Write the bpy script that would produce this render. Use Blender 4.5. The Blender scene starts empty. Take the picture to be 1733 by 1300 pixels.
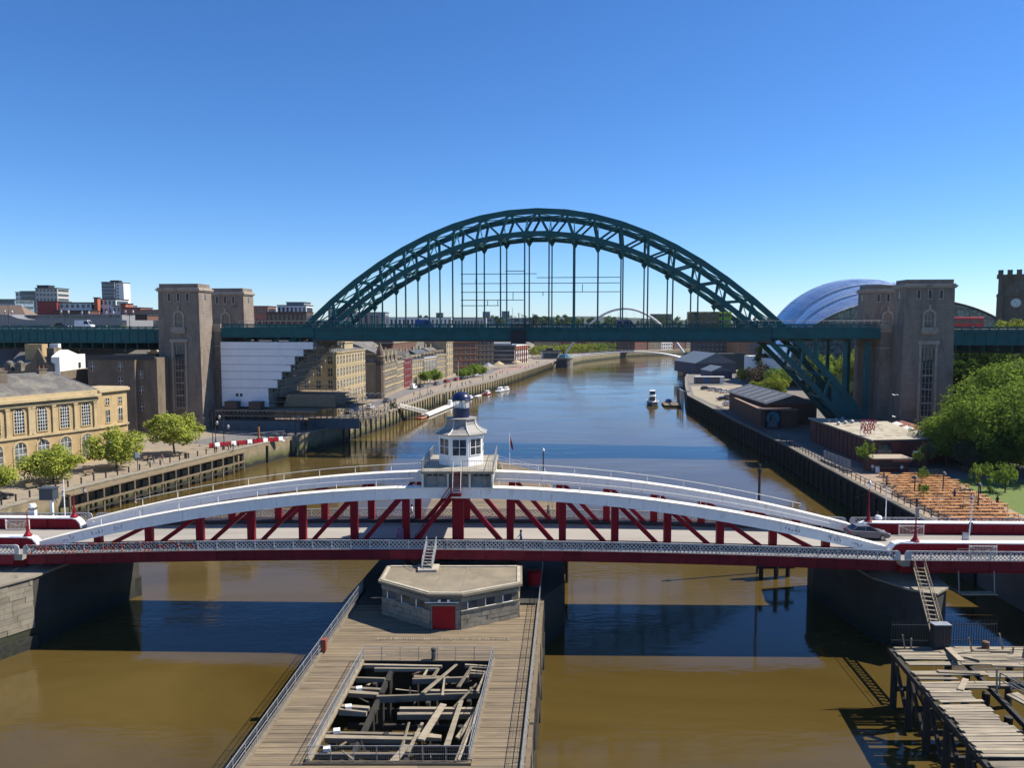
import bpy, bmesh, math, random
from mathutils import Vector, Matrix
random.seed(7)
R = math.radians
SC = bpy.context.scene
COL = SC.collection

# ------------------------------------------------------------------ camera, sky, sun, exposure
cam_d = bpy.data.cameras.new('camera'); cam = bpy.data.objects.new('camera', cam_d); COL.objects.link(cam)
cam.location = (0, 0, 32); cam.rotation_euler = (R(90 - 4.486), 0, 0)
cam_d.sensor_width = 36; cam_d.lens = 36 * 1300 / 1733
cam_d.clip_start = 0.5; cam_d.clip_end = 12000
SC.camera = cam
SUN = Vector((0.90, 0.21, 1.0)).normalized()
world = bpy.data.worlds.new('World'); SC.world = world; world.use_nodes = True
wt = world.node_tree; bg = wt.nodes['Background']
sky = wt.nodes.new('ShaderNodeTexSky'); sky.sky_type = 'NISHITA'; sky.sun_disc = False
sky.sun_elevation = math.asin(SUN.z); sky.sun_rotation = math.atan2(SUN.x, SUN.y)
sky.altitude = 0; sky.air_density = 0.85; sky.dust_density = 0.05; sky.ozone_density = 10
hs = wt.nodes.new('ShaderNodeHueSaturation'); hs.inputs['Saturation'].default_value = 1.1; hs.inputs['Hue'].default_value = .503
wt.links.new(sky.outputs[0], hs.inputs['Color']); wt.links.new(hs.outputs[0], bg.inputs[0]); bg.inputs[1].default_value = 0.107
sl = bpy.data.lights.new('sun', 'SUN'); sl.energy = 5.0; sl.angle = R(0.5); sl.color = (1.0, 0.93, 0.82)
so = bpy.data.objects.new('sun', sl); COL.objects.link(so)
so.rotation_euler = (-SUN).to_track_quat('-Z', 'Y').to_euler()
SC.view_settings.view_transform = 'Standard'; SC.view_settings.look = 'None'
SC.view_settings.exposure = 0.58; SC.view_settings.gamma = 1.0
SC.cycles.max_bounces = 6; SC.cycles.diffuse_bounces = 3; SC.cycles.glossy_bounces = 3
SC.cycles.transparent_max_bounces = 8; SC.cycles.caustics_reflective = False; SC.cycles.caustics_refractive = False

# ------------------------------------------------------------------ materials
MATS = {}; ALB = .82
def _nodes(name):
    m = bpy.data.materials.new(name); m.use_nodes = True
    nt = m.node_tree; b = nt.nodes['Principled BSDF']
    return m, nt, b
def _n(nt, t, **kw):
    n = nt.nodes.new(t)
    for k, v in kw.items(): setattr(n, k, v)
    return n
def _mix(nt, fac, a, b):
    x = _n(nt, 'ShaderNodeMix', data_type='RGBA')
    for i, v in ((0, fac), (6, a), (7, b)):
        if hasattr(v, 'links') or hasattr(v, 'is_output'): nt.links.new(v, x.inputs[i])
        else: x.inputs[i].default_value = v if i == 0 else (*v, 1)
    return x.outputs[2]
def _noise(nt, vec, scale, detail=5, rough=.6, dist=0.0):
    n = _n(nt, 'ShaderNodeTexNoise'); n.inputs['Scale'].default_value = scale
    n.inputs['Detail'].default_value = detail; n.inputs['Roughness'].default_value = rough
    n.inputs['Distortion'].default_value = dist
    nt.links.new(vec, n.inputs['Vector']); return n.outputs['Fac']
def _ramp(nt, fac, lo, hi):
    r = _n(nt, 'ShaderNodeMapRange'); r.inputs[1].default_value = lo; r.inputs[2].default_value = hi
    nt.links.new(fac, r.inputs[0]); return r.outputs[0]
ORD = ('first second third fourth fifth sixth seventh eighth ninth tenth eleventh twelfth thirteenth fourteenth fifteenth sixteenth seventeenth eighteenth nineteenth twentieth').split()
ORD += ['twenty-' + o for o in ORD[:9]] + ['thirtieth'] + ['thirty-' + o for o in ORD[:9]]
def _sc(c, k): return tuple(min(1, max(0, v * k)) for v in c)
def _bump(nt, b, h, strength, dist):
    bp = _n(nt, 'ShaderNodeBump'); bp.inputs['Strength'].default_value = strength; bp.inputs['Distance'].default_value = dist
    nt.links.new(h, bp.inputs['Height']); nt.links.new(bp.outputs[0], b.inputs['Normal'])
def mat(name, col, rough=.7, var=.18, vs=1.2, bump=.0, bs=8., metal=0., stain=None, stain_lo=.52, stain_hi=.75, ss=.35, stretch=(1, 1, 1), rnd=0.0, spec=.5):
    """plain weathered surface: two scales of noise, optional stains, optional change from piece to piece"""
    if name in MATS: return MATS[name]
    m, nt, b = _nodes(name); col = _sc(col, ALB); stain = stain and _sc(stain, ALB)
    g = _n(nt, 'ShaderNodeNewGeometry'); mp = _n(nt, 'ShaderNodeMapping'); mp.inputs['Scale'].default_value = stretch
    nt.links.new(g.outputs['Position'], mp.inputs[0]); vec = mp.outputs[0]
    f = _ramp(nt, _noise(nt, vec, vs, 6), .3, .7)
    c = _mix(nt, f, _sc(col, 1 - var), _sc(col, 1 + var))
    if stain: c = _mix(nt, _ramp(nt, _noise(nt, vec, ss, 7, .65, .4), stain_lo, stain_hi), c, stain)
    if rnd:
        oi = _n(nt, 'ShaderNodeObjectInfo'); mm = _n(nt, 'ShaderNodeMapRange'); mm.inputs[3].default_value = 1 - rnd; mm.inputs[4].default_value = 1 + rnd
        nt.links.new(oi.outputs['Random'], mm.inputs[0]); mu = _n(nt, 'ShaderNodeVectorMath', operation='SCALE')
        nt.links.new(c, mu.inputs[0]); nt.links.new(mm.outputs[0], mu.inputs['Scale']); c = mu.outputs[0]
    nt.links.new(c, b.inputs['Base Color'])
    rr = _n(nt, 'ShaderNodeMapRange'); rr.inputs[3].default_value = max(.05, rough - .12); rr.inputs[4].default_value = min(1, rough + .12)
    nt.links.new(f, rr.inputs[0]); nt.links.new(rr.outputs[0], b.inputs['Roughness'])
    b.inputs['Metallic'].default_value = metal; b.inputs['Specular IOR Level'].default_value = spec
    if bump: _bump(nt, b, _noise(nt, vec, bs, 6), bump, .05)
    MATS[name] = m; return m
def wallmat(name, col, bw=.6, bh=.3, mortar=.6, var=.25, msize=.012, rough=.85, stain=None, weed=None, bump=.5):
    """coursed masonry that runs along any upright wall: u along the wall, v up it"""
    if name in MATS: return MATS[name]
    m, nt, b = _nodes(name); col = _sc(col, ALB); stain = stain and _sc(stain, ALB)
    g = _n(nt, 'ShaderNodeNewGeometry')
    cr = _n(nt, 'ShaderNodeVectorMath', operation='CROSS_PRODUCT'); cr.inputs[0].default_value = (0, 0, 1)
    nt.links.new(g.outputs['True Normal'], cr.inputs[1])
    dt = _n(nt, 'ShaderNodeVectorMath', operation='DOT_PRODUCT'); nt.links.new(cr.outputs[0], dt.inputs[0]); nt.links.new(g.outputs['Position'], dt.inputs[1])
    sp = _n(nt, 'ShaderNodeSeparateXYZ'); nt.links.new(g.outputs['Position'], sp.inputs[0])
    cb = _n(nt, 'ShaderNodeCombineXYZ'); nt.links.new(dt.outputs['Value'], cb.inputs[0]); nt.links.new(sp.outputs[2], cb.inputs[1])
    br = _n(nt, 'ShaderNodeTexBrick'); nt.links.new(cb.outputs[0], br.inputs['Vector'])
    br.inputs['Color1'].default_value = (*_sc(col, 1 - var), 1); br.inputs['Color2'].default_value = (*_sc(col, 1 + var), 1)
    br.inputs['Mortar'].default_value = (*_sc(col, mortar), 1); br.inputs['Scale'].default_value = 1
    br.inputs['Mortar Size'].default_value = msize; br.inputs['Brick Width'].default_value = bw; br.inputs['Row Height'].default_value = bh
    mpz = _n(nt, 'ShaderNodeMapping'); mpz.inputs['Scale'].default_value = (1, 1, .35); nt.links.new(g.outputs['Position'], mpz.inputs[0])
    f = _ramp(nt, _noise(nt, mpz.outputs[0], .6, 7), .25, .75)
    c = _mix(nt, f, _sc(col, .62), _sc(col, 1.25))
    mx = _n(nt, 'ShaderNodeMix', data_type='RGBA', blend_type='MULTIPLY'); mx.inputs[0].default_value = .55
    nt.links.new(br.outputs['Color'], mx.inputs[6]); nt.links.new(c, mx.inputs[7])
    # multiply darkens by the base colour: bring it back with a plain mix
    c = _mix(nt, .55, br.outputs['Color'], c)
    if stain: c = _mix(nt, _ramp(nt, _noise(nt, mpz.outputs[0], .4, 8, .7, .6), .48, .7), c, stain)
    if weed:
        s = _n(nt, 'ShaderNodeMath', operation='ADD'); nt.links.new(sp.outputs[2], s.inputs[0])
        nz = _n(nt, 'ShaderNodeMath', operation='MULTIPLY'); nz.inputs[1].default_value = -2.6; nt.links.new(_noise(nt, g.outputs['Position'], .45, 6), nz.inputs[0]); nt.links.new(nz.outputs[0], s.inputs[1])
        r1 = _n(nt, 'ShaderNodeMapRange'); r1.inputs[1].default_value = 1.6; r1.inputs[2].default_value = .2; nt.links.new(s.outputs[0], r1.inputs[0])
        c = _mix(nt, r1.outputs[0], c, weed)
        r2 = _n(nt, 'ShaderNodeMapRange'); r2.inputs[1].default_value = .2; r2.inputs[2].default_value = -.7; nt.links.new(s.outputs[0], r2.inputs[0])
        c = _mix(nt, r2.outputs[0], c, (.018, .02, .016))
    nt.links.new(c, b.inputs['Base Color']); b.inputs['Roughness'].default_value = rough
    if bump: _bump(nt, b, br.outputs['Fac'], -bump, .03)
    MATS[name] = m; return m
def glass(name='window_glass', col=(.03, .04, .05), rough=.08):
    if name in MATS: return MATS[name]
    m, nt, b = _nodes(name); g = _n(nt, 'ShaderNodeNewGeometry')
    c = _mix(nt, _ramp(nt, _noise(nt, g.outputs['Position'], .8, 3), .4, .6), _sc(col, .5), _sc(col, 1.8)); nt.links.new(c, b.inputs['Base Color'])
    b.inputs['Roughness'].default_value = rough; MATS[name] = m; return m
def clear_glass(name='clear_glass'):
    if name in MATS: return MATS[name]
    m, nt, b = _nodes(name); b.inputs['Base Color'].default_value = (.9, .95, .95, 1); b.inputs['Roughness'].default_value = .05
    b.inputs['Alpha'].default_value = .35; MATS[name] = m; return m
def leafmat(name, col, col2):
    if name in MATS: return MATS[name]
    m = bpy.data.materials.new(name); m.use_nodes = True; nt = m.node_tree; nt.nodes.clear()
    out = _n(nt, 'ShaderNodeOutputMaterial'); g = _n(nt, 'ShaderNodeNewGeometry')
    f = _ramp(nt, _noise(nt, g.outputs['Position'], .45, 5), .3, .7)
    c = _mix(nt, f, col, col2)
    d = _n(nt, 'ShaderNodeBsdfDiffuse'); t = _n(nt, 'ShaderNodeBsdfTranslucent'); x = _n(nt, 'ShaderNodeMixShader'); x.inputs[0].default_value = .35
    nt.links.new(c, d.inputs[0]); nt.links.new(c, t.inputs[0]); nt.links.new(d.outputs[0], x.inputs[1]); nt.links.new(t.outputs[0], x.inputs[2])
    nt.links.new(x.outputs[0], out.inputs[0]); MATS[name] = m; return m
def watermat():
    m, nt, b = _nodes('river_water'); g = _n(nt, 'ShaderNodeNewGeometry')
    mp = _n(nt, 'ShaderNodeMapping'); mp.inputs['Scale'].default_value = (.7, 1.6, 1); nt.links.new(g.outputs['Position'], mp.inputs[0])
    f = _ramp(nt, _noise(nt, mp.outputs[0], .03, 6, .6, 1.2), .3, .7)
    nt.links.new(_mix(nt, f, (.062, .041, .009), (.104, .072, .021)), b.inputs['Base Color'])
    b.inputs['IOR'].default_value = 1.37
    rr = _n(nt, 'ShaderNodeMapRange'); rr.inputs[3].default_value = .03; rr.inputs[4].default_value = .12
    nt.links.new(_ramp(nt, _noise(nt, mp.outputs[0], .02, 4), .35, .65), rr.inputs[0]); nt.links.new(rr.outputs[0], b.inputs['Roughness'])
    a = _noise(nt, mp.outputs[0], .9, 3, .5); c = _noise(nt, mp.outputs[0], .12, 3, .5)
    ad = _n(nt, 'ShaderNodeMath', operation='MULTIPLY_ADD'); ad.inputs[1].default_value = 3.0; nt.links.new(c, ad.inputs[0]); nt.links.new(a, ad.inputs[2])
    st = _ramp(nt, _noise(nt, mp.outputs[0], .03, 4), .45, .68)          # calm and ruffled patches
    sm = _n(nt, 'ShaderNodeMapRange'); sm.inputs[3].default_value = .02; sm.inputs[4].default_value = .17; nt.links.new(st, sm.inputs[0])
    bp = _n(nt, 'ShaderNodeBump'); bp.inputs['Distance'].default_value = .35
    nt.links.new(sm.outputs[0], bp.inputs['Strength']); nt.links.new(ad.outputs[0], bp.inputs['Height']); nt.links.new(bp.outputs[0], b.inputs['Normal'])
    return m

# ------------------------------------------------------------------ mesh helpers
class MB:
    def __init__(s): s.v = []; s.f = []; s.mi = []; s.cur = 0
    def add(s, vs, fs):
        o = len(s.v); s.v += [tuple(p) for p in vs]; s.f += [tuple(i + o for i in f) for f in fs]; s.mi += [s.cur] * len(fs); return s
    def b(s, x0, x1, y0, y1, z0, z1):
        return s.add([(x0, y0, z0), (x1, y0, z0), (x1, y1, z0), (x0, y1, z0), (x0, y0, z1), (x1, y0, z1), (x1, y1, z1), (x0, y1, z1)],
                     [(0, 3, 2, 1), (4, 5, 6, 7), (0, 1, 5, 4), (1, 2, 6, 5), (2, 3, 7, 6), (3, 0, 4, 7)])
    def c(s, x, y, z, sx, sy, sz, rz=0):
        k, q = math.cos(rz), math.sin(rz); vs = []
        for dz in (0, sz):
            for dx, dy in ((-1, -1), (1, -1), (1, 1), (-1, 1)):
                a, bb = dx * sx / 2, dy * sy / 2; vs.append((x + a * k - bb * q, y + a * q + bb * k, z + dz))
        return s.add(vs, [(0, 3, 2, 1), (4, 5, 6, 7), (0, 1, 5, 4), (1, 2, 6, 5), (2, 3, 7, 6), (3, 0, 4, 7)])
    def bar(s, p, q, w, h, up=(0, 0, 1), w2=None, h2=None):
        p, q = Vector(p), Vector(q); d = (q - p).normalized(); u = Vector(up)
        if abs(d.dot(u)) > .97: u = Vector((0, 1, 0))
        a = d.cross(u).normalized(); u = a.cross(d); w2 = w2 or w; h2 = h2 or h; vs = []
        for c, ww, hh in ((p, w, h), (q, w2, h2)):
            for i, j in ((-1, -1), (1, -1), (1, 1), (-1, 1)): vs.append(c + a * i * ww / 2 + u * j * hh / 2)
        return s.add(vs, [(0, 3, 2, 1), (4, 5, 6, 7), (0, 1, 5, 4), (1, 2, 6, 5), (2, 3, 7, 6), (3, 0, 4, 7)])
    def tube(s, pts, r, n=6, r2=None, cap=True):
        pts = [Vector(p) for p in pts]; N = len(pts); o = []; fs = []
        for i, p in enumerate(pts):
            d = (pts[min(i + 1, N - 1)] - pts[max(i - 1, 0)]).normalized(); u = Vector((0, 0, 1)) if abs(d.z) < .95 else Vector((1, 0, 0))
            a = d.cross(u).normalized(); u = a.cross(d); rr = r if r2 is None else r + (r2 - r) * i / max(1, N - 1)
            for k in range(n): t = 2 * math.pi * k / n; o.append(p + a * math.cos(t) * rr + u * math.sin(t) * rr)
        for i in range(N - 1):
            for k in range(n): fs.append((i * n + k, i * n + (k + 1) % n, (i + 1) * n + (k + 1) % n, (i + 1) * n + k))
        if cap: fs += [tuple(range(n - 1, -1, -1)), tuple((N - 1) * n + k for k in range(n))]
        return s.add(o, fs)
    def lathe(s, prof, n=12, c=(0, 0, 0), rot=0.0):
        o = []; fs = []
        for r, z in prof:
            for k in range(n): t = 2 * math.pi * k / n + rot; o.append((c[0] + r * math.cos(t), c[1] + r * math.sin(t), c[2] + z))
        for i in range(len(prof) - 1):
            for k in range(n): fs.append((i * n + k, i * n + (k + 1) % n, (i + 1) * n + (k + 1) % n, (i + 1) * n + k))
        fs += [tuple(range(n - 1, -1, -1)), tuple((len(prof) - 1) * n + k for k in range(n))]
        return s.add(o, fs)
    def prism(s, poly, z0, z1):
        n = len(poly); a = sum(poly[i][0] * poly[(i + 1) % n][1] - poly[(i + 1) % n][0] * poly[i][1] for i in range(n))
        if a < 0: poly = poly[::-1]
        return s.add([(x, y, z0) for x, y in poly] + [(x, y, z1) for x, y in poly],
                     [tuple(range(n - 1, -1, -1)), tuple(range(n, 2 * n))] + [(i, (i + 1) % n, (i + 1) % n + n, i + n) for i in range(n)])
    def ext(s, poly, vec):
        n = len(poly); vec = Vector(vec); p2 = [Vector(p) + vec for p in poly]
        nm = Vector((0, 0, 0))
        for i in range(n): nm += Vector(poly[i]).cross(Vector(poly[(i + 1) % n]))
        if nm.dot(vec) > 0: top = tuple(range(n, 2 * n)); bot = tuple(range(n - 1, -1, -1)); sd = [(i, (i + 1) % n, (i + 1) % n + n, i + n) for i in range(n)]
        else: top = tuple(range(2 * n - 1, n - 1, -1)); bot = tuple(range(n)); sd = [(i + n, (i + 1) % n + n, (i + 1) % n, i) for i in range(n)]
        return s.add(list(poly) + p2, [top, bot] + sd)
    def q(s, *p): return s.add(p, [tuple(range(len(p)))])
    def mesh(s, name, smooth=False):
        me = bpy.data.meshes.new(name); me.from_pydata(s.v, [], s.f); me.update()
        if smooth: me.polygons.foreach_set('use_smooth', [True] * len(me.polygons))
        return me
def obj(name, mb, m, parent=None, loc=None, rot=None, smooth=False, scale=None):
    me = mb if isinstance(mb, bpy.types.Mesh) else mb.mesh(name, smooth)
    ms = m if isinstance(m, (list, tuple)) else [m]
    if not me.materials:
        for k in ms: me.materials.append(k)
        if not isinstance(mb, bpy.types.Mesh) and len(ms) > 1: me.polygons.foreach_set('material_index', mb.mi)
    o = bpy.data.objects.new(name, me); COL.objects.link(o)
    if parent is not None: o.parent = parent
    if loc is not None: o.location = loc
    if rot is not None: o.rotation_euler = rot if isinstance(rot, (tuple, list)) else (0, 0, rot)
    if scale is not None: o.scale = scale if isinstance(scale, (tuple, list)) else (scale,) * 3
    return o
def tag(o, label, cat, group=None, kind=None):
    if label: o['label'] = label
    if cat: o['category'] = cat
    if group: o['group'] = group
    if kind: o['kind'] = kind
    return o
def thing(name, label, cat, loc=(0, 0, 0), rz=0, group=None):
    o = bpy.data.objects.new(name, None); o.empty_display_size = .2; COL.objects.link(o)
    o.location = loc; o.rotation_euler = (0, 0, rz); return tag(o, label, cat, group)
def setting(name, mb, m, smooth=False):
    o = obj(name, mb, m, smooth=smooth); o['kind'] = 'structure'; return o
def copy_tree(o, label=None, loc=None, rz=None, parent=None, scale=None):
    c = o.copy(); COL.objects.link(c); c.parent = parent
    if label: c['label'] = label
    if loc is not None: c.location = loc
    if rz is not None: c.rotation_euler = (0, 0, rz)
    if scale is not None: c.scale = scale if isinstance(scale, (tuple, list)) else (scale,) * 3
    for ch in o.children: copy_tree(ch, parent=c)
    return c
def lattice(mb, L, H, cell, w, t, y=0.0, z0=0.0, x0=0.0):
    """criss-cross flat strips filling an upright panel"""
    for sgn in (1, -1):
        k = -H
        while k < L:
            a = (k, 0) if sgn > 0 else (k, H); bb = (k + H, H) if sgn > 0 else (k + H, 0)
            xa, xb = max(0, a[0]), min(L, bb[0])
            if xb - xa > .03:
                za = a[1] + sgn * (xa - a[0]); zb = a[1] + sgn * (xb - a[0])
                mb.bar((x0 + xa, y + sgn * t * .6, z0 + za), (x0 + xb, y + sgn * t * .6, z0 + zb), t, w, up=(0, 0, 1))
            k += cell
    return mb
# ------------------------------------------------------------------ palette
white_paint = mat('white_paint', (1.12, 1.11, 1.06), .5, .08, .8, stain=(.48, .38, .27), stain_lo=.56, stain_hi=.8, ss=.8, stretch=(1.6, 1.6, .35))
cream_paint = mat('cream_paint', (1.0, .95, .82), .55, .1, .8, stain=(.25, .21, .15), stain_lo=.58, stain_hi=.85, ss=.8)
red_paint = mat('oxide_red_paint', (.27, .006, .020), .5, .18, .7, stain=(.13, .012, .013), ss=.7, spec=.15, stretch=(1.4, 1.4, .4))
red_fascia = mat('faded_red_paint', (.21, .016, .028), .5, .22, 1.0, stain=(.12, .013, .016), ss=.6, rnd=.12, spec=.15)
bright_red = mat('bright_red_paint', (.40, .011, .022), .45, .15, 1.2, spec=.2)
lamp_red = mat('lamp_red_paint', (.27, .010, .024), .45, .15, 1.2, spec=.2)
asphalt = mat('worn_asphalt', (.40, .365, .315), .85, .12, .25, stain=(.30, .28, .25), ss=.12, stretch=(.25, 2.5, 1), bump=.1, bs=12)
footway_m = mat('concrete_footway', (.34, .31, .265), .85, .12, .5, stain=(.22, .20, .17), ss=.4)
grey_lattice = mat('grey_lattice_paint', (.66, .66, .64), .6, .12, 1.5, stain=(.26, .23, .20), ss=.9)
dark_iron = mat('dark_iron', (.035, .035, .04), .6, .25, 2)
galv = mat('galvanised_steel', (.42, .43, .43), .45, .1, 3, metal=.35)
timber = mat('weathered_timber', (.25, .19, .115), .85, .22, 1.4, bump=.35, bs=5, stretch=(.35, 3, 3), stain=(.12, .095, .065), ss=.45, rnd=.22)
timber_pale = mat('pale_timber', (.33, .275, .19), .85, .22, 1.6, bump=.4, bs=5, stretch=(.5, 2.5, 2), stain=(.15, .12, .085), ss=.8, rnd=.38)
timber_dark = mat('wet_dark_timber', (.035, .030, .024), .8, .3, 1.2, bump=.3, bs=4, stain=(.05, .055, .025), ss=.6)
sandstone_d = wallmat('river_stone', (.23, .20, .155), 1.3, .45, .5, .22, .02, stain=(.10, .09, .07), weed=(.075, .085, .03))
stone_block = mat('stone_block', (.30, .265, .20), .9, .16, .9, bump=.4, bs=6, stain=(.14, .125, .085), ss=.55, rnd=.16)
concrete_roof = mat('concrete_roof', (.285, .24, .165), .9, .2, .5, stain=(.19, .16, .11), ss=.45, bump=.1)
win = glass()

# ------------------------------------------------------------------ river and banks
water = setting('river_water', MB().q((-3000, -300, 0), (4000, -300, 0), (4000, 6000, 0), (-3000, 6000, 0)), watermat())
LQ = [(-79, 60), (-77, 95), (-75.6, 113.5), (-72.8, 126.8), (-60, 167), (-53.6, 184.5), (-46, 206), (-38.8, 236), (-29.5, 300), (-10, 367), (7, 445), (28, 545), (58, 640), (111, 745), (200, 830), (420, 950)]
RQ = [(57, 92), (58, 106), (60, 145), (62, 171), (63.3, 213), (67.5, 292), (76, 334), (88, 388), (104, 450), (120, 520), (160, 610), (230, 700), (450, 830)]
paving = mat('quay_paving', (.34, .275, .195), .9, .12, .35, stain=(.25, .22, .18), ss=.15)
m_ = MB().prism(LQ + [(900, 1200), (900, 5000), (-3000, 5000), (-3000, -200), (-130, -200), (-130, 60)], -2, 4.6)
quay_l = setting('north_quay_ground', m_, paving)
m_ = MB().prism(RQ + [(3500, 1200), (3500, -200), (120, -200), (120, 60), (57, 60)], -2, 4.6)
quay_r = setting('south_quay_ground', m_, mat('south_quay_surface', (.20, .18, .155), .9, .2, .3, stain=(.12, .115, .1), ss=.12))
def wall_strip(name, pts, z0, z1, out, m, label, side):
    """masonry face of a quay with its coping stone, standing just proud of the bank"""
    t = thing(name, label, 'quay wall'); mb = MB(); cp = MB()
    for (x0, y0), (x1, y1) in zip(pts, pts[1:]):
        d = Vector((x1 - x0, y1 - y0, 0)).normalized(); n = Vector((d.y, -d.x, 0)) * side
        a, c = Vector((x0, y0, 0)), Vector((x1, y1, 0))
        mb.ext([a + n * .05 + Vector((0, 0, z0)), c + n * .05 + Vector((0, 0, z0)), c + n * .05 + Vector((0, 0, z1)), a + n * .05 + Vector((0, 0, z1))], n * out)
        cp.ext([a - n * .55 + Vector((0, 0, z1 + .004)), c - n * .55 + Vector((0, 0, z1 + .004)), c + n * (out + .13) + Vector((0, 0, z1 + .004)), a + n * (out + .13) + Vector((0, 0, z1 + .004))], (0, 0, .2))
    obj('masonry_face', mb, m, t); obj('coping', cp, stone_block, t); return t
wall_strip('quay_wall', LQ, -1, 4.6, .35, wallmat('quay_masonry', (.31, .25, .15), 1.1, .42, .6, .2, .02, stain=(.16, .14, .085), weed=(.10, .105, .035)), 'long sandstone quay wall with weed below on the left bank', 1)
wall_strip('quay_wall', RQ[:9], -1, 4.6, .35, wallmat('south_quay_masonry', (.03, .027, .023), 1.1, .42, .6, .25, .02, weed=(.016, .018, .011)), 'dark shaded quay wall along the right bank', -1)  # masonry colour blackened so it carries the wall's shade

# ------------------------------------------------------------------ swing bridge
ZD = lambda x: 9.5 - .78 * (x / 43.0) ** 2                       # cambered deck
ZT = lambda x: 15.55 - .00316 * x * x                            # top of the curved chord
sw = thing('swing_bridge', 'red and white swing bridge with curved white chords crossing the river', 'bridge', (-5.4, 81.2, 0), R(-1.3))
N = 48; XS = [-43.2 + 86.4 * i / N for i in range(N + 1)]
def ribbon(mb, y0, y1, top, th, xs=XS):
    for a, c in zip(xs, xs[1:]):
        p = [(a, y0, top(a)), (c, y0, top(c)), (c, y1, top(c)), (a, y1, top(a))]
        mb.ext(p, (0, 0, -th))
    return mb
def ribbon2(mb, y0, y1, top, bot, xs=XS):
    vs = []; fs = []
    for x in xs: vs += [(x, y0, bot(x)), (x, y1, bot(x)), (x, y1, top(x)), (x, y0, top(x))]
    for i in range(len(xs) - 1):
        o = i * 4; fs += [(o, o + 1, o + 5, o + 4)[::-1], (o + 1, o + 2, o + 6, o + 5)[::-1], (o + 2, o + 3, o + 7, o + 6)[::-1], (o + 3, o, o + 4, o + 7)[::-1]]
    e = (len(xs) - 1) * 4; fs += [(0, 1, 2, 3), (e + 3, e + 2, e + 1, e)]
    return mb.add(vs, [f for f in fs])
obj('roadway', ribbon2(MB(), -3.75, 3.75, ZD, lambda x: ZD(x) - .5), asphalt, sw)
for s_ in (-1, 1):
    y0, y1 = sorted((s_ * 3.75, s_ * 6.55))
    obj('footway', ribbon2(MB(), y0, y1, lambda x: ZD(x) + .13, lambda x: ZD(x) - .45), footway_m, sw)
    obj('main_girder', ribbon2(MB(), s_ * 4.25 - .5, s_ * 4.25 + .5, lambda x: ZD(x) - .46, lambda x: ZD(x) - 1.5), red_paint, sw)
    obj('kerb_girder', ribbon2(MB(), min(s_ * 5.1, s_ * 3.76), max(s_ * 5.1, s_ * 3.76), lambda x: ZD(x) + .5, lambda x: ZD(x) + .131), mat('shade_dark_girder', (.03, .022, .026), .7, .2, 1), sw)  # near-black colour holds the shade on the girder face
obj('deck_soffit', ribbon2(MB(), -3.7, 3.7, lambda x: ZD(x) - .505, lambda x: ZD(x) - .9), dark_iron, sw)
for k in range(-21, 22):
    x = k * 2.0; obj('floor_beam', MB().bar((x, -6.4, ZD(x) - .75), (x, 6.4, ZD(x) - .75), .25, .5), dark_iron, sw)
def chord_bot(x):
    a = abs(x); d = 1.15 if a < 30 else 1.15 - (a - 30) / 13.2 * .2
    return max(ZT(x) - d, ZD(x) - .1)
XC = [-43.1 + 86.2 * i / 64 for i in range(65)]
for s_ in (-1, 1):
    y = s_ * 4.25
    ch = obj('top_chord', ribbon2(MB(), y - .5, y + .5, lambda x: ZT(x) - .06, chord_bot, XC), white_paint, sw)
    for k in range(-15, 16):
        x = k * 2.65; obj('cover_plate', MB().b(x - .09, x + .09, y - .515, y + .515, chord_bot(x) + .04, ZT(x) - .1), white_paint, ch)
    obj('top_flange', ribbon2(MB(), y - .62, y + .62, ZT, lambda x: ZT(x) - .057, XC), cream_paint, ch)  # sunlit cream of the white chord's top is put into this colour
    for k in range(-7, 8):
        x = k * 5.31; w = 1.15 if k == 0 else .72
        zb, zt = ZD(x), ZT(x) - 1.1
        if abs(k) == 7: zt = chord_bot(x) + .05
        p = MB(); p.b(x - w / 2, x + w / 2, y - .30, y + .30, zb, zt); p.b(x - w / 2 - .08, x + w / 2 + .08, y - .34, y + .34, zb, zb + .12)
        p.b(x - w / 2 + .1, x + w / 2 - .1, y - .315, y - .30, zb + .3, zt - .2)
        obj('upright_post', p, red_paint, sw)
        if k != 0 and abs(k) < 7:
            kk = k + (1 if k > 0 else -1); x2 = kk * 5.31; sg = 1 if k > 0 else -1
            obj('diagonal_brace', MB().bar((x + sg * .55, y, ZT(x) - 1.25), (x2 - sg * .75, y, ZD(x2) + .15), .42, .62, up=(0, 1, 0)), red_paint, sw)
    for sg in (-1, 1):
        obj('diagonal_brace', MB().bar((sg * .7, y, ZT(0) - 1.25), (sg * 4.6, y, ZD(4.6) + .15), .42, .66, up=(0, 1, 0)), red_paint, sw)
# cross ties between the two chords, seen from above
for k in range(-6, 7):
    if abs(k) < 1: continue
    x = k * 5.31
    obj('cross_tie', MB().bar((x, 3.9, ZT(x) - .75), (x, 4.85, ZT(x) - .75), .5, .35), red_paint, sw)
# walkway handrails on the chords
for s_ in (-1, 1):
    y = s_ * 4.25 - .45
    for sg in (-1, 1):
        pts = [(sg * t, y, ZT(sg * t) + .92) for t in [3.9 + i * 1.5 for i in range(23)]]
        e = pts[-1]; pts += [(e[0] + sg * .5, y, e[2] - .12), (e[0] + sg * .6, y, e[2] - .35), (e[0] + sg * .35, y, e[2] - .42)]
        h = obj('chord_handrail', MB().tube(pts, .035, 5), cream_paint, sw)
        for i in range(9):
            x = sg * (4.2 + i * 4.05); obj('stanchion', MB().tube([(x, y, ZT(x)), (x, y, ZT(x) + .92)], .04, 5), cream_paint, h)
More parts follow.
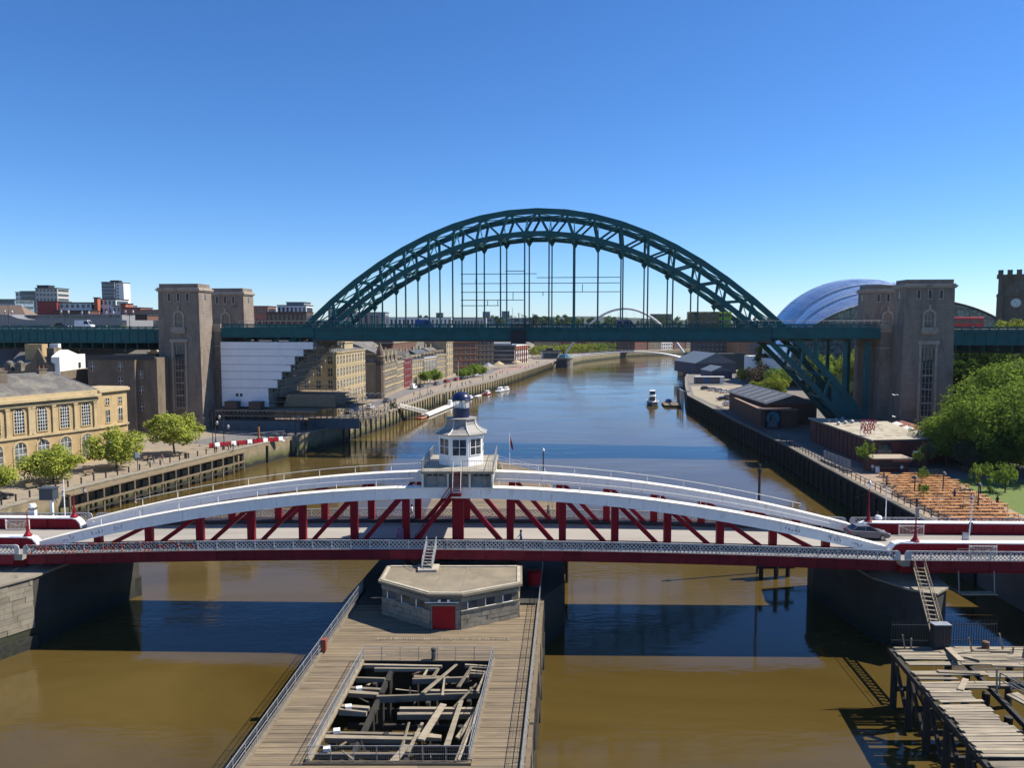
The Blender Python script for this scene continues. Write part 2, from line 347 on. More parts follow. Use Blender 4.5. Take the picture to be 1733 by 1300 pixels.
# lattice parapets and fascia plates, panel by panel
PW = 1.92
lat = MB(); lattice(lat, PW - .10, .80, .40, .075, .02, 0, .12, -PW / 2 + .05)
lat.b(-PW / 2, PW / 2, -.03, .03, .04, .12); lat.b(-PW / 2, PW / 2, -.035, .035, .92, .99); lat.b(-PW / 2, -PW / 2 + .11, -.05, .05, .12, .92)
lat_me = lat.mesh('parapet_panel'); lat_me.materials.append(grey_lattice)
lat2 = lat_me.copy(); lat2.materials.clear()
def yarn(name):
    m, nt, b = _nodes(name); g = _n(nt, 'ShaderNodeNewGeometry'); mp = _n(nt, 'ShaderNodeMapping'); mp.inputs['Scale'].default_value = (1.3, .2, 1.1)
    nt.links.new(g.outputs['Position'], mp.inputs[0]); v = _noise(nt, mp.outputs[0], 1.0, 2, .5)
    r = _n(nt, 'ShaderNodeValToRGB'); r.color_ramp.interpolation = 'CONSTANT'; e = r.color_ramp.elements
    e[0].position = 0; e[0].color = (.42, .42, .41, 1); e[1].position = .36; e[1].color = (.05, .20, .14, 1)
    for p_, c_ in ((.40, (.5, .5, .49, 1)), (.475, (.55, .10, .09, 1)), (.52, (.60, .17, .07, 1)), (.565, (.5, .5, .49, 1)), (.66, (.10, .22, .30, 1))):
        x = e.new(p_); x.color = c_
    nt.links.new(v, r.inputs[0]); nt.links.new(r.outputs[0], b.inputs['Base Color']); b.inputs['Roughness'].default_value = .8; return m
lat2.materials.append(yarn('painted_lattice'))
fas = MB().b(-PW / 2 + .015, PW / 2 - .015, -.06, .06, -.95, 0); fas.b(-PW / 2 + .015, -PW / 2 + .1, -.1, -.06, -.95, 0); fas.b(-PW / 2 + .015, PW / 2 - .015, -.12, -.06, -.05, .02)
fas_me = fas.mesh('fascia_plate'); fas_me.materials.append(red_fascia)
for s_ in (-1, 1):
    for i in range(45):
        x = (i - 22) * PW; y = s_ * 6.55; sl_ = math.atan(-2 * .78 / 43 ** 2 * x)
        me = lat2 if (s_ < 0 and 0 <= i <= 8) else lat_me
        obj('parapet_panel', me, None, sw, (x, y, ZD(x) + .13), (0, -sl_, 0 if s_ < 0 else 0))
        obj('fascia_plate', fas_me, None, sw, (x, y + s_ * .05, ZD(x) + .14), (0, -sl_, 0 if s_ < 0 else math.pi))
# rounded end shrouds of the parapets
for s_ in (-1, 1):
    for sg in (-1, 1):
        x = sg * 43.45; p = MB(); pr = [(0, 0, .04), (.5 * sg, 0, .04), (.5 * sg, 0, .7), (.38 * sg, 0, .92), (.15 * sg, 0, .99), (0, 0, .99)]
        p.ext([(x - .3 * sg + a, s_ * 6.5, ZD(x) + .13 + c) for a, _, c in pr], (0, .08, 0)); obj('parapet_end', p, grey_lattice, sw)
# pivot drum and rack under the bridge
p = MB(); p.lathe([(6.2, 5.2), (6.2, 6.8), (5.6, 6.9), (5.6, 8.1)], 32); obj('pivot_drum', p, dark_iron, sw, smooth=False)
# ---- control cabin over the middle
cb = MB(); ZP = 17.2
cb.b(-3.65, 3.65, -4.9, 4.9, ZP - .28, ZP); cb.b(-3.75, 3.75, -5.0, 5.0, ZP - .12, ZP - .02)
obj('cabin_platform', cb, mat('platform_boards', (.42, .38, .30), .85, .2, 1.5, stain=(.2, .18, .13), ss=.8), sw)
for y in (-4.55, 4.55):
    for x in (-3.5, -.95, 1.25, 3.5):
        pp = [(x - .09, y - .42, 15.4), (x - .09, y + .5, 15.4), (x - .09, y + .35, ZP - .28), (x - .09, y - .3, ZP - .28)]
        obj('platform_bracket', MB().ext(pp, (.18, 0, 0)), cream_paint, sw)
door_m = mat('grey_timber_doors', (.40, .38, .34), .7, .14, 1.2, stain=(.2, .17, .12), stain_lo=.5, ss=1.0)
obj('store_wall', MB().b(-3.45, 3.45, -4.25, 4.25, 15.3, ZP - .281), door_m, sw)
for x0 in (-3.2, -.75, 1.45):
    d = MB(); w_ = 2.0 if x0 != -.75 else 1.9
    d.b(x0, x0 + w_ / 2 - .02, -4.32, -4.25, 15.55, 16.55); d.b(x0 + w_ / 2 + .02, x0 + w_, -4.32, -4.25, 15.55, 16.55)
    dd = obj('store_door', d, door_m, sw); v = MB()
    for i in range(3): v.b(x0 + .12 + i * .6, x0 + .55 + i * .6, -4.31, -4.25, 16.62, 16.84)
    obj('vent_window', v, win, dd)
# platform railing
rl = MB()
for a, c in (((-3.6, -4.85), (-.55, -4.85)), ((.55, -4.85), (3.6, -4.85)), ((3.6, -4.85), (3.6, 4.85)), ((-3.6, -4.85), (-3.6, 4.85)), ((-3.6, 4.85), (3.6, 4.85))):
    a, c = Vector((*a, ZP)), Vector((*c, ZP)); L = (c - a).length; n_ = max(2, int(L / .22))
    rl.tube([a + Vector((0, 0, 1.05)), c + Vector((0, 0, 1.05))], .03, 5); rl.tube([a + Vector((0, 0, .1)), c + Vector((0, 0, .1))], .02, 4)
    for i in range(n_ + 1): q_ = a.lerp(c, i / n_); rl.tube([q_, q_ + Vector((0, 0, 1.05))], .03 if i in (0, n_) else .011, 4)
obj('platform_railing', rl, mat('rail_grey', (.30, .30, .28), .6, .15, 2), sw)
# octagonal cabin
oct_ = lambda r, a0=22.5: [(r * math.cos(R(a0 + 45 * i)), r * math.sin(R(a0 + 45 * i))) for i in range(8)]
cw = obj('cabin_wall', MB().prism(oct_(2.45), ZP, 20.45), white_paint, sw)
for i in range(8):
    a = R(45 * i); ux, uy = math.cos(a), math.sin(a); rr = 2.45 * math.cos(R(22.5)); hw = .70
    wv = MB(); P_ = lambda u, o, z: (ux * (rr + o) - uy * u, uy * (rr + o) + ux * u, z)
    wv.ext([P_(-hw, .012, 18.35), P_(hw, .012, 18.35), P_(hw, .012, 20.0), P_(-hw, .012, 20.0)], (ux * .03, uy * .03, 0)); wo = obj('cabin_window', wv, win, sw)
    fr = MB()
    for u0, u1, z0, z1 in ((-hw - .07, -hw, 18.28, 20.07), (hw, hw + .07, 18.28, 20.07), (-hw, hw, 18.28, 18.35), (-hw, hw, 20.0, 20.07), (-.03, .03, 18.35, 20), (-hw, hw, 19.15, 19.2)):
        fr.ext([P_(u0, .0, z0), P_(u1, .0, z0), P_(u1, .0, z1), P_(u0, .0, z1)], (ux * .07, uy * .07, 0))
    obj('window_frame', fr, white_paint, wo)
lead = mat('lead_grey_roof', (.36, .34, .30), .6, .14, 1.5, stain=(.2, .19, .17), ss=.9)
prof = [(2.85, 20.40), (2.9, 20.5), (2.4, 20.68), (1.95, 20.98), (1.68, 21.4), (1.55, 21.9), (1.72, 21.95), (1.72, 22.05), (.9, 22.1)]
rf = obj('cabin_roof', MB().lathe(prof, 8, rot=R(22.5)), lead, sw)
for i in range(8):
    a = R(22.5 + 45 * i); obj('roof_rib', MB().tube([(r_ * math.cos(a) * 1.01, r_ * math.sin(a) * 1.01, z_ + .03) for r_, z_ in prof[1:6]], .05, 5), cream_paint, rf)
blue_p = mat('deep_blue_paint', (.016, .026, .085), .3, .12, 1.5)
obj('lantern_drum', MB().lathe([(.86, 22.05), (.86, 23.0), (.92, 23.02), (.92, 23.1)], 24), blue_p, sw, smooth=False)
lg = obj('lantern_glazing', MB().lathe([(.82, 23.1), (.82, 23.95)], 16), clear_glass(), sw)
bars = MB()
for i in range(8): a = R(45 * i); bars.tube([(.83 * math.cos(a), .83 * math.sin(a), 23.1), (.83 * math.cos(a), .83 * math.sin(a), 23.95)], .03, 4)
obj('glazing_bar', bars, cream_paint, lg); obj('lamp', MB().lathe([(.2, 23.1), (.25, 23.4), (.2, 23.7), (.05, 23.8)], 10), white_paint, lg)
obj('lantern_dome', MB().lathe([(1.0, 23.9), (1.04, 23.98)] + [(1.02 * math.cos(R(t)), 24.0 + .82 * math.sin(R(t))) for t in range(0, 90, 12)] + [(.08, 24.84), (.06, 25.0), (.02, 25.05)], 24), blue_p, sw, smooth=True)
# stairs up to the cabin: long flight beside the truss, then a short steep one to the platform
def stair(name, p, q, w, n, m, parent, side, rails=True, m2=None):
    """p,q bottom and top of the flight; side = unit vector across it"""
    p, q, sd = Vector(p), Vector(q), Vector(side); mb = MB(); run = (q - p)
    for s_ in (-1, 1): mb.bar(p + sd * s_ * w / 2, q + sd * s_ * w / 2, .06, .26)
    hd = Vector((run.x, run.y, 0)).normalized()
    st = obj(name, mb, m, parent)
    for i in range(n):
        c = p + run * (i + .5) / n; t_ = MB(); t_.ext([c - hd * .13 - sd * (w / 2 - .03), c + hd * .13 - sd * (w / 2 - .03), c + hd * .13 + sd * (w / 2 - .03), c - hd * .13 + sd * (w / 2 - .03)], (0, 0, .05))
        obj('tread', t_, m, st)
    if rails:
        rl = MB()
        for s_ in (-1, 1):
            o = sd * s_ * w / 2; z = Vector((0, 0, .95)); rl.tube([p + o + z, q + o + z], .03, 5); rl.tube([p + o + z * .5, q + o + z * .5], .02, 4)
            for i in range(5): c = p + run * i / 4 + o; rl.tube([c, c + z], .025, 4)
        obj('stair_rail', rl, m2 or m, st)
    return st
stair('cabin_stair', (-4.3, -5.35, ZD(0) + .13), (-.6, -5.35, 14.9), .8, 18, red_paint, sw, (0, 1, 0))
obj('stair_landing', MB().b(-.75, .45, -5.8, -4.9, 14.82, 14.95), red_paint, sw)
stair('upper_stair', (0, -5.75, 14.95), (0, -4.95, ZP), .8, 9, bright_red, sw, (1, 0, 0), m2=cream_paint)
# ladder from the footway down to the pier house roof
stair('service_stair', (-2.6, -9.0, 8.35), (-2.4, -6.75, 10.1), .95, 8, galv, sw, (1, .0, 0))
# marks sprayed on the ends of the chord
gr = MB(); random.seed(3)
for x0, n_ in ((-37.5, 4), (-35.2, 3), (37.2, 5), (39.6, 4), (33.0, 5), (-40.5, 4)):
    for i in range(n_):
        x = x0 + i * .32; zc = (ZT(x) + chord_bot(x)) / 2
        gr.tube([(x + random.uniform(-.15, .15), -4.765, zc + random.uniform(-.25, .25)) for _ in range(4)], .022, 4)
obj('graffiti_tag', gr, mat('graffiti_ink', (.03, .05, .12), .7), sw)
# scoreboard box on the road side post
obj('control_box', MB().b(-6.2, -5.5, -4.9, -4.55, ZD(6) + .13, ZD(6) + 1.75), mat('sticker_box', (.28, .12, .2), .6, .6, 6), sw)

# ------------------------------------------------------------------ fixed approach spans
def approach(sg, label, L):
    t = thing('approach_span', label, 'bridge span', (-5.4, 81.2, 0), R(-1.3))
    x0 = 43.75; z = ZD(43.2)
    def B(mb, a, c, y0, y1, z0, z1): aa, cc = sorted((sg * a, sg * c)); return mb.b(aa, cc, y0, y1, z0, z1)
    obj('roadway', B(MB(), x0 - .35, x0 + L, -3.4, 3.4, z - .5, z + .0), asphalt, t)
    for s_ in (-1, 1):
        y0, y1 = sorted((s_ * 4.5, s_ * 6.55)); obj('footway', B(MB(), x0, x0 + L, y0, y1, z - .45, z + .13), footway_m, t)
        # heavy plate girder parapet beside the road: red web, white rounded top and end
        w = MB(); B(w, x0 + .9, x0 + L, s_ * 3.9 - .3, s_ * 3.9 + .3, z - .9, z + 1.2)
        for k in range(int(L / 2.2)): B(w, x0 + 1.6 + k * 2.2, x0 + 1.72 + k * 2.2, s_ * 3.9 - .36, s_ * 3.9 + .36, z - .2, z + 1.2)
        pr = [(0, -.9), (-.55, -.9), (-.95, -.2), (-.85, .6), (-.5, 1.05), (0, 1.2)]
        w.ext([(sg * (x0 + .9 + a), s_ * 3.9 - .3, z + b_) for a, b_ in pr], (0, .6, 0))
        g = obj('plate_girder', w, red_paint, t)
        c = MB(); B(c, x0 + .9, x0 + L, s_ * 3.9 - .46, s_ * 3.9 + .46, z + 1.204, z + 1.31)
        pr2 = [(0, 1.204), (-.5, 1.06), (-.86, .6), (-.98, .1), (-1.1, .1), (-1.0, .68), (-.58, 1.16), (0, 1.31)]
        c.ext([(sg * (x0 + .9 + a), s_ * 3.9 - .46, z + b_) for a, b_ in pr2], (0, .92, 0)); obj('girder_cap', c, white_paint, g)
        n_ = int(L / PW)
        for i in range(n_):
            x = sg * (x0 + .8 + PW / 2 + i * PW)
            obj('parapet_panel', lat2 if (sg > 0 and s_ > 0 and i > 4) else lat_me, None, t, (x, s_ * 6.55, z + .13)); obj('fascia_plate', fas_me, None, t, (x, s_ * 6.6, z + .14), (0, 0, 0 if s_ < 0 else math.pi))
        p = MB(); e = [(0, .04), (-.5, .04), (-.5, .7), (-.38, .92), (-.15, .99), (0, .99)]
        p.ext([(sg * (x0 + .8 + a), s_ * 6.5, z + .13 + b_) for a, b_ in e], (0, .08, 0)); obj('parapet_end', p, grey_lattice, t)
        obj('main_girder', B(MB(), x0 + .3, x0 + L, s_ * 5.2 - .3, s_ * 5.2 + .3, z - 1.4, z - .46), red_paint, t)
    obj('deck_soffit', B(MB(), x0, x0 + L, -3.3, 3.3, z - 1.1, z - .505), dark_iron, t)
    return t
ap_l = approach(-1, 'fixed approach span with red plate girders left of the swing bridge', 24)
ap_r = approach(1, 'fixed approach span with red plate girders right of the swing bridge', 40)
# mesh safety gates between girder and road
def bridge_pt(x, y, z=0): a = R(-1.3); return (-5.4 + x * math.cos(a) - y * math.sin(a), 81.2 + x * math.sin(a) + y * math.cos(a), z)
def road_gate(x, y, label, L=2.7):
    t = thing('road_gate', label, 'gate', bridge_pt(x, y, ZD(43.2)), R(-1.3), 'road closing gates')
    f = MB(); f.bar((-L / 2, 0, 1.1), (L / 2, 0, 1.1), .06, .06); f.bar((-L / 2, 0, .12), (L / 2, 0, .12), .06, .06); f.bar((-L / 2, 0, .1), (-L / 2, 0, 1.2), .07, .07); f.bar((L / 2, 0, .1), (L / 2, 0, 1.2), .07, .07)
    obj('gate_frame', f, cream_paint, t); w = MB()
    for i in range(18): w.bar((-L / 2 + L * (i + .5) / 18, 0, .12), (-L / 2 + L * (i + .5) / 18, 0, 1.1), .02, .02)
    obj('gate_bars', w, cream_paint, t); obj('gate_brace', MB().bar((-L / 2, -.05, 1.1), (0, -.05, .5), .05, .05).bar((0, -.05, .5), (L / 2, -.05, 1.1), .05, .05), cream_paint, t)
road_gate(49.3, 2.95, 'white barred road gate folded against the far right red girder')
road_gate(-50.6, 3.0, 'white barred road gate folded against the far left red girder')
road_gate(52.6, -4.75, 'white barred road gate folded against the near right red girder')
# cone-footed red lamp posts on the girder ends
def red_lamp(x, y, label, lamp=True, arms=False):
    t = thing('bridge_lamp_post', label, 'lamp post', bridge_pt(x, y, ZD(43.2) + 1.31), 0, 'red lamp posts on the bridge ends')
    obj('base_cone', MB().lathe([(.42, 0), (.42, .1), (.32, .2), (.2, .42), (.17, .5), (.13, .8), (.17, .85), (.09, 1.2), (.065, 1.9)], 14), lamp_red, t, smooth=False)
    if not lamp: obj('finial', MB().lathe([(.065, 1.9), (.03, 2.6), (.01, 2.75)], 8), lamp_red, t); return
    obj('column', MB().lathe([(.065, 1.9), (.06, 3.3), (.13, 3.34), (.13, 3.4), (.06, 3.44), (.05, 3.7)], 10), lamp_red, t)
    if arms:
        a = MB()
        for s_ in (-1, 1): a.tube([(0, 0, 3.2), (s_ * .35, 0, 3.35), (s_ * .55, 0, 3.55)], .035, 5)
        obj('arm', a, galv, t); obj('signal_head', MB().c(0, -.15, 2.6, .28, .2, .9), galv, t); obj('finial', MB().lathe([(.05, 3.7), (.12, 3.9), (.12, 4.4), (.02, 4.5)], 8), dark_iron, t)
    else:
        h = obj('lantern', MB().lathe([(.06, 3.7), (.2, 3.85), (.26, 4.25), (.28, 4.3)], 8), clear_glass(), t); obj('lantern_cap', MB().lathe([(.3, 4.3), (.16, 4.5), (.04, 4.6), (.02, 4.8)], 8), galv, h)
red_lamp(-44.8, -3.9, 'red spiked lamp base on the near left girder end', False)
red_lamp(-44.6, 3.9, 'red spiked lamp base on the far left girder end', False)
red_lamp(45.0, 3.9, 'red lamp post with pale lantern behind the grey car')
red_lamp(46.3, -3.9, 'red post with signal arms on the near right girder end', True, True)
# plain pale poles and signs on the approaches
def pole(x, y, h, label, z=None, r=.07):
    p = thing('pale_pole', label, 'pole', bridge_pt(x, y, ZD(43) + .13), 0, 'pale poles on the bridge')
    obj('shaft', MB().tube([(0, 0, 0), (0, 0, h)], r, 8, r * .6), white_paint, p); obj('base_plate', MB().lathe([(.18, 0), (.18, .06), (.1, .15)], 10), galv, p); return p
pole(-46.6, 5.4, 5.2, 'tall thin white pole beside the left approach footway')
pole(47.5, 5.2, 4.9, 'tall pale pole by the lattice parapet behind the car')
q = pole(52.0, -3.1, 5.6, 'leaning pale pole with traffic signal on the right approach'); q.rotation_euler = (0, R(4), 0)
obj('signal_head', MB().c(.12, .1, 2.0, .3, .25, .95), dark_iron, q); obj('sign_box', MB().c(-.4, 0, 1.0, .5, .2, .9), galv, q)
def cabinet(x, y, label, hs=1.5, cap=True):
    t = thing('signal_cabinet', label, 'cabinet', bridge_pt(x, y, ZD(43) + .13)); obj('body', MB().c(0, 0, 0, .7, .5, hs), white_paint, t)
    if cap: obj('hood', MB().c(0, 0, hs, .8, .6, .12), dark_iron, t); obj('dish', MB().lathe([(.3, 0), (.42, .25), (.3, .55)], 10, (0, 0, hs + .12)), white_paint, t)
cabinet(-50.5, 5.6, 'white signal post with dark hood by the left lattice', 1.6)
cabinet(-46.0, 5.2, 'small red and white marker box on the left footway', .9, False)
cabinet(46.6, 5.0, 'white domed cabinet beside the far right parapet', .9)
# the wooden notice hut on the quay side of the left approach
t = thing('lookout_box', 'dark blue lookout box on a post behind the left parapet', 'lookout box', bridge_pt(-49.8, 7.6, 9.6)); obj('cabin', MB().c(0, 0, 1.6, 1.6, 1.2, 1.3).c(0, 0, 2.9, 1.8, 1.4, .12), mat('slate_blue', (.05, .065, .08), .6), t); obj('stem', MB().c(.3, 0, -9, .3, .3, 10.6), white_paint, t)
# ------------------------------------------------------------------ stone piers at the ends of the swing span
def block_wall(t, a, c, z0, z1, bh, bw, m, seed, out):
    """individual stones laid in courses on the face a-c"""
    rnd = random.Random(seed); a, c = Vector((*a, 0)), Vector((*c, 0)); d = (c - a); L = d.length; d.normalize(); n = Vector(out).normalized()
    z = z0; row = 0
    while z < z1 - .05:
        h = min(bh * rnd.uniform(.9, 1.1), z1 - z); x = -bw * (.5 if row % 2 else 0)
        while x < L:
            w = bw * rnd.uniform(.75, 1.3); x0, x1 = max(0, x), min(L, x + w)
            if x1 - x0 > .12:
                p = a + d * (x0 + .015); q = a + d * (x1 - .015); dp = rnd.uniform(.05, .11)
                obj('stone', MB().ext([p + Vector((0, 0, z + .015)), q + Vector((0, 0, z + .015)), q + Vector((0, 0, z + h - .015)), p + Vector((0, 0, z + h - .015))], n * dp), m, t)
            x += w
        z += h; row += 1
weedy_shaded = wallmat('weedy_shaded_pier_stone', (.06, .056, .046), 1.3, .5, .5, .25, .02, stain=(.04, .04, .036), weed=(.03, .036, .016))  # weed growth, plus the bridge's shade put into the dark stone colour
t = thing('stone_pier', 'pale stone river pier carrying the left end of the swing bridge', 'bridge pier')
obj('pier_body', MB().prism([(-66, 60.5), (-53.5, 63.6), (-47.3, 74), (-46.0, 80), (-44.0, 88.6), (-46.5, 91.5), (-66, 91.5)], -1, 7.0), weedy_shaded, t)
block_wall(t, (-53.5, 63.6), (-47.3, 74), 2.0, 6.95, .56, 1.5, stone_block, 4, (.81, -.585, 0)); block_wall(t, (-62, 61.5), (-53.5, 63.6), 1.2, 6.95, .56, 1.5, stone_block, 6, (.2, -1, 0))
obj('pier_top', MB().prism([(-66, 60.2), (-53.4, 63.3), (-47.05, 73.9), (-45.9, 79), (-66, 79)], 7.004, 7.2), stone_block, t)
wd = mat('bladder_weed', (.03, .032, .024), .7, .5, 2.5, bump=1, bs=3)
obj('weed_skirt', MB().prism([(-66, 60.1), (-53.4, 63.2), (-47.0, 73.9), (-47.5, 75), (-54, 66), (-66, 63)], -.5, 1.25), wd, t)
obj('weed_skirt', MB().prism([(-44.8, 87), (-43.7, 88.5), (-46.3, 91.9), (-48, 91.9), (-47, 87)], -.5, 2.2), wd, t)
t = thing('stone_pier', 'dark stone river pier carrying the right end of the swing bridge', 'bridge pier')
obj('pier_body', MB().prism([(36.2, 92), (35.3, 88), (36.5, 76), (38.3, 72.6), (40.3, 71.2), (42.3, 73), (43.2, 78), (43.2, 92)], -1, 6.3), weedy_shaded, t)
obj('pier_top', MB().prism([(36.0, 92), (35.1, 88), (36.3, 75.9), (38.2, 72.4), (40.3, 71.0), (42.5, 72.9), (43.4, 78), (43.4, 92)], 6.304, 6.5), stone_block, t)
t = thing('stone_pier', 'far stone pier of the right approach in deep shade', 'bridge pier')
obj('pier_body', MB().prism([(79, 79), (100, 78), (100, 96), (79, 94)], -1, 7.0), weedy_shaded, t)
t = thing('fender_posts', 'dark timber fender cluster under the right end of the swing bridge', 'fender')
for x, y in ((31.5, 95), (33.2, 94.4), (35, 95.3)): obj('pile', MB().tube([(x, y, -1), (x, y, 4.4)], .3, 8), timber_dark, t)
obj('waling', MB().bar((30.8, 94.6, 3.2), (35.6, 94.8, 3.2), .3, .35).bar((30.8, 94.6, 1.4), (35.6, 94.8, 1.4), .3, .35), timber_dark, t)
# loose ladder boards at the left pier
t = thing('gangplank', 'pale plank on red trestle under the left approach', 'plank', (-50.6, 71.6, 7.2)); obj('board', MB().bar((-1.5, 0, .7), (1.1, .3, 1.7), .35, .07), timber_pale, t)
for dx in (.1, .5): obj('trestle_leg', MB().tube([(dx, .1, 0), (dx + .12, .12, 1.35)], .035, 5), mat('orange_pole', (.45, .12, .03)), t)

# ------------------------------------------------------------------ island jetty of the swing bridge
JZ = 5.0
jl = lambda y: -16.6 + (y - 44.8) * .0502; jr = lambda y: .8 + (y - 44.8) * .0722     # left and right edge
pl = lambda y: -12.3 + (y - 45.5) * .0426 - .1; pr_ = lambda y: -2.9 + (y - 45.5) * .078 + .1
PY0, PY1 = 45.4, 59.7
jt = thing('timber_jetty', 'long planked timber jetty on the island below the swing bridge', 'jetty')
rnd = random.Random(11); y = 38.5; n_pl = 0; rest = MB()
def plank(x0, x1, y0, y1, jz):
    global n_pl
    p = MB(); dz = rnd.uniform(-.012, .012); a = rnd.uniform(-.006, .006)
    v = [(x0, y0, dz), (x1, y0 + a, dz), (x1, y1 + a, dz), (x0, y1, dz)]
    if n_pl < 290: p.ext([(q[0], q[1], JZ + q[2] - .07) for q in v], (0, 0, .07)); obj('plank', p, timber, jt)
    else: rest.ext([(q[0], q[1], JZ + q[2] - .07) for q in v], (0, 0, .07))
    n_pl += 1
while y < 76:
    w = rnd.uniform(.24, .29); y1 = y + w - .022
    if y < PY0 - .05 or y > PY1:
        cut = jl(y) + rnd.uniform(5, 12); plank(jl(y) + rnd.uniform(0, .08), cut, y, y1, 0); plank(cut + .02, jr(y) - rnd.uniform(0, .08), y, y1, 0)
    else:
        plank(jl(y) + rnd.uniform(0, .08), pl(y), y, y1, 0); plank(pr_(y), jr(y) - rnd.uniform(0, .08), y, y1, 0)
    y += w
o = obj('plank_rows', rest, timber, jt); o['kind'] = 'stuff'
# beams, fascia and piles
fr = MB()
for a, c in ((38.5, PY0 - .4), (PY1 + .3, 76)): fr.add([(jl(a) + .1, a, JZ - .1), (jr(a) - .1, a, JZ - .1), (jr(c) - .1, c, JZ - .1), (jl(c) + .1, c, JZ - .1)], [(0, 1, 2, 3)]); fr.add([(jl(a) + .1, a, JZ - .4), (jr(a) - .1, a, JZ - .4), (jr(c) - .1, c, JZ - .4), (jl(c) + .1, c, JZ - .4)], [(3, 2, 1, 0)])
for f0, f1 in ((jl, lambda q: pl(q) - .1), (lambda q: pr_(q) + .1, jr)): fr.ext([(f0(PY0 - .5) + .1, PY0 - .5, JZ - .4), (f1(PY0 - .5) - .1, PY0 - .5, JZ - .4), (f1(PY1 + .4) - .1, PY1 + .4, JZ - .4), (f0(PY1 + .4) + .1, PY1 + .4, JZ - .4)], (0, 0, .3))
obj('deck_underlay', fr, timber_dark, jt)
for f, s_ in ((jl, -1), (jr, 1)):
    obj('edge_beam', MB().bar((f(38) + s_ * .12, 38, JZ - .2), (f(76) + s_ * .12, 76, JZ - .2), .3, .42), timber, jt)
    obj('lower_waling', MB().bar((f(38) + s_ * .25, 38, 1.9), (f(90) + s_ * .25, 90, 1.9), .3, .4), timber_dark, jt)
    yy = 38.6
    while yy < 92: obj('pile', MB().tube([(f(yy) + s_ * rnd.uniform(.15, .4), yy, -1.5), (f(yy) + s_ * .15, yy, JZ - .15 + (rnd.uniform(0, .2) if yy < 76 else 0))], .17, 7), timber_dark if rnd.random() < .6 else timber, jt); yy += 1.9
    yy = 39.5
    while yy < 90: obj('cross_brace', MB().bar((f(yy) + s_ * .05, yy, .3), (f(yy + 2.6) + s_ * .05, yy + 2.6, JZ - .5), .14, .26), timber_dark, jt); yy += 3.8
obj('kerb_timber', MB().bar((jl(38) + .2, 38, JZ + .1), (jl(76) + .2, 76, JZ + .1), .22, .2), timber_pale, jt)
obj('kerb_timber', MB().bar((jr(38) - .2, 38, JZ + .1), (jr(76) - .2, 76, JZ + .1), .22, .2), timber_pale, jt)
obj('pier_core', MB().prism([(-15.2, 72), (2.2, 72), (5.5, 78), (6, 92), (-3, 100), (-14, 96), (-15.6, 80)], -1.5, 5.2), weedy_shaded, jt)
# downstream half of the jetty behind the bridge
jd = thing('timber_jetty', 'downstream end of the island jetty seen beyond the white chords', 'jetty')
po = [(-13.2, 92), (6.2, 92), (7.0, 118), (6.0, 138), (-2.6, 150), (-5.5, 148), (-12, 120)]
obj('deck', MB().prism(po, JZ - .5, JZ - .06), timber, jd)
yy = 92.2
while yy < 143: w = .55; obj('plank', MB().b(-12.4 + max(0, yy - 120) * .24, min(6.4, 6.4 - max(0, yy - 138) * 1.1), yy, yy + w - .03, JZ - .055, JZ), timber, jd); yy += w * 1.02
for i in range(14): yv = 93 + i * 3.4; xr = 6.6 if yv < 134 else 5.5; obj('pile', MB().tube([(xr + .2, yv, -1), (xr + .2, yv, JZ)], .2, 7), timber_dark, jd)
def railing(name, label, pts, h=1.1, sp=1.9, mesh=True, m=galv, group=None, rails=(1, .52), cat='railing', r=.024, infill=.13):
    t = thing(name, label, cat, group=group); rm = MB(); im = MB(); k = 0
    for a, c in zip(pts, pts[1:]):
        a, c = Vector(a), Vector(c); L = (c - a).length; n_ = max(1, round(L / sp))
        for f in rails: rm.tube([a + Vector((0, 0, h * f)), c + Vector((0, 0, h * f))], r, 5)
        for i in range(n_ + 1):
            if i == n_ and (a, c) and pts[-1] != tuple(c): continue
            p = a.lerp(c, i / n_); obj('post', MB().tube([p, p + Vector((0, 0, h))], r * 1.15, 5), m, t)
        if mesh:
            ni = int(L / infill)
            for i in range(1, ni): p = a.lerp(c, i / ni); im.tube([p + Vector((0, 0, .08)), p + Vector((0, 0, h))], .006, 3, cap=False)
            for q in (.12, .3, .75, .9): im.tube([a + Vector((0, 0, h * q)), c + Vector((0, 0, h * q))], .006, 3, cap=False)
    obj('rail', rm, m, t)
    if mesh: obj('mesh_infill', im, m, t)
    return t
railing('jetty_railing', 'galvanised mesh railing along the left edge of the planked jetty', [(jl(38) + .12, 38, JZ + .2), (jl(75.3) + .12, 75.3, JZ + .2)])
railing('jetty_railing', 'galvanised mesh railing along the right edge of the planked jetty', [(jr(38) - .12, 38, JZ + .2), (jr(83) - .12, 83, JZ + .2)])
railing('pit_railing', 'galvanised mesh railing all round the open pit in the jetty', [(pl(PY0) - .15, PY0 - .1, JZ + .02), (pl(PY1) - .15, PY1 + .1, JZ + .02), (pr_(PY1) + .15, PY1 + .1, JZ + .02), (pr_(PY0) + .15, PY0 - .1, JZ + .02), (pl(PY0) - .15, PY0 - .1, JZ + .02)], sp=1.5)
railing('jetty_railing', 'pale railing round the downstream end of the island jetty', [(6.2, 95, JZ), (6.6, 118, JZ), (5.8, 137, JZ), (-2.6, 149, JZ), (-5.2, 147.5, JZ)], mesh=False, m=white_paint, sp=2.4)
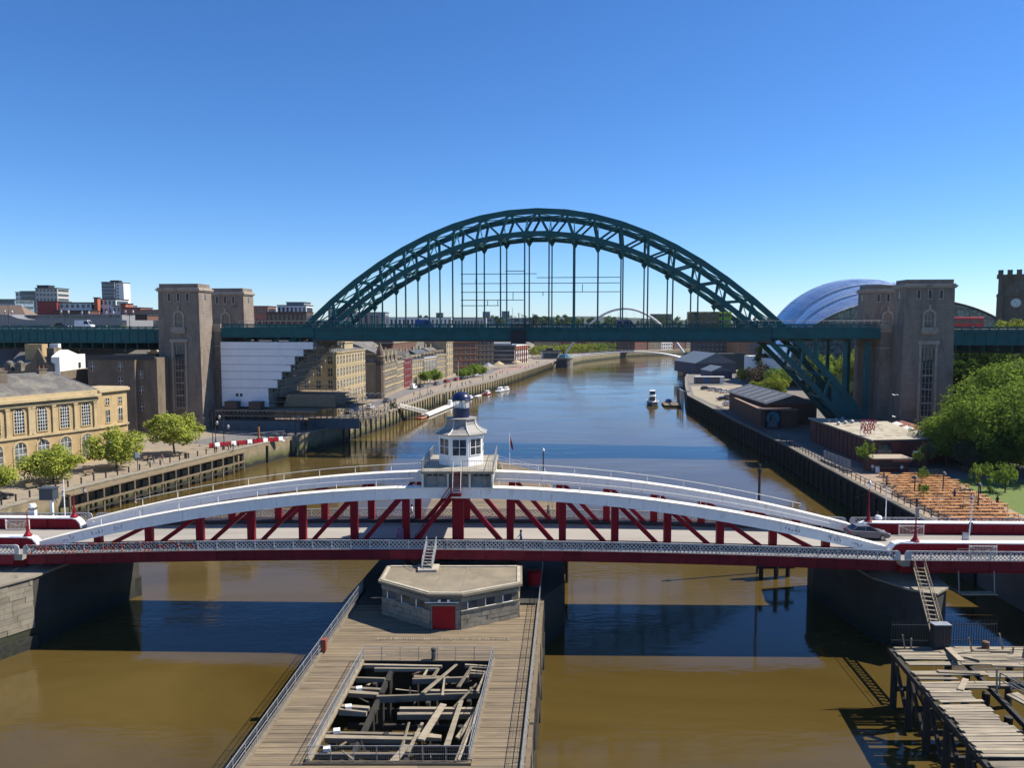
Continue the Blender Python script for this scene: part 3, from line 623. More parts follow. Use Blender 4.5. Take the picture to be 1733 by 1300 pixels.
# timber rails edging the pit
for a, c in (((pl(PY0) - .2, PY0, JZ + .1), (pl(PY1) - .2, PY1, JZ + .1)), ((pr_(PY0) + .2, PY0, JZ + .1), (pr_(PY1) + .2, PY1, JZ + .1))): obj('pit_kerb', MB().bar(a, c, .28, .22), timber_pale, jt)
obj('pit_kerb', MB().bar((pl(PY0) - .3, PY0 - .2, JZ + .05), (pr_(PY0) + .3, PY0 - .2, JZ + .05), .3, .2), timber, jt)
obj('pit_wall', MB().bar((pl(PY1), PY1 + .2, JZ - 1.2), (pr_(PY1), PY1 + .2, JZ - 1.2), .3, 2.2), timber_dark, jt)
# broken timbers inside the pit: (x0,y0,z0, x1,y1,z1, w, h, pale?)
def px(u, v):                     # u,v run 0..1 across and up the pit
    yy = PY0 + (PY1 - PY0) * v; return pl(yy) + (pr_(yy) - pl(yy)) * u, yy
pit = thing('broken_timber_frame', 'rotten broken beams and planks lying in the open jetty pit', 'timber frame')
BE = [(0, .02, 1.0, .02, -.5, .35, .4, 0), (-.02, .10, .6, .1, -.4, .3, .35, 0), (0, .22, .60, .215, -.25, .4, .4, 1), (.0, .26, .72, .255, -.25, .3, .3, 1), (.6, .235, .78, .24, -.2, .5, .35, 1),
      (.0, .455, .20, .45, -.15, .35, .4, 1), (0, .50, .2, .50, -.15, .3, .3, 1), (.42, .44, 1.0, .455, -.35, .35, .4, 1), (.42, .50, 1.0, .50, -.35, .25, .35, 1),
      (0, .64, .22, .645, -.15, .35, .4, 1), (0, .69, .22, .69, -.15, .25, .3, 1), (.22, .60, 1.0, .665, -.3, .3, .5, 1), (.55, .68, 1.0, .69, -.3, .3, .3, 1),
      (.0, .80, .22, .805, -.2, .3, .4, 1), (.43, .80, .86, .805, -.3, .3, .4, 1), (.43, .84, .7, .84, -.3, .3, .3, 0), (0, .96, .62, .965, -.15, .3, .3, 1), (.1, .92, .6, .93, -.2, .3, .3, 1), (.86, .86, 1.0, .86, -.2, .25, .3, 1), (.84, .90, 1.0, .90, -.2, .2, .25, 1), (.84, .94, 1.0, .94, -.2, .2, .25, 1), (.80, .97, 1.0, .97, -.2, .2, .25, 1)]
for u0, v0, u1, v1, dz, w, h, pale in BE:
    a, c = px(u0, v0), px(u1, v1); obj('beam', MB().bar((a[0], a[1], JZ + dz), (c[0], c[1] + rnd.uniform(-.12, .12), JZ + dz + rnd.uniform(-.15, .1)), w * rnd.uniform(.8, 1.1), h, up=(0, rnd.uniform(-.25, .25), 1), w2=w * rnd.uniform(.6, 1.05), h2=h * rnd.uniform(.6, 1)), timber_pale if pale else timber, pit)
PLK = [(.56, .60, .74, .93, .05, .05, .36), (.66, .17, .735, .50, -.05, -.05, .52), (.845, .12, .855, .54, -.05, -.1, .42), (.90, .19, .99, .50, -.1, -.3, .32), (.60, .08, .625, .34, -.15, -.2, .26), (.52, -.02, .575, .14, -.1, -.15, .6), (.93, .0, 1.0, .62, -.1, 0, .2), (.95, .0, 1.02, .7, .0, 0, .16), (.955, .62, .985, .84, .0, .1, .22), (.80, .70, .86, .93, -.2, -.1, .3), (.57, .80, .60, .93, -.35, -.3, .34), (.50, .83, .515, .93, -.4, -.3, .26), (.81, .50, .93, .74, -.3, -.2, .18), (.7, .62, .68, .78, -.3, .0, .22), (.54, .10, .535, .33, -.5, -.1, .2)]
for u0, v0, u1, v1, z0, z1, w in PLK:
    a, c = px(u0, v0), px(u1, v1); obj('loose_plank', MB().bar((a[0], a[1], JZ + z0 + .12), (c[0], c[1], JZ + z1 + .12), w * .9, .12, up=(rnd.uniform(-.35, .35), 0, 1), w2=w * rnd.uniform(.45, .9), h2=.07), timber_pale, pit)
for u, v in ((.18, .05), (.2, .27), (.23, .47), (.24, .66), (.22, .93), (.25, .8), (.6, .05), (.62, .3), (.62, .52), (.63, .7), (.6, .85), (.9, .3), (.9, .6), (.4, .25), (.42, .96), (.16, .75)):
    a = px(u, v); hh = rnd.uniform(-.6, .1); obj('pile', MB().tube([(a[0], a[1], -1.5), (a[0], a[1], JZ + hh)], .2, 7), timber_dark, pit)
for v in (.05, .26, .47, .66, .82): a, c = px(-.02, v), px(.24, v); obj('low_beam', MB().bar((a[0], a[1], 2.2), (px(1.02, v)[0], c[1], 2.0), .3, .4), timber_dark, pit)
for u, v in ((.06, .10), (.065, .25), (.06, .475), (.07, .665)):
    a = px(u, v); obj('white_block', MB().c(a[0], a[1], JZ - .05, .42, .4, .22, .2), white_paint, pit)
rnd = random.Random(31)
for i in range(26):
    u, v, a_, L_2 = rnd.uniform(.05, .97), rnd.uniform(.04, .95), rnd.uniform(0, 3.1), rnd.uniform(.5, 2.2); a = px(u, v); dx, dy = math.cos(a_) * L_2 / 2, math.sin(a_) * L_2 / 2; zz = rnd.uniform(-1.6, -.1)
    obj('rotten_scrap', MB().bar((a[0] - dx, a[1] - dy, JZ + zz), (a[0] + dx, a[1] + dy, JZ + zz + rnd.uniform(-.5, .5)), rnd.uniform(.08, .22), .08, up=(rnd.uniform(-.5, .5), 0, 1), w2=.05), rnd.choice((timber_pale, timber, timber_dark)), pit)
for u in (.23,):
    a, c = px(u, .0), px(u, 1); obj('long_beam', MB().bar((a[0], a[1], JZ - .5), (c[0], c[1], JZ - .4), .3, .4), timber_dark, pit)
def small(name, label, cat, loc, mb, m, group=None, rz=0): o = obj(name, mb, m, loc=loc, rot=rz); return tag(o, label, cat, group)
small('mooring_post', 'short dark steel mooring post at the far edge of the pit', 'post', (*px(.54, 1.02), JZ), MB().lathe([(.17, 0), (.17, .75), (.22, .78), (.22, .9), (.1, .95)], 10), dark_iron)
t = thing('lifebuoy_box', 'rust red lifebuoy box on the left jetty railing', 'lifebuoy box', (jl(61.2) + .35, 61.2, JZ)); obj('box', MB().c(0, 0, .25, .38, .55, .95), mat('rusty_red', (.30, .07, .04), .7), t); obj('stand', MB().c(-.0, 0, 0, .1, .1, .25), dark_iron, t)

# ------------------------------------------------------------------ pier house: low stone octagon on the jetty
ph = thing('pier_house', 'low stone pier house with red door and flat concrete roof', 'building')
OC = [(-7.2, 66.15), (-4.55, 66.1), (.6, 68.9), (.7, 73.6), (-12.0, 73.6), (-12.05, 69.65)]
obj('wall', MB().prism(OC, JZ, 8.05), wallmat('pier_house_stone', (.20, .175, .13), .9, .4, .5, .2, .02, stain=(.09, .08, .06)), ph)
OR = [(-7.4, 65.85), (-4.35, 65.8), (.95, 68.65), (1.0, 73.9), (-12.3, 73.9), (-12.4, 69.5)]
rf = obj('roof', MB().prism(OR, 8.05, 8.27), concrete_roof, ph)
OI = [(-7.25, 66.2), (-4.5, 66.15), (.6, 68.85), (.65, 73.6), (-12.0, 73.6), (-12.05, 69.7)]
for a, c in zip(OI, OI[1:] + OI[:1]): obj('roof_kerb', MB().bar((*a, 8.31), (*c, 8.31), .3, .07), mat('pale_kerb', (.5, .45, .35), .9), rf)
obj('roof_seam', MB().bar((-7.2, 66.3, 8.275), (-6.4, 73.7, 8.275), .16, .03), mat('seam_dark', (.27, .24, .18), .9), rf); obj('roof_seam', MB().bar((-4.5, 66.3, 8.275), (-4.3, 73.7, 8.275), .16, .03), mat('seam_dark', (.27, .24, .18), .9), rf)
obj('stair_pit', MB().prism([(-9.2, 73.7), (-9.0, 71.8), (-7.2, 71.9), (-7.1, 73.7)], 8.272, 8.5), mat('pale_kerb', (.5, .45, .35), .9), rf)
FA = [(OC[5], OC[0], 21), (OC[0], OC[1], 22), (OC[1], OC[2], 23), (OC[4], OC[5], 24), (OC[2], OC[3], 25)]
for a, c, sd in FA:
    d = Vector((c[0] - a[0], c[1] - a[1], 0)).normalized(); n = Vector((d.y, -d.x, 0))
    if sd == 22: block_wall(ph, (a[0], a[1]), (-7.05, a[1]), JZ, 7.6, .42, .7, stone_block, sd, n); block_wall(ph, (-5.0, c[1]), (c[0], c[1]), JZ, 7.6, .42, .7, stone_block, sd, n)
    else: block_wall(ph, a, c, JZ, 6.65, .42, 1.0, stone_block, sd, n); block_wall(ph, a, c, 7.45, 7.9, .4, 1.2, stone_block, sd + 9, n)
    if sd in (21, 23):
        A, Cc = Vector((*a, 0)), Vector((*c, 0)); L = (Cc - A).length
        for k in range(3):
            u = A + d * (L * (.2 + .3 * k)); wv = MB(); z0, z1 = 6.72, 7.38
            wv.ext([u - d * .45 + Vector((0, 0, z0)), u + d * .45 + Vector((0, 0, z0)), u + d * .45 + Vector((0, 0, z1)), u - d * .45 + Vector((0, 0, z1))], n * .04); wo = obj('window', wv, win, ph)
            obj('window_frame', MB().bar(u - d * .52 + n * .06 + Vector((0, 0, z0 - .04)), u + d * .52 + n * .06 + Vector((0, 0, z0 - .04)), .12, .1).bar(u - d * .48 + n * .05 + Vector((0, 0, z0)), u - d * .48 + n * .05 + Vector((0, 0, z1)), .08, .08), white_paint, wo)
        obj('string_course', MB().bar(A + n * .1 + Vector((0, 0, 6.68)), Cc + n * .1 + Vector((0, 0, 6.68)), .14, .08), stone_block, ph)
dr = MB(); dr.b(-7.0, -5.05, 66.02, 66.12, JZ + .05, 7.15)
for i in range(9): dr.b(-6.97 + i * .215, -6.79 + i * .215, 66.0, 66.03, JZ + .1, 7.1)
dd = obj('door', dr, bright_red, ph); obj('lintel', MB().b(-7.15, -4.9, 65.92, 66.12, 7.17, 7.32), stone_block, dd)
for x in (-6.4, -6.0, -5.6): obj('floodlight', MB().c(x, 65.95, 7.55, .22, .2, .2), white_paint if x != -6.0 else dark_iron, ph)
obj('flood_bar', MB().bar((-7.7, 65.98, 7.48), (-4.7, 65.98, 7.48), .06, .06), white_paint, ph)
t = thing('red_tank', 'round red tank in shade right of the pier house', 'tank', (2.3, 76.6, JZ + .2)); obj('drum', MB().lathe([(.7, .3), (.75, .35), (.75, 1.6), (.5, 1.75)], 16), bright_red, t); obj('cradle', MB().c(0, 0, 0, 1.2, 1.2, .3), dark_iron, t)
t = thing('timber_kerb_row', 'row of pale slats set in the deck before the pier house', 'deck grating')
for i in range(60): obj('slat', MB().c(-11.5 + i * .19, 64.0 - .002 * i, JZ + .02, .07, .42, .03), timber_pale, t)
# ------------------------------------------------------------------ ruined jetty at the lower right
rj = thing('ruined_jetty', 'ruined bleached timber jetty with missing boards at lower right', 'jetty')
rnd = random.Random(5)
yy = 40.5
lft = lambda q: 29.2 + (q - 44.8) * .145 if q < 62.8 else 31.8
while yy < 62.2:
    w = rnd.uniform(.30, .40); x0 = lft(yy) + rnd.uniform(-.1, .25)
    x1 = 33.6 + rnd.uniform(-.3, .2) if yy < 55 else (37.3 if yy < 56.6 else 43.5 + rnd.uniform(-1.2, .6))
    k = x0
    if not (rnd.random() < .07 and yy > 56):
        while k < x1 - .4:
            e = min(x1, k + rnd.uniform(3, 6))
            if rnd.random() > (.16 if yy > 56 else .03): obj('plank', MB().bar((k, yy, JZ + rnd.uniform(-.03, .05)), (e - .04, yy + rnd.uniform(-.04, .04), JZ + rnd.uniform(-.03, .05)), w - .05, .08), timber_pale, rj)
            k = e
    yy += w
for (a, c, w, h) in (((lft(40) + .1, 40, JZ - .3), (31.7, 62.6, JZ - .3), .35, .4), ((33.2, 40, JZ - .3), (37, 62.4, JZ - .3), .3, .4), ((40.5, 56, JZ - .3), (41.5, 62.4, JZ - .3), .3, .4), ((31.5, 62.4, JZ - .3), (44, 62.4, JZ - .3), .3, .4), ((31, 56.2, JZ - .35), (44, 56.2, JZ - .35), .3, .4)): obj('bearer', MB().bar(a, c, w, h), timber_dark, rj)
for y in (41, 44.5, 48, 51.5, 55, 58.5, 62):
    for x in (lft(y) + .2, 33.3 + (y - 44) * .17, 41.5 if y > 54 else 37.5):
        obj('pile', MB().tube([(x, y, -1.5), (x, y, JZ - .3)], .28, 8), timber_dark, rj)
    obj('low_waling', MB().bar((lft(y), y, 1.6), (38, y, 1.6), .3, .4), timber_dark, rj)
    if y < 60: obj('cross_brace', MB().bar((lft(y) + .2, y, .4), (lft(y + 3.5) + .2, y + 3.5, 4.2), .2, .35), timber_dark, rj); obj('cross_brace', MB().bar((lft(y) + .2, y, 4.2), (34, y + 2, .4), .2, .35), timber_dark, rj)
for a, c, w in (((35.4, 58.6, JZ + .5), (36.2, 62.0, JZ + .15), .5), ((36.6, 60.2, JZ + .15), (37.4, 59.4, JZ + .2), .3), ((41.2, 59.9, JZ + .1), (41.8, 60.4, JZ + 2.0), .3), ((33, 57.6, JZ + .12), (36, 57.3, JZ + .12), .4), ((38, 61.4, JZ + .12), (41, 61.3, JZ + .12), .35), ((37.8, 58.6, JZ + .15), (42, 58.3, JZ + .15), .3), ((33.0, 54.6, JZ + .1), (34.4, 56.3, JZ + .12), .4)): obj('loose_board', MB().bar(a, c, w, .1), timber_pale, rj)
for x, y, tx, h in ((32.6, 61.8, -.25, 1.3), (33.2, 62.0, 0, .9), (37.8, 61.2, -.3, 1.3), (40.6, 61.6, -.35, 1.5), (41.0, 61.0, .05, .6), (35.5, 54.3, -.1, 1.9), (38.9, 56.4, 0, 1.5)): obj('rail_post', MB().bar((x, y, JZ), (x + tx, y, JZ + h), .1, .1), timber_pale, rj)
obj('mooring_stump', MB().lathe([(.28, 0), (.28, .62), (.2, .66)], 12, (39.4, 62.0, JZ)), mat('rust_brown', (.16, .08, .05), .8), rj)
railing('handrail', 'weathered timber handrails stepping down from the ruined jetty', [(36.0, 54.8, JZ + .2), (39.5, 44, JZ - .4)], 1.1, 2.5, False, timber_pale, r=.05)
railing('handrail', 'pale scaffold rail running off the ruined jetty at the frame edge', [(37.0, 55.0, JZ - .1), (41.0, 44, JZ - .6)], 1.0, 3, False, galv, r=.05)
obj('gangway', MB().bar((36.8, 54.6, JZ - .2), (40.4, 43.5, JZ - .8), 1.1, .12), timber_pale, rj)
t = thing('steel_hut', 'dark steel locker at the foot of the pier stairs', 'locker', (35.7, 62.2, JZ + .05)); obj('body', MB().c(0, 0, 0, 1.35, .7, 2.0), dark_iron, t); obj('lid', MB().c(0, 0, 2.0, 1.45, .8, .06), galv, t)
for i in range(6): obj('rib', MB().c(-.55 + i * .22, -.37, .05, .05, .06, 1.9), dark_iron, t)
def palisade(label, a, c, h=2.0):
    t = thing('palisade_fence', label, 'fence', group='palisade fences'); a, c = Vector(a), Vector(c); L = (c - a).length; n_ = int(L / .21)
    for i in range(n_ + 1): p = a.lerp(c, i / n_); obj('pale', MB().bar(p, p + Vector((0, 0, h)), .05, .02).bar(p + Vector((0, 0, h)), p + Vector((0, 0, h + .12)), .03, .02), dark_iron, t)
    obj('rail', MB().bar(a + Vector((0, .03, .35)), c + Vector((0, .03, .35)), .05, .05).bar(a + Vector((0, .03, h - .3)), c + Vector((0, .03, h - .3)), .05, .05), dark_iron, t)
palisade('black palisade fence right of the steel locker', (36.6, 62.9, JZ), (40.9, 63.0, JZ))
palisade('black palisade fence left of the steel locker by the dark pier', (32.0, 62.9, JZ), (35.0, 62.8, JZ))
pst = thing('pier_stair', 'steep timber stair from the right pier down to the ruined jetty', 'stairs')
stair('flight', (36.2, 63.2, JZ + .1), (39.8, 73.6, 8.3), .95, 17, timber_pale, pst, (.94, -.33, 0))
t = thing('hanging_platform', 'empty steel work cradle hanging below the right parapet', 'cradle')
for x in (43.9, 47.4): obj('hanger', MB().tube([(x, 74.1, 9.9), (x, 73.6, 5.6)], .05, 5), galv, t)
obj('tray', MB().bar((43.9, 73.6, 5.6), (47.4, 73.6, 5.6), .9, .1).bar((43.9, 73.6, 5.6), (43.6, 75.8, 5.7), .1, .3), timber_pale, t)
obj('cradle_rail', MB().tube([(43.9, 74.05, 9.9), (47.4, 74.05, 9.9)], .05, 5).tube([(43.9, 74.05, 9.3), (47.4, 74.05, 9.3)], .04, 5), dark_iron, t)
# ------------------------------------------------------------------ Tyne-side arch bridge
green_steel = mat('bridge_green_paint', (.014, .125, .135), .5, .2, .5, stain=(.011, .08, .085), ss=.4, spec=.2)
green_dark = mat('bridge_green_shade_paint', (.012, .095, .10), .5, .25, .6, spec=.2)  # darker copy of the bridge green, shade put into the colour
rust_soffit = mat('red_lead_flange', (.16, .06, .035), .7, .25, .8)
tower_stone = wallmat('granite_tower', (.29, .235, .185), 1.5, .75, .5, .16, .035, stain=(.15, .12, .095), bump=.6)
tower_trim = mat('granite_trim', (.42, .36, .29), .85, .1, .8, stain=(.2, .17, .135), ss=.5)
TB = (6.26, 195.4); TA = R(-6)
def tyne_pt(x, y, z=0): return (TB[0] + x * math.cos(TA) - y * math.sin(TA), TB[1] + x * math.sin(TA) + y * math.cos(TA), z)
ab = thing('arch_bridge', 'dark green steel through arch bridge spanning the whole river', 'bridge', (*TB, 0), TA)
TW = 14.2; BP = 6.15
TT = lambda x: 60.25 - .0079 * x * x; TL = lambda x: 54.7 - .00815 * x * x
TOPX = [0, 7.2, 14.2, 21.0, 27.8, 34.3, 40.6, 47.0, 53.3, 59.5, 65.8, 72.2, 78.6]
def chordpts(f, xs): return [(x, f(x)) for x in xs]
for iy, yy in enumerate((0, TW)):
    tp = sorted([-x for x in TOPX[1:]] + TOPX); lp = sorted([(k + .5) * BP for k in range(-13, 13)])
    for nm, xs, f, hh in (('top_chord', tp, TT, 1.35), ('bottom_chord', lp, TL, 1.25)):
        for a, c in zip(xs, xs[1:]): obj(nm, MB().bar((a, yy, f(a)), (c, yy, f(c)), .95, hh), green_steel, ab)
    for sg in (-1, 1):
        for k in range(0, 13):
            xt = TOPX[k] * sg; lo = (k + .5) * BP * sg
            if k == 12: continue
            obj('arch_post', MB().bar((xt, yy, TT(xt)), (lo, yy, TL(lo)), .6, .75, up=(0, 1, 0)), green_steel, ab)
            if k: li = (k - .5) * BP * sg; obj('arch_diagonal', MB().bar((xt, yy, TT(xt)), (li, yy, TL(li)), .5, .6, up=(0, 1, 0)), green_steel, ab)
            # gusset under each node with its hanger, or a strut below the deck
            if lo * sg < 50:
                g = obj('gusset', MB().ext([(lo - .9, yy - .2, TL(lo) - .55), (lo + .9, yy - .2, TL(lo) - .55), (lo + .25, yy - .2, TL(lo) - 1.75), (lo - .25, yy - .2, TL(lo) - 1.75)], (0, .4, 0)), green_steel, ab)
                if TL(lo) > 33.5: obj('hanger', MB().b(lo - .17, lo + .17, yy - .17, yy + .17, 30.9, TL(lo) - 1.5), green_steel, ab)
        for x in (62.2, 68.6, 75.5): obj('spandrel_post', MB().b(sg * x - .4, sg * x + .4, yy - .4, yy + .4, TT(x) - .3, 27.6), green_steel, ab)
        obj('end_post', MB().b(sg * 80.6 - .55, sg * 80.6 + .55, yy - .5, yy + .5, 6.5, 27.6), green_steel, ab)
        p = [(sg * 72.5, yy - .3, TL(72.5)), (sg * 72.6, yy - .3, TT(72.6)), (sg * 77, yy - .3, TT(77) + .3), (sg * 81.2, yy - .3, 9.0), (sg * 81.2, yy - .3, 5.2), (sg * 77.5, yy - .3, 5.2)]
        obj('springing_plate', MB().ext(p, (0, .6, 0)), green_steel, ab)
        obj('bearing_block', MB().b(min(sg * 76.5, sg * 83), max(sg * 76.5, sg * 83), yy - 1.6, yy + 1.6, 4.6, 6.2), tower_trim, ab)
# lateral bracing between the two arches, panel by panel
for f, xs, dz in ((TT, sorted([-x for x in TOPX[1:]] + TOPX), .25), (TL, sorted([(k + .5) * BP for k in range(-13, 13)]), -.1)):
    for a, c in zip(xs, xs[1:]):
        m_ = MB(); za, zc = f(a) + dz, f(c) + dz; ym = TW / 2
        m_.bar((a, 0, za), (a, TW, za), .35, .7)
        for (x0, y0, z0), (x1, y1, z1) in (((a, 0, za), (c, ym, zc)), ((a, TW, za), (c, ym, zc)), ((a, ym, za), (c, 0, zc)), ((a, ym, za), (c, TW, zc))): m_.bar((x0, y0, z0), (x1, y1, z1), .16, .3)
        if abs(a + c) / 2 > 56 and f is TL and za < 33 and za > 26: continue
        obj('lateral_bracing', m_, green_dark, ab)
for k in range(-8, 9):                                            # sway frames hanging between the ribs
    x = (k + .5) * BP
    if abs(x) < 53: obj('sway_frame', MB().bar((x, 0, TL(x)), (x, TW / 2, TL(x) + 4.2), .18, .3).bar((x, TW, TL(x)), (x, TW / 2, TL(x) + 4.2), .18, .3), green_dark, ab)
# deck
obj('roadway', MB().b(-83, 83, -1.5, TW + 1.5, 30.0, 30.75), asphalt, ab)
for y0 in (-2.0, TW + 1.4):
    g = MB(); g.b(-57.5, 57.5, y0, y0 + .6, 27.7, 30.9); obj('edge_girder', g, green_steel, ab)
    for x0, x1 in ((-83, -57.6), (57.6, 82.8)): obj('edge_girder', MB().b(x0, x1, y0 - .15, y0 + .6, 28.4, 30.9), green_steel, ab)
    mo = MB(); mo.b(-57.4, 57.4, y0 - .35, y0 - .005, 30.55, 30.85); mo.b(-57.4, 57.4, y0 - .18, y0 - .005, 30.1, 30.3); mo.b(-57.4, 57.4, y0 - .25, y0 - .005, 28.0, 28.3)
    for x0, x1 in ((-82.9, -57.7), (57.7, 82.7)): mo.b(x0, x1, y0 - .4, y0 - .155, 30.5, 30.85); mo.b(x0, x1, y0 - .3, y0 - .155, 28.45, 28.7)
    obj('girder_moulding', mo, green_steel, ab)
    obj('bottom_flange', MB().b(-57.4, 57.4, y0 - .3, y0 + .9, 27.45, 27.695), rust_soffit, ab)
for k in range(-18, 19):
    x = k * 4.5
    if abs(x) < 81: obj('cross_girder', MB().b(x - .3, x + .3, -1.35, TW + 1.35, 27.72, 29.99), rust_soffit if abs(x) < 57 else green_dark, ab)
for y in (3, 7.1, 11.2): obj('stringer', MB().b(-81, 81, y - .2, y + .2, 29.2, 29.98), green_dark, ab)
pb = MB(); L_ = 2.05
pb.b(-L_ / 2, L_ / 2, -.09, .09, 1.0, 1.12); pb.b(-L_ / 2, L_ / 2, -.08, .08, 0, .16); pb.b(-L_ / 2, -L_ / 2 + .3, -.1, .1, .16, 1.0)
for i in range(6): pb.b(-L_ / 2 + .42 + i * .27, -L_ / 2 + .54 + i * .27, -.05, .05, .16, 1.0)
pb.b(-L_ / 2 + .3, L_ / 2, -.05, .05, .72, .84)
pb_me = pb.mesh('parapet_panel'); pb_me.materials.append(green_steel)
for i in range(80): obj('parapet_panel', pb_me, None, ab, ((i - 39.5) * L_, -1.9, 30.87))
for i in range(40): obj('far_parapet_panel', pb_me, None, ab, ((i - 19.5) * L_ * 2, TW + 1.9, 30.87), scale=(2, 1, 1))
sf = MB()
for x0, x1 in ((-78, -50), (20, 83)):
    sf.tube([(x0, -1.7, 32.75), (x1, -1.7, 32.75)], .045, 4)
    x = x0
    while x < x1: sf.tube([(x, -1.7, 31.9), (x, -1.7, 32.75)], .035, 4); x += 1.6
obj('safety_rail', sf, galv, ab)
# access tubes strung between the hangers
hr = MB()
for x0, x1, z in ((-19.4, -.0, 44.6), (-19.4, 20.8, 42.2), (-.0, 20.8, 43.6), (-19.4, 20.8, 40.0), (-19.4, -3.3, 38.0), (-19.4, -9.5, 36.6), (-8, -3, 45.3)): hr.tube([(x0, -.3, z), (x1, -.3, z)], .09, 5)
for x, z0, z1 in ((-12.5, 36.6, 38), (-9.9, 36.6, 38), (-6, 38, 40), (-15.5, 42.2, 43.3), (11.5, 40, 41.9), (1.6, 39, 40)): hr.tube([(x, -.3, z0), (x, -.3, z1)], .09, 5)
obj('access_tube', hr, green_dark, ab)
# ---- towers
def tower(x0, x1, y0, y1, label, face):
    """x0..x1, y0..y1 footprint in bridge space; face = +1/-1 side of the river-facing wall"""
    t = thing('stone_tower', label, 'bridge tower', (*TB, 0), TA, 'stone pylons of the arch bridge'); b_ = .5
    vs = []; zs = [(4.6, b_), (9, b_ * .9), (40.2, 0)]
    m_ = MB()
    for z, o in zs: vs += [(x0 - o, y0 - o, z), (x1 + o, y0 - o, z), (x1 + o, y1 + o, z), (x0 - o, y1 + o, z)]
    fs = []
    for i in range(2):
        for k in range(4): fs.append((i * 4 + k, i * 4 + (k + 1) % 4, i * 4 + 4 + (k + 1) % 4, i * 4 + 4 + k))
    fs.append((8, 9, 10, 11)); m_.add(vs, fs); obj('shaft', m_, tower_stone, t)
    obj('plinth', MB().b(x0 - .8, x1 + .8, y0 - .8, y1 + .8, 4.6, 8.2), tower_stone, t)
    obj('cornice', MB().b(x0 - .3, x1 + .3, y0 - .3, y1 + .3, 40.2, 40.5).b(x0 - .5, x1 + .5, y0 - .5, y1 + .5, 40.5, 40.85).b(x0 - .2, x1 + .2, y0 - .2, y1 + .2, 40.85, 41.2), tower_trim, t)
    obj('attic', MB().b(x0 + .2, x1 - .2, y0 + .2, y1 - .2, 41.2, 42.15), tower_stone, t)
    w = x1 - x0; xm = (x0 + x1) / 2
    for u in (-2.45, 0, 2.45):
        wv = obj('slit_window', MB().b(xm + u - .28, xm + u + .28, y0 - .05, y0 - .005, 37.9, 39.7), dark_iron, t)
        s_ = MB(); s_.b(xm + u - .5, xm + u - .28, y0 - .12, y0 - .0, 37.7, 39.9); s_.b(xm + u + .28, xm + u + .5, y0 - .12, y0 - .0, 37.7, 39.9); s_.b(xm + u - .28, xm + u + .28, y0 - .12, y0, 39.7, 39.9); s_.b(xm + u - .6, xm + u + .6, y0 - .16, y0, 37.5, 37.7)
        obj('stone_frame', s_, tower_trim, wv)
    # arched window with balcony
    ar = [(xm + 1.0 * math.cos(R(a)), y0 - .06, 33.9 + 1.0 * math.sin(R(a))) for a in range(0, 181, 20)]
    wv = obj('arched_window', MB().ext([(xm - 1.0, y0 - .06, 31.3), (xm + 1.0, y0 - .06, 31.3)] + ar, (0, .05, 0)), dark_iron, t)
    fr = MB()
    for i in range(9):
        a0, a1 = R(i * 20), R(i * 20 + 20); fr.ext([(xm + r * math.cos(a), y0 - .3, 33.9 + r * math.sin(a)) for r, a in ((1.0, a0), (1.55, a0), (1.55, a1), (1.0, a1))], (0, .3, 0))
    fr.b(xm - 1.5, xm - 1.0, y0 - .3, y0, 31.2, 33.9); fr.b(xm + 1.0, xm + 1.5, y0 - .3, y0, 31.2, 33.9); fr.b(xm - .25, xm + .25, y0 - .4, y0, 35.3, 36.4)
    for u in (-.35, .35): fr.b(xm + u - .06, xm + u + .06, y0 - .12, y0 - .065, 31.3, 34.6)
    fr.b(xm - 1, xm + 1, y0 - .12, y0 - .065, 32.6, 32.75); obj('stone_frame', fr, tower_trim, wv)
    obj('balcony', MB().b(xm - 2.0, xm + 2.0, y0 - 1.0, y0, 30.1, 30.45).b(xm - 1.7, xm + 1.7, y0 - .6, y0, 29.6, 30.1).b(xm - 1.8, xm + 1.8, y0 - .85, y0 - .6, 30.45, 31.15), tower_trim, t)
    # tall stair window in its frame, following the batter
    of = lambda z: -(b_ * .9) * (40.2 - z) / 31.2
    zz = [10.4, 13.6, 16.8, 20.0, 23.2, 26.6]
    for a, c in zip(zz, zz[1:]):
        pn = MB(); pn.ext([(xm - 1.15, y0 + of(a) - .04, a + .2), (xm + 1.15, y0 + of(a) - .04, a + .2), (xm + 1.15, y0 + of(c) - .04, c), (xm - 1.15, y0 + of(c) - .04, c)], (0, .03, 0)); po_ = obj('stair_window', pn, win, t)
        mu = MB()
        for u in (-1.15, -.4, .4, 1.15): mu.bar((xm + u, y0 + of(a) - .07, a + .2), (xm + u, y0 + of(c) - .07, c), .09, .09, up=(0, 1, 0))
        mu.bar((xm - 1.15, y0 + of(a) - .1, a + .1), (xm + 1.15, y0 + of(a) - .1, a + .1), .2, .3); mu.bar((xm - 1.15, y0 + of((a + c) / 2) - .07, (a + c) / 2), (xm + 1.15, y0 + of((a + c) / 2) - .07, (a + c) / 2), .1, .1); obj('mullion', mu, dark_iron if a > 20 else tower_trim, po_)
    s_ = MB()
    for u in (-2.1, 2.1): s_.bar((xm + u * .85, y0 + of(9.5) - .15, 9.4), (xm + u * .85, y0 + of(27.6) - .15, 27.6), .5, .35, up=(0, 1, 0))
    s_.b(xm - 2.4, xm + 2.4, y0 + of(27.5) - .4, y0, 27.3, 28.1); obj('window_surround', s_, tower_trim, t)
    # river-facing wall details
    xf = x1 if face > 0 else x0; ym = (y0 + y1) / 2
    a, c = sorted((xf, xf + face * .06)); wv = obj('slit_window', MB().b(a, c, ym - .3, ym + .3, 38.0, 39.6), win, t)
    return t
tower(-96.0, -85.2, -8.7, -2.2, 'near left stone tower of the arch bridge beside the white sheeting', 1)
tower(-96.0, -85.2, 16.4, 22.9, 'far left stone tower rising behind the near left one', 1)
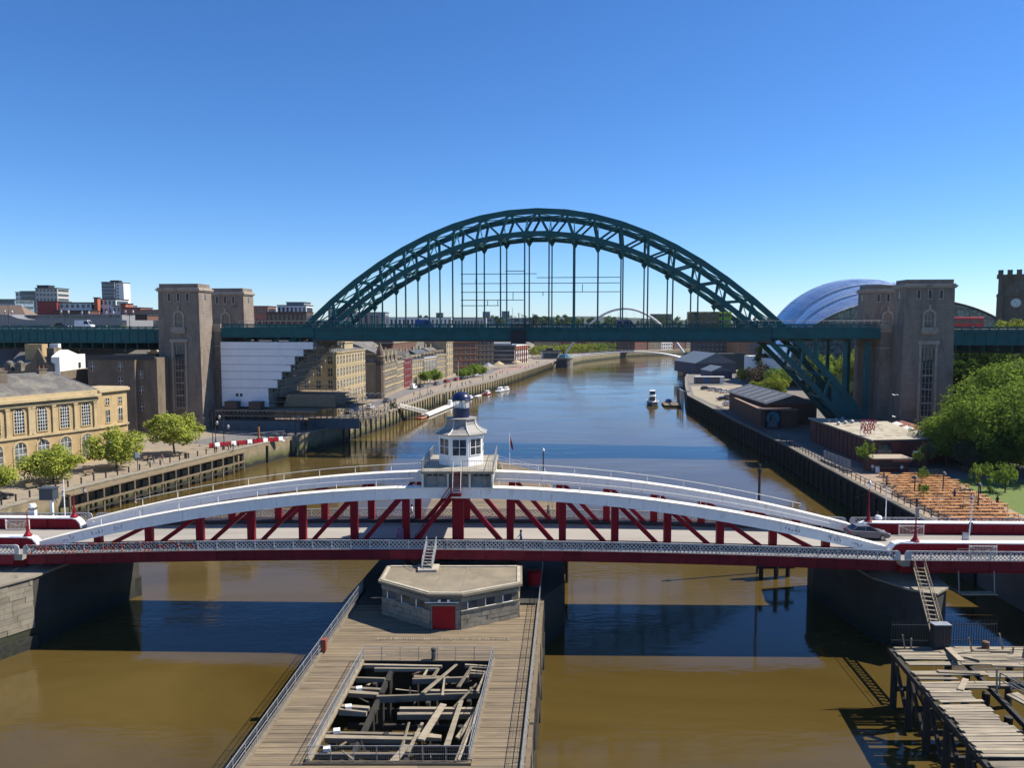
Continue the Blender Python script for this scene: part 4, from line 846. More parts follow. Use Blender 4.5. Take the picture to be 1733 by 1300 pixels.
tower(85.6, 96.4, -8.7, -2.2, 'near right stone tower of the arch bridge above the brick bar', -1)
tower(85.6, 96.4, 16.4, 22.9, 'far right stone tower partly hidden behind the near right one', -1)
for sg, lb in ((-1, 'left stone abutment under the road between the towers'), (1, 'right stone abutment under the road between the towers')):
    t = thing('abutment', lb, 'bridge abutment', (*TB, 0), TA); x0, x1 = sorted((sg * 82.9, sg * 95.5))
    obj('wall', MB().b(x0, x1, -1.9, 16.1, 4.6, 30.4), tower_stone, t); obj('string_course', MB().b(x0 - .25, x1 + .25, -2.18, 16.3, 30.0, 30.35).b(x0 - .2, x1 + .2, -2.17, 16.2, 26.0, 26.3), tower_trim, t)
    obj('parapet', MB().b(x0, x1, -2.15, -1.8, 30.41, 32.0), tower_trim, t)
# ---- approach viaducts
def viaduct(sg, x0, x1, label):
    t = thing('viaduct', label, 'viaduct', (*TB, 0), TA); a, c = sorted((sg * x0, sg * x1))
    obj('roadway', MB().b(a, c, -1.5, TW + 1.5, 29.9, 30.7), asphalt, t)
    g = MB().b(a, c, -2.2, -1.6, 26.9, 30.2); obj('edge_girder', g, green_steel, t)
    m_ = MB().b(a, c, -2.55, -2.205, 29.9, 30.25).b(a, c, -2.5, -2.205, 26.95, 27.3)
    obj('girder_moulding', m_, green_steel, t)
    for k in range(int((c - a) / 2.4)): obj('web_stiffener', MB().b(a + k * 2.4, a + k * 2.4 + .12, -2.33, -2.21, 27.3, 29.9), green_steel, t)
    n_ = int((c - a) / L_)
    for i in range(n_): obj('parapet_panel', pb_me, None, t, (a + (i + .5) * L_, -2.1, 30.2))
    for i in range(int((c - a) / 3.2)): obj('cross_girder', MB().b(a + i * 3.2, a + i * 3.2 + .3, -1.5, TW + 1.5, 25.4, 29.88), green_dark, t)
    obj('lower_girder', MB().b(a, c, 5.5, 8.5, 24.8, 29.85), dark_iron, t)
    return t
viaduct(-1, 96.6, 190, 'green girder viaduct leading left from the towers over the rooftops')
viaduct(1, 97.0, 175, 'green girder viaduct leading right from the towers past the church')
for x, lb in ((128, 'dark viaduct pier behind the big trees on the right'),): 
    t = thing('viaduct_pier', lb, 'viaduct pier', (*TB, 0), TA); obj('pier_body', MB().b(x, x + 4, 0, 14, 4.6, 24.75), tower_stone, t); obj('pier_cap', MB().b(x - .4, x + 4.4, -.4, 14.4, 24.3, 24.79), tower_trim, t)
def street_lamp(p, h, label, group, arms=2, m=dark_iron, globe=False):
    t = thing('street_lamp', label, 'street lamp', p, 0, group); obj('column', MB().lathe([(.2, 0), (.16, .8), (.09, 1.0), (.07, h * .75), (.05, h)], 8), m, t)
    for s_ in ((-1, 1) if arms == 2 else (1,)):
        if arms: obj('arm', MB().tube([(0, 0, h * .55), (s_ * .6, 0, h * .5), (s_ * 1.0, 0, h * .58), (s_ * 1.0, 0, h * .62)], .06, 5), m, t); obj('lantern', MB().lathe([(.1, 0), (.3, .35), (.28, .7), (.1, .95)], 8, (s_ * 1.0, 0, h * .6)), galv, t)
    return t
for i, x in enumerate((-144.5, -131.5, -128, -124, -109.5, -104)):
    street_lamp(tyne_pt(x, 13.5 if i % 2 else 0, 30.7), 6.6 if i != 5 else 7.5, ['ornate twin lamp farthest left on the green viaduct', 'ornate twin lamp second from the left on the viaduct', 'slim lamp post between the leftmost viaduct lamps', 'ornate twin lamp before the white flats on the viaduct', 'ornate twin lamp under the tall white tower block', 'tall viaduct lamp nearest the left stone tower'][i], 'lamps on the viaduct')
# ------------------------------------------------------------------ white sheeted scaffold round the left springing
sheet = mat('white_sheeting', (1.0, 1.0, 1.0), .55, .05, .25, bump=.25, bs=.8, stain=(.85, .87, .9), ss=.2)
net_m = mat('grey_debris_net', (.36, .345, .28), .9, .2, .6, stretch=(1, 1, 4), stain=(.24, .23, .19), ss=.5)
deck_m = mat('scaffold_boards', (.34, .27, .18), .85, .25, 1.2)
sc_ = thing('sheeted_scaffold', 'white sheeted scaffold stepping down round the left foot of the arch', 'scaffold', (*TB, 0), TA)
ST = [(-57.6, 27.3, 25.4), (-60.2, 25.4, 23.6), (-62.6, 23.6, 21.4), (-63.7, 21.4, 19.6), (-66.2, 19.6, 17.5), (-67.4, 17.5, 15.3), (-69.9, 15.3, 10.3)]
for x1, z1, z0 in ST:
    x = -82.6
    while x < x1 - .5:
        e = min(x1, x + 5.2); obj('sheet_panel', MB().b(x + .012, e - .012, -3.1, -2.95, z0 + .03, z1 - .03), sheet, sc_); x = e
    obj('batten', MB().b(-82.6, x1, -3.16, -3.1, z0 - .06, z0 + .06), mat('grey_batten', (.4, .42, .45), .6), sc_)
    obj('net_panel', MB().b(x1 - .1, x1, -2.9, 17.0, z0 + .5, z1), net_m, sc_); obj('boarded_lift', MB().b(x1 - 2.2, x1 + 1.1, -3.3, 17.2, z0 - .12, z0), deck_m, sc_)
    obj('toe_board', MB().b(x1 + 1.0, x1 + 1.08, -3.3, 17.2, z0, z0 + .35), deck_m, sc_)
tb = MB()
for x1, z1, z0 in ST:
    for k in range(12): y = -3 + k * 1.8; tb.tube([(x1 + 1.0, y, z0 - 2), (x1 + 1.0, y, z1)], .05, 4, cap=False)
    for k in range(22): y = -3 + k * .95; tb.tube([(x1 + .2, y, z0 - .5), (x1 + .2, y, z1 + 1.0)], .045, 4, cap=False)
    for k in range(5): y = -3 + k * 4; tb.tube([(x1 + 1.05, y, z0), (x1 + 1.05, y + 3.6, z1)], .045, 4, cap=False)
    for dz in (.6, 1.1): tb.tube([(x1 + 1.0, -3.2, z0 + dz), (x1 + 1.0, 17, z0 + dz)], .05, 4, cap=False)
o = obj('scaffold_tubes', tb, galv, sc_); o['kind'] = 'stuff'
obj('inner_core', MB().b(-82.5, -70.1, -2.9, 17, 10.3, 27.2), sheet, sc_)
for x in (-78.4, -77.3): obj('vent_hole', MB().b(x - .35, x + .35, -3.13, -3.105, 13.0, 13.8), dark_iron, sc_)
# timber office cabins on the platform
for i, (x, lb) in enumerate(((-79, 'brown site cabin at the left foot of the white sheeting'), (-72.5, 'brown site cabin at the right foot of the white sheeting'))):
    t = thing('site_cabin', lb, 'site cabin', tyne_pt(x, -4.6, 9.85), TA, 'site cabins on the scaffold'); obj('box', MB().c(0, 0, 0, 3.2, 2.4, 1.9), mat('cabin_brown', (.10, .065, .05), .7), t); obj('roof', MB().c(0, 0, 1.9, 3.4, 2.6, .12), dark_iron, t)
# gantry: trussed platform on tube towers over the promenade
gt = thing('scaffold_gantry', 'trussed scaffold gantry over the promenade below the sheeting', 'scaffold', (*TB, 0), TA)
obj('platform', MB().b(-82.8, -56, -6.5, 17.5, 9.55, 9.8), deck_m, gt)
tr = MB(); tr.b(-82.8, -56, -6.7, -6.5, 9.5, 9.75); tr.b(-82.8, -56, -6.7, -6.5, 8.2, 8.35); x = -82.8
while x < -56.2: tr.bar((x, -6.6, 8.3), (x + .55, -6.6, 9.6), .06, .08); tr.bar((x + .55, -6.6, 9.6), (x + 1.1, -6.6, 8.3), .06, .08); x += 1.1
obj('lattice_girder', tr, mat('tan_steel', (.33, .25, .19), .6), gt)
tb = MB()
for xx in [-82 + i * 1.7 for i in range(24)]:
    for y in (-6.5, -4.8, -1, 3, 8, 13, 17):
        top = 9.5 if xx < -57 else max(7.2, 15.2 - (xx + 57) * .6)
        if xx > -57 and y < -1: continue
        tb.tube([(xx, y, 4.6), (xx, y, top)], .05, 4, cap=False)
for z in (5.6, 7.2, 8.4):
    for y in (-6.5, -4.8, -1, 3, 8, 13, 17): tb.tube([(-82, y, z), (-43 if y >= -1 else -57, y, z)], .05, 4, cap=False)
for z in (10.5, 12, 13.5, 15):
    for y in (-1, 8, 17): tb.tube([(-70, y, z), (-57 + (15.2 - z) / .6, y, z)], .05, 4, cap=False)
for k in range(16): tb.tube([(-82 + k * 2.4, -6.5, 4.6), (-80 + k * 2.4, -6.5, 8.2)], .04, 4, cap=False); tb.tube([(-55 + k * .8, -1, 4.6), (-53 + k * .8, -1, 9)], .04, 4, cap=False)
for z in (6.5, 8.5, 10.5, 12.5):
    for xx in [-56 + i * 1.7 for i in range(9)]: tb.tube([(xx, -1, z), (xx, 17, z)], .05, 4, cap=False)
o = obj('scaffold_tubes', tb, mat('weathered_tube', (.25, .25, .24), .5, metal=.3), gt); o['kind'] = 'stuff'
for z, x1 in ((9.9, -48), (11.4, -50.5), (12.9, -53)): obj('boarded_lift', MB().b(-70, x1, -1.2, 17.2, z, z + .12), deck_m, gt)
hd_ = mat('hoarding_timber', (.30, .235, .15), .8, .25, .9)
for i in range(6): obj('hoarding_board', MB().b(-66.5 + i * .2, -52.6, -1.4, -1.3, 10.3 + i * .55, 10.78 + i * .55), hd_, gt)
for i in range(6): obj('hoarding_board', MB().b(-52.6, -52.5, -1.3, 7, 10.3 + i * .55, 10.78 + i * .55), hd_, gt)
obj('site_hoarding', MB().b(-60, -46.2, -1.3, -1.2, 4.65, 7.3), mat('blue_grey_hoarding', (.11, .14, .16), .7, .2, .6), gt)
obj('site_hoarding', MB().b(-82, -60, -6.9, -6.8, 4.65, 7.1), mat('blue_grey_hoarding', (.11, .14, .16), .7), gt)
# scaffold box on the arch bridge deck
t = thing('deck_scaffold', 'small black scaffold stage hung on the deck left of mid-span', 'scaffold', (*TB, 0), TA); tb = MB()
for x in [-6.2 + i * .9 for i in range(8)]:
    for y in (-2.9, -2.2, 1): tb.tube([(x, y, 26.9 if (x < -2.4 and y < 0) else 31), (x, y, 33.6 + (x * 7 % 1.1))], .055, 4)
for z in (27.2, 28.6, 30, 31.6, 33.2): tb.tube([(-6.3, -2.9, z), (-2.4 if z < 31 else .2, -2.9, z)], .055, 4)
for z in (33.2,): tb.tube([(-6.3, 1, z), (.2, 1, z)], .055, 4)
tb.tube([(-5.8, -2, 33), (-6.0, -2, 36)], .04, 4)
o = obj('scaffold_tubes', tb, dark_iron, t); o['kind'] = 'stuff'; obj('boarded_lift', MB().b(-6.4, .3, -3, 1.1, 32.6, 32.75).b(-6.4, -2.4, -3, -2.1, 27, 27.12), dark_iron, t); obj('net_panel', MB().b(-6.3, -2.6, -2.95, -2.85, 27.1, 30.4), mat('black_net', (.03, .035, .04), .9), t)
# ------------------------------------------------------------------ trees
def crown_mesh(name, seed, n_cl, n_leaf, ls, squash=.8):
    rnd = random.Random(seed); v = []; f = []
    cl = []
    for i in range(n_cl):
        d = Vector((rnd.gauss(0, 1), rnd.gauss(0, 1), rnd.gauss(0, 1))).normalized(); r = rnd.uniform(.15, .95) ** .6 * .92
        c = Vector((d.x * r, d.y * r, d.z * r * squash)); 
        if c.z < -.5: c.z *= .6
        cl.append((c, rnd.uniform(.12, .33)))
    for c, cr in cl:
        for k in range(n_leaf):
            d = Vector((rnd.gauss(0, 1), rnd.gauss(0, 1), rnd.gauss(0, .8))).normalized(); p = c + d * cr * rnd.uniform(.55, 1.1)
            n = (d + Vector((rnd.uniform(-.7, .7), rnd.uniform(-.7, .7), rnd.uniform(-.2, .9)))).normalized()
            a = n.cross(Vector((rnd.uniform(-1, 1), rnd.uniform(-1, 1), rnd.uniform(-1, 1)))).normalized(); b = n.cross(a); s = ls * rnd.uniform(.6, 1.3)
            o = len(v); v += [tuple(p - a * s * .5 - b * s * .3), tuple(p + a * s * .5 - b * s * .3), tuple(p + a * s * .35 + b * s * .6), tuple(p - a * s * .35 + b * s * .6)]; f.append((o, o + 1, o + 2, o + 3))
    me = bpy.data.meshes.new(name); me.from_pydata(v, [], f); me.update(); return me
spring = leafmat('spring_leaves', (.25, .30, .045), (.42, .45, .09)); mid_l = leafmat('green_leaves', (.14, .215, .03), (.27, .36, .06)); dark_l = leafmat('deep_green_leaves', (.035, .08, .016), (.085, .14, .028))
yellow_l = leafmat('yellow_green_leaves', (.20, .25, .035), (.33, .36, .06)); grey_l = leafmat('grey_green_leaves', (.07, .10, .06), (.12, .15, .08)); twig_l = leafmat('bare_twigs', (.09, .07, .045), (.14, .11, .07))
CR = {}
def crown(kind, m, k):
    key = (kind, m.name, k)
    if key not in CR:
        n_cl, n_leaf, ls = {'near': (74, 115, .056), 'big': (120, 100, .05), 'far': (16, 34, .2), 'thin': (30, 26, .11)}[kind]
        me = crown_mesh('crown', 100 + k * 7 + len(kind), n_cl, n_leaf, ls); me.materials.append(m); CR[key] = me
    return CR[key]
bark = mat('bark', (.10, .08, .06), .9, .3, 3, bump=.5)
TRUNK = {}
def tree(name, label, loc, h, r, m, kind='near', k=0, group=None, trunk=.32, cz=None, cat='tree', rzs=1.0):
    t = thing(name, label, cat, loc, random.uniform(0, 6), group); cz = cz if cz is not None else h - r * .8 * rzs
    rr = max(.06, h * .022); mb = MB().tube([(0, 0, -.1), (.02 * h, .01 * h, h * .25), (0, 0, cz - r * .2), (.05 * r, 0, cz + r * .3)], rr, 7, rr * .35)
    if kind != 'far':
        for i in range(5): a = i * 1.3; mb.tube([(0, 0, cz - r * (.45 - i * .06)), (math.cos(a) * r * .3, math.sin(a) * r * .3, cz - r * .1), (math.cos(a) * r * .6, math.sin(a) * r * .6, cz + r * .25)], rr * .4, 5, rr * .12)
    obj('trunk', mb, bark, t); obj('crown', crown(kind, m, k), None, t, (0, 0, cz), (0, 0, k * 1.1), scale=(r, r, r * rzs)); return t
# ------------------------------------------------------------------ building kit
slate = mat('slate_roof', (.13, .12, .11), .8, .25, .9, stain=(.27, .25, .19), ss=.35, stain_lo=.45, stain_hi=.7); slate_b = mat('blue_slate', (.085, .095, .115), .65, .15, .8)
sand = wallmat('sandstone', (.55, .395, .195), .9, .38, .75, .14, .012, stain=(.42, .29, .13)); cream = wallmat('cream_stone', (.50, .41, .25), .9, .4, .8, .1, .012, stain=(.36, .29, .17)); pale = wallmat('pale_stone', (.37, .30, .20), .8, .38, .7, .2, .012, stain=(.28, .23, .16))
brown = wallmat('brown_stone', (.20, .155, .11), .8, .38, .7, .18, .012, stain=(.10, .08, .06)); brick = wallmat('red_brick', (.30, .105, .06), .5, .16, 1.4, .2, .02); brick_d = wallmat('dark_brick', (.15, .075, .05), .5, .16, 1.3, .22, .02); render_w = mat('white_render', (.92, .91, .85), .8, .06, .4, stain=(.75, .72, .63), ss=.3)
trim = mat('stone_trim', (.58, .45, .25), .85, .1, .8, stain=(.32, .26, .16), ss=.5); red_wall = mat('red_render', (.22, .02, .022), .6, .15, .6)
def window_mesh(w, h, frame=.09, bars=(1, 1), arched=False, recess=.08):
    """glass, frame and sill in one small mesh standing on the wall plane at y=0, facing -y"""
    m = MB(); z1 = h
    if arched:
        r = w / 2; arc = [(r * math.cos(R(a)), -.02, h - r + r * math.sin(R(a))) for a in range(0, 181, 22)]
        m.ext([(-r, -.02, 0), (r, -.02, 0)] + arc, (0, .015, 0)); m.cur = 1
        for i in range(len(arc) - 1):
            a0, a1 = arc[i], arc[i + 1]; s = 1 + frame * 1.6 / r
            m.ext([(a0[0], -.1, a0[2]), (a0[0] * s, -.1, h - r + (a0[2] - h + r) * s), (a1[0] * s, -.1, h - r + (a1[2] - h + r) * s), (a1[0], -.1, a1[2])], (0, .1, 0))
        m.b(-r - frame * 1.6, -r, -.1, 0, 0, h - r); m.b(r, r + frame * 1.6, -.1, 0, 0, h - r); z1 = h - .1
    else:
        m.b(-w / 2, w / 2, -.025, -.005, 0, h); m.cur = 1
        for x0, x1, a, c in ((-w / 2 - frame, -w / 2, -frame, h + frame), (w / 2, w / 2 + frame, -frame, h + frame), (-w / 2, w / 2, h, h + frame)): m.b(x0, x1, -.07, 0, a, c)
    m.cur = 1; m.b(-w / 2 - frame * 1.5, w / 2 + frame * 1.5, -.16, 0, -frame * 1.3, 0); m.cur = 2
    for i in range(bars[0]): x = -w / 2 + w * (i + 1) / (bars[0] + 1); m.b(x - .035, x + .035, -.05, -.026, 0, z1 - (.25 * w * abs(x) / w * 2 if arched else 0))
    for i in range(bars[1]): z = h * (i + 1) / (bars[1] + 1); m.b(-w / 2, w / 2, -.048, -.027, z - .035, z + .035)
    return m
def bld(name, label, a, c, depth, z0, z1, wallm, rows=3, cols=5, ww=1.0, wh=1.7, roof='hip', roofm=None, rh=3.0, trimm=None, arched=False, ends=0, group=None, bars=(1, 1), base=1.0, cornice=True, cat='building', barm=None, chim=0, strings=True, endr=True, dorm=0):
    a, c = Vector((*a, 0)), Vector((*c, 0)); L = (c - a).length; rz = math.atan2(c.y - a.y, c.x - a.x); t = thing(name, label, cat, (a.x, a.y, 0), rz, group); trimm = trimm or trim
    obj('wall', MB().b(0, L, 0, depth, z0, z1), wallm, t); fh = (z1 - z0 - .6) / max(1, rows)
    if rows and cols:
        me = window_mesh(ww, wh, bars=bars, arched=arched).mesh('window'); wm = window_mesh(ww, wh, bars=bars, arched=arched)
        me.polygons.foreach_set('material_index', wm.mi)
        for k in (win, trimm, barm or white_paint): me.materials.append(k)
        for r in range(rows):
            for i in range(cols): obj('window', me, None, t, (L * (i + .5) / cols, 0, z0 + base + r * fh))
            if strings and r: obj('string_course', MB().b(-.06, L + .06, -.14, -.002, z0 + r * fh + .25, z0 + r * fh + .5), trimm, t)
        for i in range(ends):
            for r in range(rows):
                obj('window', me, None, t, (0, depth * (i + .5) / ends, z0 + base + r * fh), (0, 0, -math.pi / 2))
                if endr: obj('window', me, None, t, (L, depth * (i + .5) / ends, z0 + base + r * fh), (0, 0, math.pi / 2))
    if cornice: obj('cornice', MB().b(-.35, L + .35, -.4, depth + .35, z1, z1 + .25).b(-.2, L + .2, -.22, depth + .2, z1 - .3, z1 - .002), trimm, t)
    zt = z1 + (.25 if cornice else 0); rm = roofm or slate; o = .3; rf = None
    e = [(-o, -o), (L + o, -o), (L + o, depth + o), (-o, depth + o)]
    if roof in ('hip', 'gable', 'gable_y', 'mansard'):
        m = MB()
        if roof == 'hip': i = min(depth, L) / 2; rd = [(i, depth / 2), (L - i, depth / 2)] if L >= depth else [(L / 2, i), (L / 2, depth - i)]
        elif roof == 'gable_y': rd = [(L / 2, -o), (L / 2, depth + o)]
        elif roof == 'mansard':
            m.add([(x, y, zt) for x, y in e] + [(x + (1.2 if x < L / 2 else -1.2), y + (1.2 if y < depth / 2 else -1.2), zt + rh) for x, y in e], [(0, 1, 5, 4), (1, 2, 6, 5), (2, 3, 7, 6), (3, 0, 4, 7), (4, 5, 6, 7)]); rd = None
        else: rd = [(-o, depth / 2), (L + o, depth / 2)]
        if rd:
            vs = [(x, y, zt) for x, y in e] + [(x, y, zt + rh) for x, y in rd]
            fs = [(0, 1, 5, 4), (1, 2, 5), (2, 3, 4, 5), (3, 0, 4)] if not (roof == 'gable_y' or (roof == 'hip' and L < depth)) else [(0, 1, 4), (1, 2, 5, 4), (2, 3, 5), (3, 0, 4, 5)]
            m.add(vs, fs + [(3, 2, 1, 0)])
        rf = obj('roof', m, rm, t)
    else:
        rf = obj('roof', MB().b(.3, L - .3, .3, depth - .3, zt, zt + .15), rm, t)
        pm = MB()
        for x0, x1, y0, y1 in ((0, L, 0, .3), (0, L, depth - .3, depth), (0, .3, .3, depth - .3), (L - .3, L, .3, depth - .3)): pm.b(x0, x1, y0, y1, zt + .002, zt + .7)
        obj('parapet', pm, wallm, t)
    for i in range(dorm):
        x = L * (i + .5) / dorm; dm_ = obj('dormer', MB().b(x - .7, x + .7, .5, 3.2, zt + .1, zt + 1.5).ext([(x - .9, .4, zt + 1.5), (x + .9, .4, zt + 1.5), (x, .4, zt + 2.4)], (0, 2.8, 0)), wallm, rf); obj('window', MB().b(x - .45, x + .45, .42, .49, zt + .35, zt + 1.35), win, dm_)
    for i in range(chim):
        x = L * (i + .5) / chim; y = depth / 2; cz = zt + rh * .55
        ch = obj('chimney', MB().b(x - .6, x + .6, y - .4, y + .4, cz, cz + rh * .45 + 1.6), wallm, rf)
        for u in (-.35, 0, .35): obj('chimney_pot', MB().lathe([(.14, 0), (.1, .5)], 7, (x + u, y, cz + rh * .45 + 1.6)), brick, ch)
    return t
# ------------------------------------------------------------------ guildhall-like sandstone hall
A0 = Vector((-91.3, 137, 0)); D0 = Vector((8.3, 16, 0)).normalized(); rz0 = math.atan2(D0.y, D0.x); a0 = A0 - D0 * 15; L0 = 33.0
gh = thing('guildhall', 'yellow sandstone hall with tall arched windows on the left quay', 'building', (a0.x, a0.y, 0), rz0)
obj('wall', MB().b(0, L0, 0, 14, 4.6, 17.6), sand, gh)
aw = window_mesh(1.75, 4.5, .14, (3, 6), True); ame = aw.mesh('arched_window'); ame.polygons.foreach_set('material_index', aw.mi)
for k in (win, trim, render_w): ame.materials.append(k)
gw = window_mesh(2.1, 4.6, .2, (2, 3), True); gme = gw.mesh('ground_arch'); gme.polygons.foreach_set('material_index', gw.mi)
for k in (glass('arch_glass', (.10, .11, .11)), trim, render_w): gme.materials.append(k)
for i, s in enumerate((-5.7, -1.5, 2.7, 6.9, 11.2, 15.5)):
    x = s + 15; obj('arched_window', ame, None, gh, (x, 0, 12.0)); obj('ground_arch', gme, None, gh, (x, 0, 5.7))
for s in (-12, -7.8, -3.6, .6, 4.6, 5.2, 9.05, 13.35, 17.4): obj('pilaster', MB().b(s + 15 - .3, s + 15 + .3, -.28, -.002, 11.4, 16.7).b(s + 15 - .42, s + 15 + .42, -.36, -.002, 16.3, 16.7).b(s + 15 - .42, s + 15 + .42, -.36, -.002, 11.4, 11.75), trim, gh)
obj('string_course', MB().b(0, L0 + .1, -.35, -.002, 11.0, 11.4), trim, gh); obj('cornice', MB().b(-.2, L0 + .2, -.45, 14.2, 16.75, 17.2).b(-.2, L0 + .4, -.95, 14.5, 17.605, 18.1).b(-.2, L0 + .1, -.2, 14, 18.1, 18.9), trim, gh)
obj('drainpipe', MB().tube([(19.9, -.2, 18), (19.9, -.2, 11.5), (23, -.2, 9.5)], .08, 6), dark_iron, gh)
rf = obj('roof', MB().add([(-.2, -.2, 18.9), (L0, -.2, 18.9), (L0 + 6, 14, 18.7), (-.2, 14, 18.9), (4, 7, 22.4), (L0 - 4.5, 7, 22.4)], [(0, 1, 5, 4), (1, 2, 5), (2, 3, 4, 5), (3, 0, 4)]), slate, gh)
obj('ridge_flashing', MB().bar((4, 7, 22.45), (L0 - 4.5, 7, 22.45), .25, .12).bar((L0 - 4.5, 7, 22.45), (L0, -.2, 18.95), .2, .1), galv, rf)
for x, y, h in ((17.6, 4.6, 2.0), (26.4, 7, 1.9), (9, 4, 2)):
    ch = obj('chimney', MB().c(x, y, 20.2, 1.5, .9, h + .9).c(x, y, 20.2 + h + .9, 1.7, 1.1, .2), brown, rf)
    for u in (-.4, .4): obj('chimney_pot', MB().lathe([(.16, 0), (.11, .6)], 7, (x + u, y, 21.3 + h)), brick, ch)
a1 = a0 + D0 * L0; a2 = Vector((-80.9, 160.6, 0)); d1 = (a2 - a1).normalized(); n1 = Vector((-d1.y, d1.x, 0))
ge = thing('guildhall_end', 'rounded end bay of the sandstone hall with small square windows', 'building', (a1.x, a1.y, 0), math.atan2(d1.y, d1.x)); Le = (a2 - a1).length
obj('wall', MB().prism([(0.02, .0), (Le, 0), (Le + 2.2, 2.5), (Le + 2, 9), (-2, 9)], 4.6, 18.2), sand, ge); obj('cornice', MB().prism([(.1, -.6), (Le + .3, -.6), (Le + 2.8, 2.3), (Le + 2.4, 9), (-2, 9)], 18.2, 18.7), trim, ge); obj('string_course', MB().b(.1, Le, -.4, -.002, 11.0, 11.4), trim, ge)
for nm, w_, h_, z_ in (('window', .9, 1.3, 15.6), ('window', 1.0, 2.6, 11.9), ('window', 1.0, 2.6, 6.5)):
    mm = window_mesh(w_, h_, .12, (1, 1)); me = mm.mesh('window'); me.polygons.foreach_set('material_index', mm.mi)
    for k in (win, trim, render_w): me.materials.append(k)
    for x in (2.6, 6.0): obj('window', me, None, ge, (x, 0, z_))
# ------------------------------------------------------------------ buildings behind the hall
t = thing('gabled_house', 'dark stone house with curved dutch gable and white side wall', 'building')
obj('wall', MB().b(-123, -109, 185, 200, 4.6, 20.5), brown, t)
gp = [(-116.9, 20.5), (-116.6, 21.8), (-115.9, 22.4), (-115.0, 22.8), (-114.4, 24.2), (-113.9, 25.2), (-113.4, 26.1), (-112.9, 25.2), (-112.4, 24.2), (-111.8, 22.8), (-110.9, 22.4), (-110.2, 21.8), (-109.9, 20.5)]
obj('gable', MB().ext([(x - .5, 184.6, z) for x, z in gp], (0, .6, 0)), brown, t); obj('wall', MB().add([(-109, 184.9, 4.6), (-109, 184.9, 24.0), (-109.8, 190, 25.6), (-110.6, 196, 24.2), (-110.9, 199.5, 24.2), (-110.9, 199.5, 4.6), (-112, 199.5, 4.6), (-112, 199.5, 24.2), (-112, 196, 24.2), (-112, 190, 25.6), (-111, 184.9, 24), (-111, 184.9, 4.6)], [(0, 5, 4, 3, 2, 1), (1, 2, 9, 10), (2, 3, 8, 9), (3, 4, 7, 8), (0, 1, 10, 11), (4, 5, 6, 7)]), render_w, t)
rf = obj('roof', MB().add([(-123, 184.8, 20.5), (-111, 184.8, 20.5), (-111, 200, 20.5), (-123, 200, 20.5), (-123, 192, 25), (-111, 192, 25)], [(0, 1, 5, 4), (1, 2, 5), (2, 3, 4, 5), (3, 0, 4)]), slate, t)
for x in (-121.5, -119, -110.6 - .4): dm = obj('dormer', MB().b(x - .8, x + .8, 184.7, 187, 20.5, 22.4).lathe([(.85, 0), (.8, .3), (.5, .6), (.1, .75)], 10, (x, 185.6, 22.4)), slate, t); obj('window', MB().b(x - .5, x + .5, 184.62, 184.69, 20.8, 22.2), win, dm)
obj('window', MB().b(-114.3, -113.1, 184.52, 184.6, 21.2, 23.4), win, t)
for y in (192.5, 195.5): obj('window', MB().add([(-110.02 - (y - 190) * .07, y, 20.8), (-110.02 - (y - 190) * .07, y + 1, 20.8), (-110.02 - (y - 190) * .07, y + 1, 22.2), (-110.02 - (y - 190) * .07, y, 22.2)], [(0, 1, 2, 3)]), win, t)
ch = obj('chimney', MB().c(-117.6, 190, 23, 4.2, 2.4, 4.0), sand, rf); obj('chimney', MB().c(-112.6, 189, 23.5, 1.8, 3.2, 2.6), brown, rf); obj('chimney', MB().c(-114.7, 193, 24, 2.2, 1.2, 3.0), render_w, rf)
t = thing('warehouse', 'tall brown stone warehouse in shade left of the near left tower', 'building'); obj('wall', MB().b(-104, -92.5, 188, 205, 4.6, 24.0).b(-92.5, -87.6, 189.2, 205, 4.6, 23.6), brown, t); obj('parapet', MB().b(-104.2, -87.4, 187.7, 188.2, 23.2, 24.25), dark_iron, t)
mm = window_mesh(1.1, 1.9, .1, (1, 1)); me = mm.mesh('window'); me.polygons.foreach_set('material_index', mm.mi)
for k in (win, tower_trim, white_paint): me.materials.append(k)
for x, y, z in ((-102.8, 188, 20.6), (-96, 188, 20.6), (-96, 188, 17.0), (-91.6, 189.2, 18.6), (-91.6, 189.2, 14.6), (-91.6, 189.2, 10.6), (-101, 188, 14), (-101, 188, 10)): obj('window', me, None, t, (x, y, z))
t = thing('cream_terrace', 'sunlit cream roofline with small gables under the green viaduct', 'building', (-112, 236, 0)); obj('wall', MB().b(0, 34, 0, 8, 4.6, 23.2), cream, t); obj('roof', MB().b(-.3, 34.3, -.3, 8.3, 23.2, 23.5), trim, t)
for x in (2, 6, 10, 17, 22, 26, 30): obj('gable', MB().ext([(x - 1.1, -.1, 23.5), (x + 1.1, -.1, 23.5), (x + .6, -.1, 24.6), (x, -.1, 25.4), (x - .6, -.1, 24.6)], (0, 1.2, 0)), cream, t)
